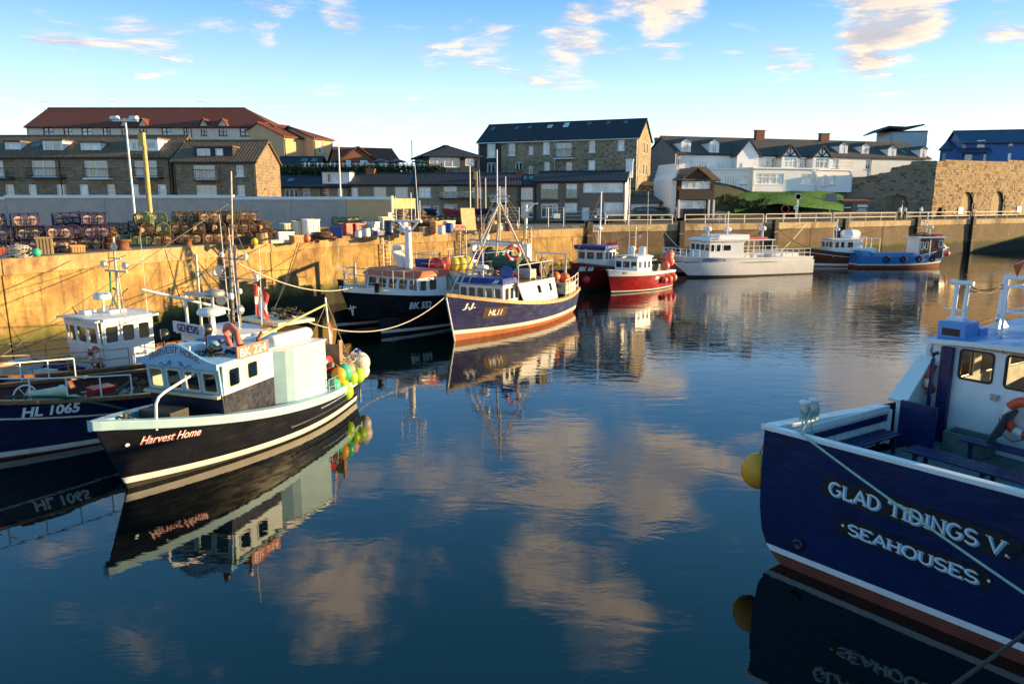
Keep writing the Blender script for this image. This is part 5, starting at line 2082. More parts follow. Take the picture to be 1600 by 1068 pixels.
kp = wpt(1338, 101)
ki = empty('kiosk', (kp.x, kp.y, 4.62), R(6), 'small wooden trip booking kiosk with red roof board and white signs', 'kiosk')
mb = MB()
mb.box(-1.9, 1.9, 0, 2.2, 0, 2.05)
mb.build('wall', M('kiosk_timber', (.22, .15, .10), .7, .2, 4, streak=.2), ki)
mb = MB()
mb.prism([(-2.1, -.35, 2.06), (2.1, -.35, 2.06), (2.1, 2.4, 2.3), (-2.1, 2.4, 2.3)], (0, 0, .14))
mb.build('roof', M('red_board', (.42, .10, .05), .6, .2), ki)
mb = MB()
mb.box(-1.85, -.55, -.05, -.003, .5, 1.9)
mb.build('hatch', black, ki)
for q in ((-1.7, -.7, 1.2, 1.35), (.2, 1.6, 1.35, 1.65), (.2, 1.6, .55, .9), (.4, 1.4, 1.0, 1.12)):
    mb = MB()
    mb.box(q[0], q[1], -.08, -.055, q[2], q[3])
    mb.build('sign', white, ki)


def road_sign(px, Y, zc, label, face, ring=None, r=.38, shape='disc', z0=4.6):
    p = wpt(px, Y)
    root = empty('road_sign', (p.x, p.y, z0), 0, label, 'sign')
    mb = MB()
    mb.tube([(0, .04, 0), (0, .04, zc + .3)], .035, 6)
    mb.build('post', steel, root)
    T = Matrix.Translation((0, 0, zc)) @ Matrix.Rotation(math.pi / 2, 4, 'X')
    mb = MB()
    if shape == 'disc':
        mb.lathe([(r, 0), (r, .02)], 20, 0, T, False)
    else:
        mb.box(-r, r, -.02, 0, zc - r * .7, zc + r * .7)
    mb.build('plate', face, root)
    if ring:
        mb = MB()
        mb.lathe([(r * .78, .021), (r * .78, .03), (r * 1.0, .03), (r * 1.0, .021)], 20, 0, T, False)
        mb.build('rim', ring, root)


road_sign(1247, 93.5, 2.7, 'round blue sign on a post beside the low rubble wall', M('sign_blue', (.04, .12, .35), .5), white, .4)
road_sign(1228, 91.5, 1.2, 'round red bordered sign at the roadside left of the low wall', white, redp, .5)
road_sign(1245, 91.3, 1.35, 'small white notice plate below the round blue sign', white, None, .3, 'rect')
road_sign(1298, 100, 2.0, 'low grey information sign on the lawn', M('sign_grey', (.2, .2, .22), .6), None, .75, 'rect', 5.2)
road_sign(1126, 79.7, .9, 'white notice on the quay railing above the catamaran', white, None, .28, 'rect', 4.0)
road_sign(1472 + 4, 106.5, 1.9, 'red and white lifebelt notice on the lit kiln wall', white, redp, .42)
road_sign(1411, 99, 1.9, 'small blue and white notice beside the two people', M('sign_blue', (.04, .12, .35), .5), None, .3, 'rect')


def cone(px, py, label, z=4.42):
    p = G(px, py, z)
    root = empty('traffic_cone', p, .2, label, 'traffic cone')
    mb = MB()
    mb.box(-.2, .2, -.2, .2, 0, .04).lathe([(.15, .04), (.10, .3)], 12).lathe([(.07, .48), (.03, .68)], 12)
    mb.build('body', orange, root)
    mb = MB()
    mb.lathe([(.101, .3), (.071, .48)], 12)
    mb.build('band', white, root)


cone(1195, 347, 'orange and white traffic cone behind the railing near the round red sign')
cone(793 + 15, 358, 'orange traffic cone at the foot of the field gate')


# ------------------------------------------------------------------ people
def person(label, p, rz, top, legs, lean=0.0, hair=(.03, .02, .015), arm=0.3):
    J = {'pel': (0, 0, .95), 'sp': (0, .02, 1.18), 'ch': (0 + lean, .0, 1.36), 'nk': (lean, .01, 1.50), 'hd': (lean, -.02, 1.60), 'tp': (lean, -.01, 1.74),
         'hl': (-.09, 0, .90), 'kl': (-.10, -.03, .50), 'al': (-.11, .02, .09), 'tl': (-.12, -.14, .04), 'hr': (.09, 0, .90), 'kr': (.10, -.06, .50), 'ar': (.12, .08, .10), 'tr': (.12, -.07, .04),
         'sl': (-.18 + lean, 0, 1.42), 'el': (-.25 + lean, .03, 1.15), 'wl': (-.22 + lean, -.12, .93), 'fl': (-.21 + lean, -.16, .85), 'sr': (.18 + lean, 0, 1.42), 'er': (.26 + lean, .0, 1.16), 'wr': (.16 + lean, -.2, 1.16 - arm * .5), 'fr': (.12 + lean, -.25, 1.15 - arm * .5)}
    Rd = {'pel': .15, 'sp': .135, 'ch': .16, 'nk': .055, 'hd': .10, 'tp': .07, 'hl': .10, 'kl': .065, 'al': .045, 'tl': .04, 'hr': .10, 'kr': .065, 'ar': .045, 'tr': .04, 'sl': .07, 'el': .048, 'wl': .034, 'fl': .035, 'sr': .07, 'er': .048, 'wr': .034, 'fr': .035}
    E_ = [('pel', 'sp'), ('sp', 'ch'), ('ch', 'nk'), ('nk', 'hd'), ('hd', 'tp'), ('pel', 'hl'), ('hl', 'kl'), ('kl', 'al'), ('al', 'tl'), ('pel', 'hr'), ('hr', 'kr'), ('kr', 'ar'), ('ar', 'tr'), ('ch', 'sl'), ('sl', 'el'), ('el', 'wl'), ('wl', 'fl'), ('ch', 'sr'), ('sr', 'er'), ('er', 'wr'), ('wr', 'fr')]
    ks = list(J)
    me = bpy.data.meshes.new('body')
    me.from_pydata([J[k] for k in ks], [(ks.index(a), ks.index(b)) for a, b in E_], [])
    o = bpy.data.objects.new('body', me)
    COL.objects.link(o)
    o.modifiers.new('skin', 'SKIN')
    o.modifiers.new('sub', 'SUBSURF').levels = 1
    for i, k in enumerate(ks):
        sv = me.skin_vertices[0].data[i]
        sv.radius = (Rd[k], Rd[k])
        sv.use_root = (k == 'pel')
    dg = bpy.context.evaluated_depsgraph_get()
    nm = bpy.data.meshes.new_from_object(o.evaluated_get(dg))
    bpy.data.objects.remove(o)
    root = empty('person', p, rz, label, 'person')
    for m_ in (M('skin_tone', (.5, .3, .2), .6, .05), top, legs, M('dark_shoes', (.03, .025, .02), .6)):
        nm.materials.append(m_)
    for f_ in nm.polygons:
        c = f_.center
        f_.use_smooth = True
        f_.material_index = 3 if c.z < .1 else 2 if c.z < .98 and abs(c.x) < .2 and c.y > -.17 else 1 if c.z < 1.47 and c.z > .97 and (abs(c.x - lean) < .3 and c.y > -.15) else 0
    link('body', nm, root)
    mb = MB()
    mb.ball((lean, .015, 1.69), .108, 0, 10, 8, 1, 1.05, .95)
    mb.build('hair', M('brown_hair', hair, .8), root)


person('person in white shirt and dark trousers by the quay railing, left of the pair', (*wpt(1408, 95.0), 4.41), R(200), M('white_shirt', (.7, .68, .66), .8), M('dark_trousers', (.02, .02, .03), .8))
person('person in pale top and dark trousers leaning on the quay railing, right of the pair', (*wpt(1416, 95.6), 4.41), R(170), M('pale_blue_shirt', (.55, .6, .7), .8), M('dark_trousers', (.02, .02, .03), .8), .05)
person('person in white top by the notice beside the dark arch', (*wpt(1441, 98.5), 4.41), R(20), M('white_shirt', (.7, .68, .66), .8), M('blue_jeans', (.05, .07, .13), .8))
person('person in dark jacket walking beside the harbour office', (*wpt(1057, 81.2), 4.43), R(250), M('dark_jacket', (.05, .05, .08), .8), M('blue_jeans', (.05, .07, .13), .8))


# ------------------------------------------------------------------ boats
def rrect(w, h, r, n=4):
    pts = []
    for cx, cy, a in ((w - r, r, -90), (w - r, h - r, 0), (r, h - r, 90), (r, r, 180)):
        for i in range(n + 1):
            q = R(a + 90 * i / n)
            pts.append((cx + r * math.cos(q), cy + r * math.sin(q)))
    return pts


class Boat:
    """local axes: x forward from the stern, y to port, z up from the waterline"""
    def __init__(s, name, label, cat, stern, bow, B, zb, zm, zs, rake=.6, tw=.6, um=.42, pb=2.3, us=.12, wlk=.86, pbw=1.7, flare=.8, group=None):
        s.o = Vector(stern)
        d = Vector(bow) - s.o
        s.L = d.length
        s.ang = math.atan2(d.y, d.x)
        s.B, s.zb, s.zm, s.zs, s.rake, s.tw, s.um, s.pb, s.us, s.wlk, s.pbw, s.flare = B, zb, zm, zs, rake, tw, um, pb, us, wlk, pbw, flare
        s.root = empty(name, (stern[0], stern[1], 0), s.ang, label, cat, group)
        s.M = Matrix.Translation((stern[0], stern[1], 0)) @ Matrix.Rotation(s.ang, 4, 'Z')
        s.Mi = s.M.inverted()

    # pixel -> local helpers
    def _r(s, px, py):
        return s.Mi @ Vector((0, 0, CAMH)), s.Mi.to_3x3() @ ray(px, py)

    def hy(s, px, py, y):
        o, d = s._r(px, py)
        return o + d * ((y - o.y) / d.y)

    def hx(s, px, py, x):
        o, d = s._r(px, py)
        return o + d * ((x - o.x) / d.x)

    def hz(s, px, py, z):
        o, d = s._r(px, py)
        return o + d * ((z - o.z) / d.z)

    def sheer(s, u):
        if u < s.us:
            return s.zm + (s.zs - s.zm) * ((s.us - u) / s.us) ** 2
        return s.zm + (s.zb - s.zm) * ((u - s.us) / (1 - s.us)) ** 2

    def shape(s, u, tw, pb):
        if u < s.um:
            return tw + (1 - tw) * math.sin(math.pi / 2 * u / s.um)
        return max(0.0, 1 - ((u - s.um) / (1 - s.um)) ** pb)

    def half(s, u, z):
        sh = s.sheer(u)
        f = max(0, min(1, z / sh)) ** s.flare
        a = s.B / 2 * s.wlk * s.shape(u, s.tw * .92, s.pbw)
        b = s.B / 2 * s.shape(u, s.tw, s.pb)
        y = a + (b - a) * f
        if z < 0:
            y *= 1 + z * .8
        return y + .03

    def X(s, u, z):
        return u * (s.L + s.rake * max(-.3, z) / s.zb)

    def y_at(s, x, z):
        u = max(0, min(1, x / (s.L + s.rake * z / s.zb)))
        return s.half(u, z)

    def top(s, x):
        u = x / (s.L + s.rake * .8)
        return s.sheer(max(0, min(1, u)))

    def hull(s, mats, bands, bul=.4, deck=None, cap=None, inner=None, capw=.16, caph=.07, n=30, rise=.12, capmat2=None, bevel=0):
        """bands: [(top z, material index)] from below the water upwards; the topsides use index 0"""
        us = [1 - (1 - i / n) ** 1.25 for i in range(n + 1)]
        zr = lambda z, u: z + rise * max(0, u - .45) ** 2 * (1 if z > 0 else 0)
        nz = 5
        rows = lambda u: [-.55] + [zr(b[0], u) for b in bands] + [zr(bands[-1][0], u) + (s.sheer(u) - zr(bands[-1][0], u)) * k / nz for k in range(1, nz + 1)]
        nr = len(rows(0))
        mi = [b[1] for b in bands] + [0] * nz
        mb = MB()
        V = lambda u, z, sd: (s.X(u, z), sd * s.half(u, z), z)
        for sd in (1, -1):
            vs = [V(u, z, sd) for u in us for z in rows(u)]
            fs, ms = [], []
            for i in range(n):
                for j in range(nr - 1):
                    q = (i * nr + j, (i + 1) * nr + j, (i + 1) * nr + j + 1, i * nr + j + 1)
                    fs.append(q[::-1] if sd > 0 else q)
                    ms.append(mi[j])
            mb.add(vs, fs, ms, True)
        r0 = rows(0)
        for j in range(nr - 1):
            mb.add([V(0, r0[j], 1), V(0, r0[j], -1), V(0, r0[j + 1], -1), V(0, r0[j + 1], 1)], [(0, 3, 2, 1)], mi[j])
            r1 = rows(1)
            mb.add([V(1, r1[j], 1), V(1, r1[j], -1), V(1, r1[j + 1], -1), V(1, r1[j + 1], 1)], [(0, 1, 2, 3)], mi[j])
        h = mb.build('hull', mats, s.root)
        # inside of the bulwark and the deck
        ib = MB()
        T_ = .07
        I = lambda u, z, sd: (min(s.X(u, z), s.X(1, z) - .16) if u > .8 else max(s.X(u, z), .07), sd * max(.0, s.half(u, z) - T_), z)
        for sd in (1, -1):
            vs = []
            for u in us:
                sh = s.sheer(u)
                vs += [I(u, sh - bul - .02, sd), I(u, sh, sd)]
            ib.add(vs, [((2 * i, 2 * i + 1, 2 * i + 3, 2 * i + 2) if sd > 0 else (2 * i, 2 * i + 2, 2 * i + 3, 2 * i + 1)) for i in range(n)], 0, True)
        z_ = s.sheer(0)
        ib.add([I(0, z_ - bul, 1), I(0, z_ - bul, -1), I(0, z_, -1), I(0, z_, 1)], [(0, 1, 2, 3)])
        ib.build('bulwark_lining', inner or mats[0], s.root)
        db = MB()
        vs = []
        for u in us:
            z = s.sheer(u) - bul
            vs += [I(u, z, 1), I(u, z, -1)]
        db.add(vs, [(2 * i, 2 * i + 1, 2 * i + 3, 2 * i + 2) for i in range(n)])
        db.build('deck', deck or mats[0], s.root)
        if cap:
            cb = MB()
            for sd in (1, -1):
                vs = []
                for u in us:
                    z = s.sheer(u)
                    x, y = s.X(u, z), s.half(u, z)
                    if u > .97:
                        x += .05
                    o_, i_ = y + .035, max(0.0, y - capw)
                    vs += [(x, sd * o_, z - caph * .4), (x, sd * o_, z + caph * .6), (x - (.0 if u < .97 else .0), sd * i_, z + caph * .6), (x, sd * i_, z - caph * .4)]
                fs = []
                for i in range(n):
                    a, b = 4 * i, 4 * i + 4
                    for k in range(4):
                        q = (a + k, b + k, b + (k + 1) % 4, a + (k + 1) % 4)
                        fs.append(q[::-1] if sd > 0 else q)
                fs.append((4 * n, 4 * n + 1, 4 * n + 2, 4 * n + 3))
                cb.add(vs, fs, 0, False)
            y, z = s.half(0, s.sheer(0)), s.sheer(0)
            cb.box(-.06, .12, -y, y, z - caph * .4, z + caph * .6 + .003)
            cb.build('gunwale', cap, s.root, bevel)
        return h

    def strake(s, z, u0, u1, r, mat, name='rubbing_strake', sides=(1, -1), dz=0):
        mb = MB()
        for sd in sides:
            pts = []
            for i in range(25):
                u = u0 + (u1 - u0) * i / 24
                zz = z(u) if callable(z) else z
                pts.append((s.X(u, zz), sd * (s.half(u, zz) + r * .4), zz))
            mb.tube(pts, r, 6)
        mb.build(name, mat, s.root)

    def lettering(s, body, x0, z0, w, h, mat, side=1, bold=.02, shear=0, slope=0, name='lettering', off=.012, serif=False, **kw):
        sg = -1 if side > 0 else 1

        def fmap(x, y, d):
            X_, Z = x0 + sg * x, z0 + y + slope * x
            return Vector((X_, side * (s.y_at(X_, Z) + off + d), Z))
        if serif:
            return stroke_text(body, fmap, w, h, mat, s.root, name, **kw)
        return text_mesh(body, fmap, w, h, mat, s.root, name, bold, shear)

    def rail(s, u0, u1, h, k, mat, sides=(1, -1), inset_=.1, r=.018, mids=1, name='guard_rail', bow=False):
        allp = []
        for sd in sides:
            mb = MB()
            pts = []
            for i in range(k + 1):
                u = u0 + (u1 - u0) * i / k
                z = s.sheer(u)
                p = Vector((s.X(u, z) - (.15 if u > .9 else 0), sd * max(.02, s.half(u, z) - inset_), z))
                mb.tube([p, p + Vector((0, 0, h))], r, 5)
                pts.append(p)
            for m_ in range(mids + 1):
                zz = h * (m_ + 1) / (mids + 1)
                mb.tube([p + Vector((0, 0, zz)) for p in pts], r, 5)
            allp.append(pts)
            if bow and len(allp) == 2:
                mb.tube([allp[0][-1] + Vector((0, 0, h)), allp[1][-1] + Vector((0, 0, h))], r, 5)
            mb.build(name, mat, s.root)

    def ring_window(s, par, O, U, V, w, h, fmat, gl, r=.06, fw=.045, sash=False):
        O, U, V = Vector(O), Vector(U).normalized(), Vector(V).normalized()
        N = U.cross(V)
        a, b = rrect(w + 2 * fw, h + 2 * fw, r + fw * .6), rrect(w - .02, h - .02, r)
        P = lambda p, o, d: O + U * (p[0] - o) + V * (p[1] - o) + N * d
        k = len(a)
        mb = MB()
        A1 = [P(p, fw, .015) for p in a]
        A0 = [P(p, fw, .001) for p in a]
        B1 = [P(p, -.01, .015) for p in b]
        B0 = [P(p, -.01, -.03) for p in b]
        mb.add(A1 + B1 + A0 + B0, [(i, (i + 1) % k, k + (i + 1) % k, k + i) for i in range(k)] + [(2 * k + i, 2 * k + (i + 1) % k, (i + 1) % k, i) for i in range(k)] + [(k + i, k + (i + 1) % k, 3 * k + (i + 1) % k, 3 * k + i) for i in range(k)])
        g = [P(p, -.01, -.014) for p in b]
        mb.add(g, [tuple(range(k))], 1)
        if sash:
            q = [(0.01, h * .5 - .02), (w - .01, h * .5 - .02), (w - .01, h * .5 + .02), (.01, h * .5 + .02)]
            mb.prism([P(p, 0, .012) for p in q], N * -.02, 0)
        return mb.build('window', [fmat, gl], par)

    def wheelhouse(s, xa, xf, wa, wf, z0, z1, zs, wins_f, wins_p, wins_s, mat, low, fmat, roofm, over=.12, rt=.08, crown=.06, gl=None, side2=None, t=.05, aft=True, name='wheelhouse', lean=0.0, rmat_edge=None):
        """box cabin with real openings; wins_* = lists of (start fraction, end fraction, z0, z1); lean tips the front forward"""
        gl = gl or clear
        up = Vector((lean, 0, 1)).normalized()
        H = z1 - z0
        mb = MB()
        frames = []
        corners = {'f': ((xf, -wf, z0), (0, 1, 0), up, 2 * wf, wins_f), 'p': ((xf, wf, z0), (xa - xf, wa - wf, 0), (0, 0, 1), math.hypot(xf - xa, wf - wa), wins_p),
                   's': ((xa, -wa, z0), (xf - xa, wa - wf, 0), (0, 0, 1), math.hypot(xf - xa, wf - wa), wins_s), 'a': ((xa, wa, z0), (0, -1, 0), (0, 0, 1), 2 * wa, [])}
        for k, (O, U, V, w, wins) in corners.items():
            if k == 'a' and not aft:
                continue
            O, U, V = Vector(O), Vector(U).normalized(), Vector(V)
            sp = (zs - z0)
            hs = [(a * w, b - z0, c * w, d - z0) for (a, c, b, d) in wins]
            if sp > .01:
                mb.panel(O, U, V, w, sp, [], t, 1)
                mb.panel(O + V * sp, U, V, w, H - sp, [(a, b - sp, c, d - sp) for a, b, c, d in hs], t, 2 if (k == 'p' or k == 's') and side2 else 0)
            else:
                mb.panel(O, U, V, w, H, hs, t, 2 if (k == 'p' or k == 's') and side2 else 0)
            for q in hs:
                frames.append((O + U * q[0] + V * q[1], U, V, q[2] - q[0], q[3] - q[1]))
        wh = mb.build(name, [mat, low, side2 or mat], s.root)
        for O, U, V, w, h in frames:
            s.ring_window(wh, O, U, V, w, h, fmat, gl)
        rb = MB()
        xl = xf + lean * H
        nn = 6
        o_ = over
        vs = []
        for sgn in range(nn + 1):
            f_ = -1 + 2 * sgn / nn
            zc = z1 + .004 + crown * (1 - f_ * f_)
            vs += [(xl + o_, f_ * (wf + o_), zc), (xa - o_, f_ * (wa + o_), zc), (xl + o_, f_ * (wf + o_), zc + rt), (xa - o_, f_ * (wa + o_), zc + rt)]
        fs = []
        for i in range(nn):
            a, b = 4 * i, 4 * i + 4
            fs += [(a + 2, a + 3, b + 3, b + 2), (a, b, b + 1, a + 1), (a, a + 2, b + 2, b), (a + 1, b + 1, b + 3, a + 3)]
        fs += [(0, 1, 3, 2), (4 * nn, 4 * nn + 2, 4 * nn + 3, 4 * nn + 1)]
        rb.add(vs, fs)
        rb.build('cabin_roof', roofm, wh)
        return wh

    def part(s, name, mb, mat, bevel=0):
        return mb.build(name, mat, s.root, bevel)

    def radar(s, x, y, z0, z1, r=.3):
        m1 = MB()
        m1.tube([(x, y, z0), (x, y, z1)], .04, 6)
        m1.lathe([(r * .8, z1), (r, z1 + .04), (r, z1 + .14), (r * .85, z1 + .22), (r * .3, z1 + .25)], 16, 0, Matrix.Translation((x, y, 0)))
        s.part('radar', m1, white_clean)

    def mast(s, pts, r, mat=None, arms=(), stays=(), lights=(), name='mast'):
        m1 = MB()
        m1.tube(pts, r, 7)
        o = s.part(name, m1, mat or steel)
        if arms:
            m1 = MB()
            for a, b in arms:
                m1.tube([a, b], .03, 5)
            s.part('crosstree', m1, mat or steel)
        if stays:
            m1 = MB()
            for a, b in stays:
                m1.tube([a, b], .012, 4)
            s.part('stay', m1, M('rigging_wire', (.2, .18, .15), .6))
        for p in lights:
            m1 = MB()
            m1.lathe([(.06, 0), (.08, .03), (.08, .13), (.05, .17)], 8, 0, Matrix.Translation(p))
            s.part('lamp', m1, white_clean)
        return o

    def lifebuoy(s, c, T, Rr=.3, r=.075, mat=None):
        m1 = MB()
        m1.ring((0, 0, 0), Rr, r, 0, 24, 8, Matrix.Translation(c) @ T, 1, 4)
        s.part('lifebuoy', m1, [mat or M('lifebuoy_orange', (.75, .09, .035), .5, .1), white_clean])

    def whip(s, x, y, z0, z1, lean=0, r=.012, mat=None):
        m1 = MB()
        m1.tube([(x, y, z0), (x + lean, y, z1)], [r, r * .5], 5)
        s.part('whip_aerial', m1, mat or white_clean)

    def tangle(s, name, c, w, d, h, mat, n=40, r=.018, seed=1):
        rg = random.Random(seed)
        mb = MB()
        for k in range(n):
            f_ = rg.random()
            cc = Vector((c[0] + rg.uniform(-.5, .5) * w, c[1] + rg.uniform(-.5, .5) * d, c[2] + h * f_ * f_))
            a, q = rg.uniform(0, 6.28), rg.uniform(.08, .22)
            mb.tube([cc + Vector((math.cos(a + t) * q, math.sin(a + t) * q, .05 * math.sin(2 * t + k) + r)) for t in [6.28 * i / 8 for i in range(8)]], r, 4, closed=True)
        s.part(name, mb, mat)


def flag_part(b, name, p, w, h, mats, droop=.5, ang=0):
    """hanging flag with folds; mats = [field, stripe]"""
    mb = MB()
    nu, nv = 8, 8
    vs, ms, fs = [], [], []
    for i in range(nu + 1):
        for j in range(nv + 1):
            u, v = i / nu, j / nv
            x = u * w
            vs.append((p[0] + math.cos(ang) * x + .05 * math.sin(v * 7 + u * 5) * u, p[1] + math.sin(ang) * x + .06 * math.sin(u * 9 + v * 2), p[2] - v * h - droop * u * u * w))
    for i in range(nu):
        for j in range(nv):
            fs.append((i * (nv + 1) + j, (i + 1) * (nv + 1) + j, (i + 1) * (nv + 1) + j + 1, i * (nv + 1) + j + 1))
            ms.append(1 if 3 <= j <= 4 or 3 <= i <= 4 else 0)
    mb.add(vs, fs, ms, True)
    b.part(name, mb, mats)


RX, RY, RZ = (lambda a: Matrix.Rotation(a, 4, 'X')), (lambda a: Matrix.Rotation(a, 4, 'Y')), (lambda a: Matrix.Rotation(a, 4, 'Z'))
let_w = M('white_lettering', (.80, .80, .78), .5, .03)
let_r = M('red_lettering', (.55, .05, .05), .5, .05)
let_navy = M('navy_lettering', (.02, .03, .12), .5, .05)
black_hull = hull_mat('black_hull', (.010, .011, .016), .22, .22)
navy_hull = hull_mat('navy_hull', (.010, .014, .055), .22, .18)
blue_hull = hull_mat('worn_glitter_blue_hull', (.03, .034, .11), .3, .6, (.24, .15, .11))  # brown wear also paints the water glitter reflected on the hull side
red_hull = hull_mat('crimson_hull', (.30, .012, .014), .25, .2)
dred_hull = hull_mat('dark_red_hull', (.16, .010, .010), .28, .25)
brown_hull = hull_mat('brown_hull', (.12, .035, .014), .3, .25)
sky_hull = hull_mat('bright_blue_hull', (.03, .17, .45), .3, .2)
white_hull = M('white_hull', (.76, .75, .73), .3, .04, 1, dirt=.05, dcol=(.6, .55, .48), streak=.06)
gt_hull = hull_mat('royal_blue_hull', (.004, .009, .066), .2, .10, (.02, .03, .09))
boot_white = M('boot_top_white', (.74, .72, .66), .45, .08, 3, dirt=.25, dcol=(.3, .26, .12))
boot_orange = M('antifoul_orange', (.42, .13, .05), .7, .2, 3, dirt=.25)
boot_red = M('antifoul_red', (.16, .035, .02), .75, .25, 3, dirt=.3)
boot_dark = M('antifoul_black', (.02, .02, .018), .8, .3, 3)
aqua = M('aqua_paint', (.34, .53, .60), .4, .08, 2, dirt=.15, dcol=(.3, .3, .25))
ltblue = M('light_blue_paint', (.24, .47, .66), .38, .06, 2, dirt=.08, dcol=(.15, .25, .3))
grey_deck = M('grey_green_deck', (.22, .30, .29), .8, .15, 4, dirt=.3)
brown_deck = M('wet_timber_deck', (.10, .07, .05), .7, .3, 5, dirt=.3)
varnish = M('varnished_rail', (.22, .10, .04), .4, .25, 5)
tan_rail = M('tan_gunwale', (.44, .29, .13), .5, .2, 5, dirt=.2)
oxide = M('oxide_red', (.22, .03, .025), .6, .25, dirt=.3)
inner_red = M('red_brown_bulwark', (.26, .06, .025), .55, .2, 3, dirt=.25)

# ---- Harvest Home -----------------------------------------------------------
hh = Boat('fishing_boat', 'black hulled boat with light blue cabin, aqua gunwale and coloured buoys at its stern', 'fishing boat', (-6.03, 24.33), (-9.04, 16.38), 3.15, 1.72, .78, .80, .75, .62, .42, 2.4, .06)
hh.hull([black_hull, boot_white, boot_dark], [(.05, 2), (.21, 1)], .22, grey_deck, aqua, aqua, .30, .22, rise=.3, bevel=.02)
hh.strake(.42, .03, .5, .03, M('strake_black', (.03, .03, .03), .4), sides=(1, -1))
hh.strake(.62, .1, .34, .02, steel, 'chafing_bar', sides=(1,))
front = [(.045, .22, 1.93, 2.42), (.29, .475, 1.93, 2.42), (.535, .72, 1.93, 2.42), (.78, .955, 1.93, 2.42)]
cab_in = M('cabin_lining', (.5, .42, .3), .7)
wh = hh.wheelhouse(4.3, 6.45, .98, 1.18, 1.0, 2.62, 1.84, front, [(.10, .30, 2.0, 2.46), (.46, .66, 2.04, 2.46)], [(.3, .5, 2.0, 2.46), (.62, .85, 2.0, 2.46)], ltblue, M('blue_black_paint', (.012, .014, .03), .4, .3, dirt=.25, dcol=(.12, .11, .1)), M('pale_window_trim', (.5, .52, .46), .4), ltblue, .1, .07, .1, side2=M('pale_aqua_paint', (.62, .72, .74), .4, .06, 2, dirt=.12, dcol=(.35, .33, .28)), lean=.10)
mb = MB()
mb.box(6.60, 6.72, -1.2, 1.2, 1.80, 1.87).box(4.35, 4.9, -.9, .9, 1.0, 1.5).box(5.6, 6.3, -1.0, 1.0, 1.0, 1.75)
mb.build('console', cab_in, wh)
# arched name board
bw, bz0, bx = 2.6, 2.60, 6.78


def arch_z(t):
    return .08 + .46 * math.exp(-((t - .5) / .30) ** 2)


mb = MB()
k = 24
pts = [(bx, -bw / 2 + bw * i / k, bz0 + arch_z(i / k)) for i in range(k + 1)]
mb.prism([(bx, -bw / 2, bz0 - .04), (bx, bw / 2, bz0 - .04)] + pts[::-1], (-.06, 0, 0))
hh.part('name_board', mb, ltblue)
hw = 1.62


def hmap(x, y, d):
    t = .5 + (x - hw / 2) / bw
    return Vector((bx + .006 + d, -bw / 2 + bw * t, bz0 - .02 + (arch_z(t) - .08) * .72 + y))


stroke_text('HARVEST HOME', hmap, hw, .145, let_w, hh.root, 'lettering', wt=.2, shift=(.012, -.012), th=.003)
stroke_text('HARVEST HOME', hmap, hw, .145, let_navy, hh.root, 'lettering', wt=.15, th=.008)
for sg in (1, -1):
    mb = MB()
    p_ = []
    for i in range(30):
        a = 6.6 * i / 29
        q = .075 * (1 - i / 36)
        p_.append((bx + .01, sg * (.16 + q * math.sin(a)), bz0 + .06 - q * math.cos(a) * .8))
    mb.tube(p_, .009, 4)
    mb.tube([(bx + .01, sg * (.16 + .36 * i / 12), bz0 + .0 + .035 * math.sin(i * .8)) for i in range(13)], .008, 4)
    hh.part('scroll_ornament', mb, let_navy)
# registration board
mb = MB()
mb.box(4.75, 5.95, 1.19, 1.23, 2.66, 2.99, 0)
hh.part('registration_board', mb, M('worn_red_board', (.55, .17, .11), .7, .25, 6, dirt=.3, dcol=(.6, .5, .45)))
text_mesh('BK 224', plane_map((5.85, 1.234, 2.71), (-1, 0, 0), (0, 0, 1)), 1.0, .22, let_w, hh.root, bold=.01)
hh.lettering('Harvest Home', 8.38, 1.06, 1.25, .21, let_r, 1, .03, .35, -.055, off=.010)
hh.lettering('Harvest Home', 8.40, 1.07, 1.25, .21, let_w, 1, .0, .35, -.055, off=.018)
mb = MB()
zz = 1.13
yy = hh.y_at(8.62, zz)
mb.ball((8.62, yy + .01, zz), .075, 0, 10, 6, 1.1, .25, .55)
hh.part('fairlead', mb, white)
# shelter box
mb = MB()
prof = [(2.25, -1.0), (4.15, -1.0), (4.34, -.4), (4.42, .3), (4.38, .68), (4.26, .95), (4.02, 1.18), (3.80, 1.30), (2.25, 1.30)]
mb.prism([(x, y, .92) for x, y in prof], (0, 0, 1.60), 0)
hh.part('shelter', mb, aqua, .04)
mb = MB()
mb.prism([(x * 1.0 - .0, y * 1.02, 2.522) for x, y in prof], (0, 0, .05))
hh.part('shelter_top', mb, white)
for (x0, x1, y, z, r, nm) in ((2.3, 4.1, .75, 2.74, .19, 'liferaft'), (3.0, 4.4, .1, 2.70, .15, 'rolled_cover')):
    mb = MB()
    T = Matrix.Translation((x0, y, z)) @ RY(math.pi / 2)
    l_ = x1 - x0
    mb.lathe([(.02, 0), (r * .8, .02), (r, .12), (r, l_ * .48), (r * 1.04, l_ * .5), (r, l_ * .52), (r, l_ - .12), (r * .8, l_ - .02), (.02, l_)], 16, 0, T)
    hh.part(nm, mb, white)
mb = MB()
mb.tube([(4.9, .95, 2.5), (4.85, .98, 3.0), (4.7, 1.0, 3.15)], .05, 8)
hh.part('exhaust_pipe', mb, rust)
mb = MB()
mb.tube([(4.6, .75, 2.95), (.55, .2, 3.35)], [.04, .03], 6)
hh.part('boom', mb, M('yellow_spar', (.62, .48, .16), .6))
mb = MB()
T = Matrix.Translation((5.2, .45, 3.02)) @ RZ(R(65)) @ RX(R(12))
mb.tube([T @ Vector(p) for p in [(-.3, 0, -.42), (-.38, 0, -.1), (-.33, 0, .18), (-.15, 0, .34), (.1, 0, .37), (.3, 0, .24), (.39, 0, -.05), (.3, 0, -.42)]], .095, 10)
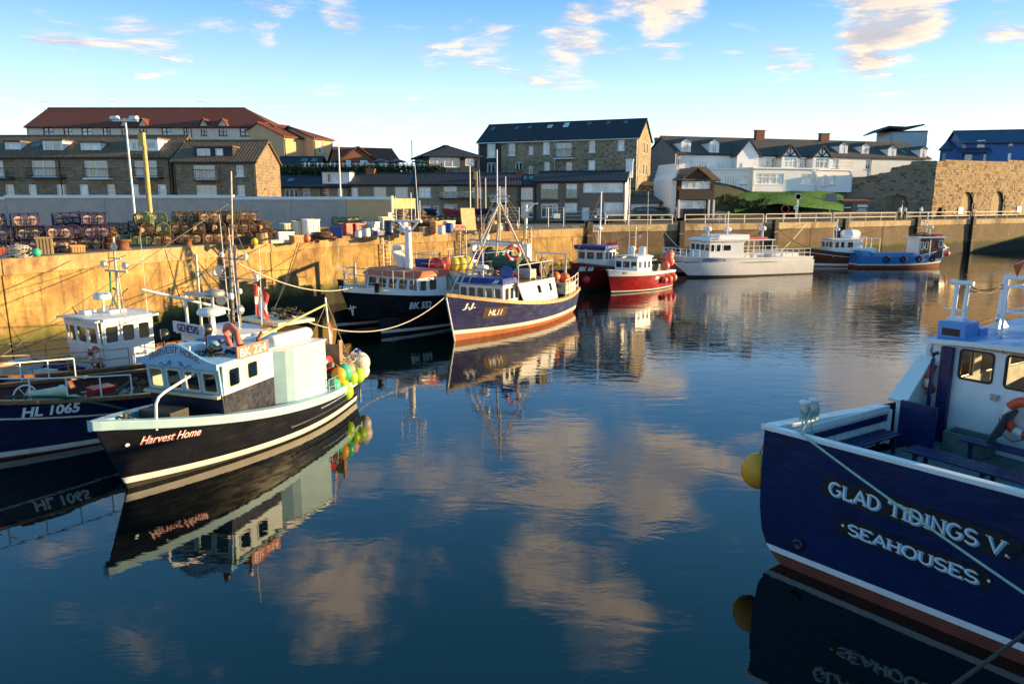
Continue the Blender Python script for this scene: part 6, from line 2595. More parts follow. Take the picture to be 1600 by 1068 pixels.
hh.part('horseshoe_buoy', mb, M('faded_orange', (.66, .15, .08), .6, .15))
for (y, z) in ((-1.02, 3.20), (.42, 3.42)):
    mb = MB()
    T = Matrix.Translation((6.1, y, z)) @ RZ(R(-35)) @ RY(math.pi / 2)
    mb.lathe([(.05, -.16), (.13, -.12), (.15, -.0), (.15, .05)], 14, 0, T).tube([(6.1, y, 2.6), (6.1, y, z)], .025, 6)
    sp = hh.part('searchlight', mb, black)
    mb = MB()
    mb.lathe([(.135, .052), (.1, .06), (.02, .065)], 14, 0, T)
    mb.build('lens', glass_lt, sp)
hh.mast([(4.7, 0, 2.65), (4.65, 0, 4.0)], .03, black, lights=[(4.65, 0, 4.0)])
mb = MB()
mb.cbox((5.6, -.55, 2.84), .85, .6, .16)
hh.part('roof_hatch', mb, white, .02)
mb = MB()
mb.box(4.5, 5.3, -.75, -.1, 2.74, 2.95)
hh.part('blue_tray', mb, bluep, .02)
mb = MB()
mb.lathe([(.14, 2.7), (.17, 2.76), (.17, 2.9), (.1, 3.0)], 12, 0, Matrix.Translation((5.5, .05, 0)))
hh.part('vent', mb, M('faded_teal', (.1, .3, .38), .6))
hh.tangle('deck_gear', (5.9, .4, 2.75), .7, .8, .18, rope_d, 24, .02, 4)
# foredeck: samson post, tube rail, dark hatch
zd = hh.sheer(.93) - .22
mb = MB()
mb.tube([(8.35, .0, zd), (8.35, .0, zd + .42)], .075, 10).tube([(8.35, -.28, zd + .3), (8.35, .28, zd + .3)], .03, 6)
hh.part('samson_post', mb, wood)
mb = MB()
for i in range(7):
    mb.tube(arc((8.35, 0, zd + .1 + i * .03), .10, 0, 360, 12, (1, 0, 0), (0, 1, 0)), .018, 5)
mb.tube([(8.4, -.1, zd + .2), (8.9, -.05, zd + .1), (9.15, -.2, 1.75)], .018, 5)
hh.part('rope_turns', mb, rope_w)
mb = MB()
mb.tube([(8.1, .62, zd), (8.05, .62, zd + .62), (7.95, .62, zd + .76), (7.75, .61, zd + .84), (6.75, .55, 2.42)], .035, 8)
hh.part('hand_rail', mb, white)
mb = MB()
mb.box(7.0, 7.6, -.45, .55, zd - .2, zd + .26)
hh.part('deck_hatch', mb, M('dark_hatch', (.02, .022, .022), .5, .3, 5, dirt=.2, dcol=(.12, .12, .1)), .02)
hh.rail(.08, .26, .5, 4, steel, (1, -1), .12, .015, 1)
# stern gear
mb = MB()
for y in (.35, .95):
    T = Matrix.Translation((1.55, y - .1, 1.6)) @ RX(R(-90))
    mb.lathe([(.02, -.03), (.27, -.03), (.29, 0), (.27, .03), (.02, .04)], 18, 0, T)
hh.part('hauler_plates', mb, redp)
mb = MB()
mb.tube([(1.55, .2, 1.6), (1.55, 1.05, 1.6)], .08, 8).box(1.35, 1.8, .0, .9, .8, 1.28)
hh.part('net_hauler', mb, M('grey_green_paint', (.12, .17, .15), .6, .3, 4, dirt=.3))
mb = MB()
mb.box(1.0, 1.06, .35, .95, 1.3, 2.15).box(.95, 1.12, .3, .36, .8, 2.3).box(.95, 1.12, .95, 1.01, .8, 2.3)
hh.part('timber_frame', mb, wood)
hh.mast([(.75, .45, .7), (.6, .3, 2.2), (.45, .1, 3.55)], .028, white, stays=[((.45, .1, 3.5), (-.1, .6, 1.3)), ((.45, .1, 3.3), (2.4, .9, 2.6))], name='dan_pole')
flag_part(hh, 'dan_flag', (.56, .25, 2.75), .35, .75, [M('faded_pink_flag', (.65, .16, .10), .8), M('pale_flag', (.7, .55, .45), .8)], .9, R(200))
mb = MB()
mb.tube([(.6, .5, 1.25), (-.5, .6, 1.7)], .04, 6).tube([(.7, -.5, 1.25), (-.4, .2, 1.6)], .035, 6)
hh.part('stern_spars', mb, rope_w)
hh.tangle('rope_bundle', (.1, .5, 1.2), .9, .7, .4, rope_w, 40, .016, 8)
hh.tangle('net_bundle', (1.1, -.2, .95), 1.2, 1.3, .6, rope_g, 46, .02, 9)
hh.tangle('net_bundle', (.7, .6, .85), .9, .7, .5, net_b, 40, .02, 10)
bl_ = [(512 + 9, 603, .235, M('sea_green_buoy', (.05, .50, .28), .35, .06)), (529, 586, .235, M('amber_buoy', (.85, .36, .02), .35, .06)), (538, 581, .25, M('sea_green_buoy', (.05, .5, .28))),
       (536, 604, .225, M('lime_buoy', (.36, .62, .03), .35, .06)), (549, 590, .22, M('lime_buoy', (.36, .62, .03))), (541, 612, .235, M('lime_buoy', (.36, .62, .03))), (559, 586, .235, M('lime_buoy', (.36, .62, .03))), (546, 577, .2, pink)]
for px, py, r, m_ in bl_:
    p = hh.hy(px, py, 1.15)
    mb = MB()
    mb.ball(tuple(p), r, 0, 16, 12, 1, 1, 1.12)
    mb.tube([p + Vector((0, 0, r)), p + Vector((0, -.05, r + .1)), (p.x * .6 + .1, .7, 1.45)], .014, 5, 0)
    hh.part('buoy', mb, m_)
for px, py, r, m_ in ((563, 566, .33, M('white_buoy', (.75, .66, .58), .4, .06)), (566, 579, .25, M('white_buoy', (.75, .66, .58)))):
    p = hh.hy(px, py, .75)
    mb = MB()
    mb.ball(tuple(p), r, 0, 18, 12, 1, 1, 1.1)
    o = hh.part('buoy', mb, m_)
    if r > .3:
        mb = MB()
        mb.lathe([(.16, 0), (.17, .04), (.1, .11), (.05, .13)], 12, 0, Matrix.Translation(p + Vector((.0, -.12, r * .95))) @ RX(R(25)))
        mb.build('cap', bluep, o)

# ---- Genesis ---------------------------------------------------------------
ge = Boat('fishing_boat', 'navy hulled fishing boat with white registration number, left of the light blue cabin boat', 'fishing boat', (-8.15, 26.2), (-14.8, 17.5), 3.9, 2.0, 1.0, 1.05, .9, .7, .42, 2.3, .1)
ge.hull([navy_hull, boot_white, boot_red], [(.02, 2), (.17, 1)], .5, brown_deck, varnish, M('dark_red_lining', (.10, .02, .015), .6), .2, .1, rise=.3)
ge.strake(lambda u: ge.sheer(u) - .47, .02, .995, .028, M('cream_strake', (.6, .5, .36), .5))
ge.lettering('HL 1065', 9.02, 1.14, 1.25, .29, let_w, 1, .035, .12, -.045)
ge.lettering('GENESIS', 10.75, 1.56, .85, .13, let_w, 1, .03, .1, -.06)
wh = ge.wheelhouse(1.5, 3.25, 1.3, 1.3, .55, 2.35, 1.3, [(.06, .24, 1.6, 2.05), (.29, .47, 1.6, 2.05), (.53, .71, 1.6, 2.05), (.76, .94, 1.6, 2.05)], [(.1, .45, 1.6, 2.05), (.55, .9, 1.6, 2.05)], [(.3, .7, 1.6, 2.05)], white, white, frame_white, white, .12, .07)
mb = MB()
mb.box(3.42, 3.47, -1.35, 1.0, 2.36, 2.72)
ge.part('name_board', mb, M('pale_name_board', (.62, .64, .70), .5, .05))
stroke_text('GENESIS', plane_map((3.478, -1.05, 2.44), (0, 1, 0), (0, 0, 1)), 1.3, .21, let_navy, ge.root, wt=.22, serif=.14)
mb = MB()
for i in range(3):
    mb.tube(arc((3.48, .66 + .06 * i, 2.5 + .03 * i), .10 - .02 * i, 180, 360, 8, (0, 1, 0), (0, 0, 1)), .012, 4)
ge.part('crest', mb, let_navy)
for y in (-1.25, -.6, .2, .9):
    mb = MB()
    mb.box(3.30, 3.40, y - .05, y + .05, 2.3, 2.5)
    ge.part('board_bracket', mb, white)
ge.radar(3.0, .25, 2.4, 3.0, .44)
mb = MB()
mb.tube([(2.9, -1.45, 2.3), (2.9, -1.45, 3.55), (2.9, .2, 3.55), (2.9, .2, 2.4)], .06, 8)
ge.part('gantry', mb, white)
mb = MB()
mb.box(2.75, 3.05, -1.3, .1, 3.60, 3.66).lathe([(.3, 3.62), (.34, 3.68), (.3, 3.8), (.1, 3.84)], 14, 0, Matrix.Translation((2.9, .35, 0)))
ge.part('scanner', mb, alu)
# mast: twin poles with rungs, aerials and lamps
mb = MB()
mb.tube([(2.0, -.16, 1.8), (1.95, -.12, 5.2)], .055, 8).tube([(2.0, .26, 1.8), (1.95, .18, 5.2)], .055, 8)
for i in range(13):
    mb.tube([(1.98, -.16, 2.1 + i * .24), (1.98, .24, 2.1 + i * .24)], .018, 5)
ge.part('ladder_mast', mb, M('dull_mast_paint', (.22, .20, .18), .6, .3, 5))
ge.mast([(1.95, .05, 5.0), (1.9, .2, 7.6)], .028, M('pale_mast', (.6, .5, .4), .6, .2, 5), arms=[((1.9, -1.3, 4.1), (1.9, 1.3, 4.1)), ((1.9, -.7, 4.75), (1.9, .7, 4.75))],
        stays=[((1.92, .1, 6.6), (9.6, 0, 2.2)), ((1.92, .1, 6.0), (1.2, -1.8, 1.0)), ((1.92, .1, 6.0), (1.2, 1.8, 1.0)), ((1.92, 0, 5.2), (-.1, 0, 1.3)), ((1.92, 0, 5.2), (3.2, -1.4, 3.5))],
        lights=[(1.9, -1.25, 4.12), (1.9, 1.25, 4.12), (1.9, .7, 4.77), (1.9, -.7, 4.77), (1.95, .3, 3.6)])
mb = MB()
mb.tube([(2.0, .1, 3.0), (4.6, -.9, 3.9)], .05, 6)
ge.part('derrick', mb, white)
ge.whip(1.6, -1.0, 2.4, 6.2, .1, .02)
ge.whip(1.6, .9, 2.4, 5.2, -.1, .02)
ge.whip(2.2, .55, 2.4, 5.8, .15, .02)
for (y, z, a) in ((-.5, 3.35, 30), (.55, 3.1, -20), (-.45, 4.35, 10)):
    mb = MB()
    T = Matrix.Translation((2.15, y, z)) @ RZ(R(a)) @ RY(math.pi / 2)
    mb.lathe([(.06, -.14), (.15, -.08), (.18, .02), (.18, .06)], 12, 0, T)
    ge.part('floodlamp', mb, steel)
flag_part(ge, 'flag', (1.6, .55, 3.9), .45, 1.05, [M('red_flag', (.62, .05, .05), .8), M('white_flag', (.75, .7, .65), .8)], .9, R(150))
# shelter deck gear aft
mb = MB()
mb.box(-.0, 1.4, -1.2, 1.3, 2.22, 2.3).box(.1, .2, -1.1, -1.0, 1.0, 2.22).box(.1, .2, 1.1, 1.2, 1.0, 2.22).box(1.2, 1.3, 1.1, 1.2, 1.0, 2.22)
ge.part('shelter_frame', mb, M('weathered_ply', (.16, .12, .08), .8, .3, 4))
mb = MB()
mb.box(-.2, 1.3, -.9, 1.4, 2.5, 2.62)
ge.part('catch_tray', mb, cream, .02)
mb = MB()
mb.ball((1.5, .95, 2.4), .2, 0, 12, 8, 1, 1, .8)
ge.part('buoy', mb, M('amber_buoy', (.85, .36, .02)))
ge.tangle('deck_gear', (.7, 0, 1.2), 1.8, 2.6, .8, net_b, 60, .022, 3)
ge.tangle('deck_gear', (.4, .2, 2.62), 1.2, 1.4, .25, rope_d, 30, .02, 5)
ge.rail(.02, .2, 1.0, 4, steel, (1, -1), .1, .018, 2, 'stern_rail')
# foredeck
ge.rail(.56, .95, .62, 6, white, (1, -1), .1, .022, 0, 'bow_rail')
zd = 1.0
mb = MB()
T = Matrix.Translation((8.55, .95, 1.95)) @ RX(R(0))
mb.ring((8.75, .85, 1.62), .27, .022, 0, 22, 6)
for i in range(6):
    a = i * math.pi / 3
    mb.tube([(8.75, .85, 1.62), (8.75 + .27 * math.cos(a), .85, 1.62 + .27 * math.sin(a))], .012, 4)
ge.part('winch_wheel', mb, white)
mb = MB()
mb.lathe([(.13, 0), (.17, .03), (.17, .12), (.14, .15), (.14, .75), (.17, .78), (.17, .86), (.1, .9)], 14, 0, Matrix.Translation((8.65, .8, 1.55)) @ RY(R(-90)))
ge.part('winch_drum', mb, cream)
mb = MB()
mb.box(6.6, 7.2, .7, 1.25, .95, 1.52)
ge.part('red_fish_box', mb, redp, .02)
mb = MB()
mb.box(7.5, 8.2, .7, 1.2, 1.2, 1.38)
ge.part('green_tray', mb, greenp, .02)
mb = MB()
mb.tube([(6.2, 1.3, 1.6), (6.8, 1.5, 1.35), (7.6, 1.62, 1.42), (8.4, 1.5, 1.62), (9.3, 1.15, 1.75)], .04, 7)
mb.tube([(7.9, 1.6, 1.45), (7.2, 1.95, 1.2), (6.5, 2.0, .85)], .04, 7)
ge.part('green_hose', mb, M('dark_green_hose', (.015, .06, .035), .5))
ge.tangle('deck_gear', (6.6, .3, .9), 1.2, 1.2, .35, rope_w, 30, .018, 12)
ge.tangle('deck_gear', (5.2, .2, .75), 1.8, 2.2, .5, net_b, 60, .022, 13)
mb = MB()
mb.box(9.3, 9.9, -.3, .3, 1.4, 1.75)
ge.part('anchor_winch', mb, black, .03)
mb = MB()
for i in range(3):
    mb.lathe([(.12, 0), (.15, .05), (.15, .3), (.1, .36)], 10, 0, Matrix.Translation((3.9 + i * .4, 1.35, .9)))
ge.part('gas_bottles', mb, steel)

# ---- white wheelhouse boat by the wall -----------------------------------------
cc = Boat('fishing_boat', 'fishing boat with white wheelhouse and red brown bulwarks lying against the quay wall at left', 'fishing boat', (-11.9, 29.9), (-17.6, 20.6), 3.6, 1.75, .95, 1.0, .8, .7, .42, 2.3, .1)
cc.hull([navy_hull, boot_white, boot_red], [(.05, 2), (.2, 1)], .55, brown_deck, varnish, inner_red, .18, .1)
cc.wheelhouse(3.75, 5.55, 1.1, 1.02, .5, 2.62, .5, [(.05, .31, 1.85, 2.42), (.37, .63, 1.85, 2.42), (.69, .95, 1.85, 2.42)], [(.06, .3, 1.85, 2.42), (.38, .62, 1.85, 2.42), (.7, .92, 1.85, 2.42)], [(.06, .3, 1.85, 2.42), (.5, .8, 1.85, 2.42)], white, white, frame_white, white, .16, .08, lean=.08)
mb = MB()
mb.box(5.60, 5.66, -1.1, 1.1, 1.72, 1.80)
cc.part('window_ledge', mb, white)
cc.radar(4.9, .1, 2.7, 3.25, .30)
mb = MB()
mb.tube([(4.35, .1, 2.7), (4.3, .1, 5.4)], .045, 7).tube([(4.35, .4, 2.7), (4.3, .16, 4.2)], .025, 6).tube([(4.6, -.2, 2.7), (4.3, .06, 3.6)], .025, 6)
cc.part('mast', mb, M('pale_mast', (.6, .5, .4), .6, .2, 5))
mb = MB()
mb.tube([(4.3, -.6, 4.2), (4.3, .75, 4.2)], .04, 6).tube([(4.3, -.35, 4.65), (4.3, .45, 4.65)], .025, 5)
mb.prism([(4.3, -.12, 5.05), (4.3, .1, 4.85), (4.3, .32, 5.05), (4.3, .1, 5.27)], (.02, 0, 0))
cc.part('crosstree', mb, steel)
for y in (-.62, .72):
    mb = MB()
    T = Matrix.Translation((4.32, y, 4.42)) @ RY(R(90))
    mb.lathe([(.06, -.12), (.12, -.05), (.14, .06)], 10, 0, T).tube([(4.3, y, 4.2), (4.3, y, 4.4)], .02, 5)
    cc.part('floodlamp', mb, steel)
mb = MB()
mb.tube([(3.9, -.4, 2.7), (3.9, -.4, 3.3), (4.15, -.5, 3.55)], .05, 6).tube([(3.9, -.4, 3.3), (3.7, -.3, 3.5)], .03, 6)
cc.part('exhaust_pipe', mb, rust)
mb = MB()
mb.tube([(4.3, -.3, 4.15), (4.35, -.32, 3.4), (4.2, -.2, 2.8)], .035, 6)
cc.part('green_net_line', mb, rope_g)
cc.whip(3.85, 1.0, 2.7, 5.6, 0, .012)
cc.whip(5.3, -.9, 2.7, 3.0, 0.15, .03, black)
cc.mast([(1.0, 0, .6), (1.0, 0, 4.6)], .06, stays=[((1.0, 0, 4.5), (3.8, .6, 2.7)), ((1.0, 0, 4.5), (-.1, .9, 1.1)), ((1.0, 0, 4.5), (-.1, -.9, 1.1))])
cc.lifebuoy((5.72, .72, 1.42), RZ(R(90)), .3, .075, M('faded_red', (.5, .06, .04), .6))
mb = MB()
mb.box(4.2, 4.8, -.3, .3, 2.74, 2.85).box(5.0, 5.4, -.6, -.2, 2.74, 2.88)
cc.part('roof_box', mb, white)
cc.rail(.45, .95, .65, 6, M('tan_rail_paint', (.5, .32, .2), .6, .2), (1, -1), .08, .022, 1)
for i, (x, y, z, m_) in enumerate(((6.6, -.6, .85, bluep), (7.4, -.5, .9, white), (7.3, .35, .9, white), (8.2, -.3, 1.0, bluep), (8.3, .4, 1.0, white), (7.35, -.5, 1.2, white), (8.2, .35, 1.3, cream), (6.5, .4, .85, bluep))):
    mb = MB()
    T = Matrix.Translation((x, y, z)) @ RZ(.1 * (i % 3))
    mb.box(-.38, .38, -.3, .3, 0, .04, 0, T).box(-.38, .38, -.3, -.26, .04, .28, 0, T).box(-.38, .38, .26, .3, .04, .28, 0, T).box(-.38, -.34, -.26, .26, .04, .28, 0, T).box(.34, .38, -.26, .26, .04, .28, 0, T)
    cc.part('fish_box', mb, m_)
mb = MB()
mb.tube([(6.2, 1.2, 1.55), (8.9, 1.0, 1.75)], .07, 6).tube([(5.8, 1.35, 1.3), (7.9, 1.05, 1.8)], .05, 6)
cc.part('spars', mb, M('pale_spar', (.55, .38, .24), .7, .2, 5))
cc.tangle('deck_gear', (1.8, 0, .6), 2.4, 2.2, .6, net_b, 70, .02, 21)
cc.tangle('deck_gear', (6.0, .9, .7), 1.4, .9, .4, net_k, 40, .02, 22)

# ---- black catamaran trawler BK 552 -----------------------------------------
bk = Boat('trawler', 'large black twin hulled trawler with orange wheelhouse top and tall white mast', 'trawler', (-.5, 46.9), (-7.94, 37.5), 5.3, 2.35, 1.75, 1.9, .9, .95, .4, 6, .2, wlk=.96, pbw=5, flare=1)


def lower_hulls(b, y0, wd, mat, stripe, ztop, zs=.02, ze=.17, bowx=.2):
    for sd in (1, -1):
        mb = MB()
        n = 22
        for s2 in (1, -1):
            vs, ms, fs = [], [], []
            for i in range(n + 1):
                u = i / n
                hw = wd / 2 * (1 if u < .6 else (1 - ((u - .6) / .4) ** 2.2)) + .01
                for z, k in ((-.5, .8), (zs, .95), (ze, 1), (ztop, 1.05)):
                    vs.append((u * (b.L + bowx * z), sd * y0 + s2 * hw * k, z + (.12 * u * u if 0 < z < ztop else 0)))
            for i in range(n):
                for j in range(3):
                    q = (4 * i + j, 4 * i + 4 + j, 4 * i + 5 + j, 4 * i + 1 + j)
                    fs.append(q[::-1] if s2 > 0 else q)
                    ms.append(1 if j == 1 else 0)
            mb.add(vs, fs, ms, True)
        mb.add([(0, sd * y0 - wd / 2, -.5), (0, sd * y0 + wd / 2, -.5), (0, sd * y0 + wd / 2, ztop), (0, sd * y0 - wd / 2, ztop)], [(0, 3, 2, 1)])
        b.part('float_hull', mb, [mat, stripe])


lower_hulls(bk, 1.75, 1.7, black_hull, boot_white, .9)


def upper_body(b, mat, z0, cap, capw=.2, caph=.1, deckz=.25, deckm=None, inner=None, stripe=None):
    n = 30
    us = [1 - (1 - i / n) ** 1.5 for i in range(n + 1)]
    mb = MB()
    for sd in (1, -1):
        vs, fs = [], []
        for u in us:
            for k in range(5):
                z = z0 + (b.sheer(u) - z0) * k / 4
                vs.append((b.X(u, z), sd * b.half(u, z), z))
        for i in range(n):
            for j in range(4):
                q = (5 * i + j, 5 * i + 5 + j, 5 * i + 6 + j, 5 * i + 1 + j)
                fs.append(q[::-1] if sd > 0 else q)
        mb.add(vs, fs, 0, True)
    vs = []
    for u in us:
        vs += [(b.X(u, z0), b.half(u, z0), z0), (b.X(u, z0), -b.half(u, z0), z0)]
    mb.add(vs, [(2 * i, 2 * i + 2, 2 * i + 3, 2 * i + 1) for i in range(n)])
    y, z = b.half(0, z0), b.sheer(0)
    mb.add([(0, y, z0), (0, -y, z0), (0, -y, z), (0, y, z)], [(0, 3, 2, 1)])
    b.part('hull', mb, mat)
    db = MB()
    vs = []
    for u in us:
        z = b.sheer(u) - deckz
        x = min(b.X(u, z), b.X(1, z) - .1)
        vs += [(x, b.half(u, z) - .03, z), (x, -b.half(u, z) + .03, z)]
    db.add(vs, [(2 * i, 2 * i + 1, 2 * i + 3, 2 * i + 2) for i in range(n)])
    b.part('deck', db, deckm or grey_deck)
    cb = MB()
    for sd in (1, -1):
        vs, fs = [], []
        for u in us:
            z = b.sheer(u)
            x, y = b.X(u, z), b.half(u, z)
            xi = min(x, b.X(1, z) - capw)
            vs += [(x + (.04 if u > .97 else 0), sd * (y + .04), z - caph), (x + (.04 if u > .97 else 0), sd * (y + .04), z + caph * .5), (xi, sd * max(0, y - capw), z + caph * .5), (xi, sd * max(0, y - capw), z - deckz)]
        for i in range(n):
            for k in range(3):
                q = (4 * i + k, 4 * i + 4 + k, 4 * i + 5 + k, 4 * i + 1 + k)
                fs.append(q[::-1] if sd > 0 else q)
        cb.add(vs, fs, 0, False)
    b.part('gunwale', cb, cap)


upper_body(bk, black_hull, .75, white, .2, .16)
bk.lettering('BK 552', 10.45, 1.22, 1.25, .36, let_w, 1, .03, .08, -.02)
mb = MB()
for sg in (1, -1):
    mb.tube([(12.92, .7 + sg * .12, 1.55), (12.9, .7 + sg * .05, 1.3), (12.88, .7, 1.05)], .03, 5)
mb.tube([(12.92, .4, 1.35), (12.92, 1.0, 1.5)], .03, 5)
bk.part('bow_emblem', mb, white)
wh = bk.wheelhouse(7.6, 9.7, 2.15, 2.05, 1.5, 2.72, 1.5, [(.03 + i * .196, .03 + i * .196 + .15, 2.08, 2.6) for i in range(5)], [(.05, .3, 2.05, 2.6), (.4, .65, 2.05, 2.6)], [(.05, .3, 2.05, 2.6)], white, white, frame_white, white, .05, .05, lean=-.22)
mb = MB()
mb.hexa([(7.4, -2.3, 2.74), (9.75, -2.25, 2.74), (9.75, 2.25, 2.74), (7.4, 2.3, 2.74), (7.5, -2.2, 3.06), (9.35, -2.1, 3.06), (9.35, 2.1, 3.06), (7.5, 2.2, 3.06)])
bk.part('orange_top', mb, M('orange_roof_paint', (.62, .12, .04), .5, .12, 2, dirt=.15), .04)
mb = MB()
prof = [(2.45, 1.4), (2.45, 2.35), (2.25, 2.68), (1.6, 2.8), (-1.6, 2.8), (-2.25, 2.68), (-2.45, 2.35), (-2.45, 1.4)]
mb.prism([(7.55, y, z) for y, z in prof], (-6.3, 0, 0))
sh_ = bk.part('aluminium_shelter', mb, alu, .03)
for i in range(6):
    mb = MB()
    x = 7.4 - i * 1.2
    mb.tube([(x, 2.48, 1.5), (x, 2.48, 2.36), (x, 2.27, 2.70), (x, 1.6, 2.83), (x, -1.6, 2.83)], .03, 5)
    mb.build('rib', alu, sh_)
mb = MB()
mb.tube([(8.3, 0, 3.0), (8.3, 0, 5.3)], [.22, .17], 12).tube([(8.3, 0, 4.9), (8.3, -.75, 5.55)], .06, 7).tube([(8.3, 0, 4.9), (8.3, .75, 5.55)], .06, 7).tube([(8.3, -1.0, 5.6), (8.3, 1.05, 5.6)], .07, 7)
bk.part('mast', mb, white)
mb = MB()
for y, h_ in ((-.9, 1.3), (-.3, .9), (.3, 1.5), (.6, .8), (.95, 1.1)):
    mb.tube([(8.3, y, 5.6), (8.3, y, 5.6 + h_)], .025, 5)
bk.part('aerials', mb, white_clean)
bk.whip(8.2, .75, 5.6, 8.6, .2, .03)
mb = MB()
mb.hexa([(8.0, -.55, 3.1), (8.6, -.55, 3.1), (8.6, -.2, 3.1), (8.0, -.2, 3.1), (8.1, -.95, 4.0), (8.7, -.95, 4.0), (8.7, -.3, 3.7), (8.1, -.3, 3.7)]).lathe([(.2, 4.0), (.32, 4.05), (.32, 4.25), (.2, 4.3)], 14, 0, Matrix.Translation((8.4, -.7, 0)))
bk.part('radar', mb, white)
bk.rail(.80, .99, 1.05, 5, steel, (1, -1), .12, .022, 2, 'bow_rail', True)
mb = MB()
for x in (7.2, 5.8, 4.4, 3.0, 1.6):
    for y in (-2.0, 2.0):
        mb.tube([(x, y, 2.75), (x, y, 3.75)], .022, 5)
for z in (3.25, 3.75):
    mb.tube([(1.6, -2, z), (7.2, -2, z), (7.2, 2, z), (1.6, 2, z)], .022, 5)
bk.part('roof_rail', mb, steel)
for i, (x, y, r, m_) in enumerate(((6.4, .2, .36, redp), (6.05, .7, .38, orange), (5.7, 1.0, .36, yellow), (5.35, 1.2, .36, yellow), (5.0, 1.3, .38, yellow), (6.6, .8, .3, redp))):
    mb = MB()
    mb.ball((x, y, 2.8 + r), r, 0, 14, 10, 1, 1, 1.1)
    bk.part('buoy', mb, m_)
mb = MB()
mb.lathe([(.34, 2.82), (.42, 3.45), (.44, 3.47)], 14, 0, Matrix.Translation((6.9, -.4, 0)))
mb.lathe([(.3, 3.3), (.38, 3.8)], 14, 0, Matrix.Translation((3.6, 1.0, 0)))
bk.part('blue_tub', mb, bluep)
mb = MB()
mb.lathe([(.6, -.75), (.62, -.7), (.4, -.68), (.4, .68), (.62, .7), (.6, .75)], 16, 0, Matrix.Translation((1.3, .6, 3.3)) @ RX(R(90)))
bk.part('net_drum', mb, M('dark_green_drum', (.03, .09, .06), .6, .3, 4))
bk.tangle('deck_gear', (4.5, -.3, 2.82), 3.5, 2.6, .45, net_b, 70, .025, 30)
bk.tangle('deck_gear', (.3, 0, 1.8), 1.5, 4, .8, net_k, 50, .025, 31)
mb = MB()
mb.box(.2, .6, -2.3, -2.1, 1.7, 4.1).box(.2, .6, 2.1, 2.3, 1.7, 4.1).box(.2, .6, -2.1, 2.1, 3.9, 4.1)
bk.part('stern_gantry', mb, white)
for x, y in ((12.2, -1.0), (12.1, 1.7)):
    mb = MB()
    mb.lathe([(.14, 2.2), (.14, 2.6), (.2, 2.62), (.2, 2.68)], 10, 0, Matrix.Translation((x, y, 0)))
    bk.part('bollard', mb, black)
mb = MB()
mb.tube([(12.3, .3, 2.2), (12.3, .3, 3.6)], .06, 6)
bk.part('bow_post', mb, steel)

# ---- J.J. HL11 ------------------------------------------------------------
jj = Boat('fishing_boat', 'wooden blue fishing boat with white wheelhouse, tan gunwale and A-frame mast', 'fishing boat', (2.8, 45.2), (-2.77, 35.15), 4.1, 2.3, 1.2, 1.45, .7, .72, .42, 2.5, .22, wlk=.82)
jj.hull([blue_hull, boot_white, boot_orange], [(.24, 2), (.44, 1)], .45, brown_deck, tan_rail, tan_rail, .22, .17, rise=.3)
mb = MB()
mb.tube([(jj.X(1, z) + .03, 0, z) for z in (-.2, .4, 1.0, 1.6, 2.2)], .045, 6)
jj.part('stem_post', mb, white)
jj.lettering('J.J.', 11.40, 1.50, .62, .34, let_w, 1, .03, .12, -.03)
jj.lettering('J.J.', 10.85, 1.50, .6, .3, let_w, -1, .03, .25, .03)
mb = MB()
q = [(10.35, 1.05), (9.0, 1.0), (9.0, 1.48), (10.35, 1.55)]
nq = 6
vs = []
for i in range(nq + 1):
    for zf in (0, 1):
        x = 10.3 - 1.35 * i / nq
        z = (1.02 - .05 * i / nq) + .50 * zf
        vs.append((x, jj.y_at(x, z) + .014, z))
mb.add(vs, [(2 * i, 2 * i + 1, 2 * i + 3, 2 * i + 2) for i in range(nq)])
jj.part('number_panel', mb, M('brown_number_panel', (.10, .045, .012), .5, .2))
jj.lettering('HL11', 10.02, 1.10, .78, .30, let_w, 1, .03, .1, -.035, off=.022)
fr5 = [(.03 + i * .194, .03 + i * .194 + .15, 1.85, 2.35) for i in range(5)]
wh = jj.wheelhouse(7.5, 9.0, 1.38, 1.30, .95, 2.48, .95, fr5, [(.08, .33, 1.75, 2.35), (.40, .64, 1.75, 2.35), (.70, .94, 1.75, 2.35)], [(.1, .4, 1.75, 2.35), (.55, .9, 1.75, 2.35)], white, white, frame_white, white, .1, .05, lean=.05)
mb = MB()
mb.hexa([(7.6, -1.4, 2.55), (9.2, -1.38, 2.55), (9.2, 1.38, 2.55), (7.6, 1.4, 2.55), (7.7, -1.3, 2.84), (9.05, -1.25, 2.84), (9.05, 1.25, 2.84), (7.7, 1.3, 2.84)])
jj.part('roof_fascia', mb, M('royal_blue_paint', (.015, .03, .22), .4, .1), .03)
text_mesh('JJ', plane_map((9.19, .72, 2.60), (0, 1, 0), (-.45, 0, 1)), .42, .2, let_w, jj.root, bold=.03, shear=.2)
for sy in (1,):
    mb = MB()
    yo = 1.62
    A_, B_, C_, D_ = jj.hy(809, 443, yo), jj.hy(822, 478, yo), jj.hy(872, 467, yo), jj.hy(866, 433, yo)
    U = (C_ - B_)
    # two openings
    P = lambda u, v: (A_.lerp(D_, u)).lerp(B_.lerp(C_, u), v)
    us_, vs_ = [0, .46, .56, .80, .88, 1], [0, .22, .56, 1]
    for i in range(5):
        for j in range(3):
            if (i == 1 and j == 1):
                continue
            if i == 3 and j == 1:
                continue
            qd = [P(us_[i], vs_[j]), P(us_[i], vs_[j + 1]), P(us_[i + 1], vs_[j + 1]), P(us_[i + 1], vs_[j])]
            mb.prism(qd, (0, -.06, 0))
    jj.part('shelter_side', mb, white)
mb = MB()
zt = D_.z
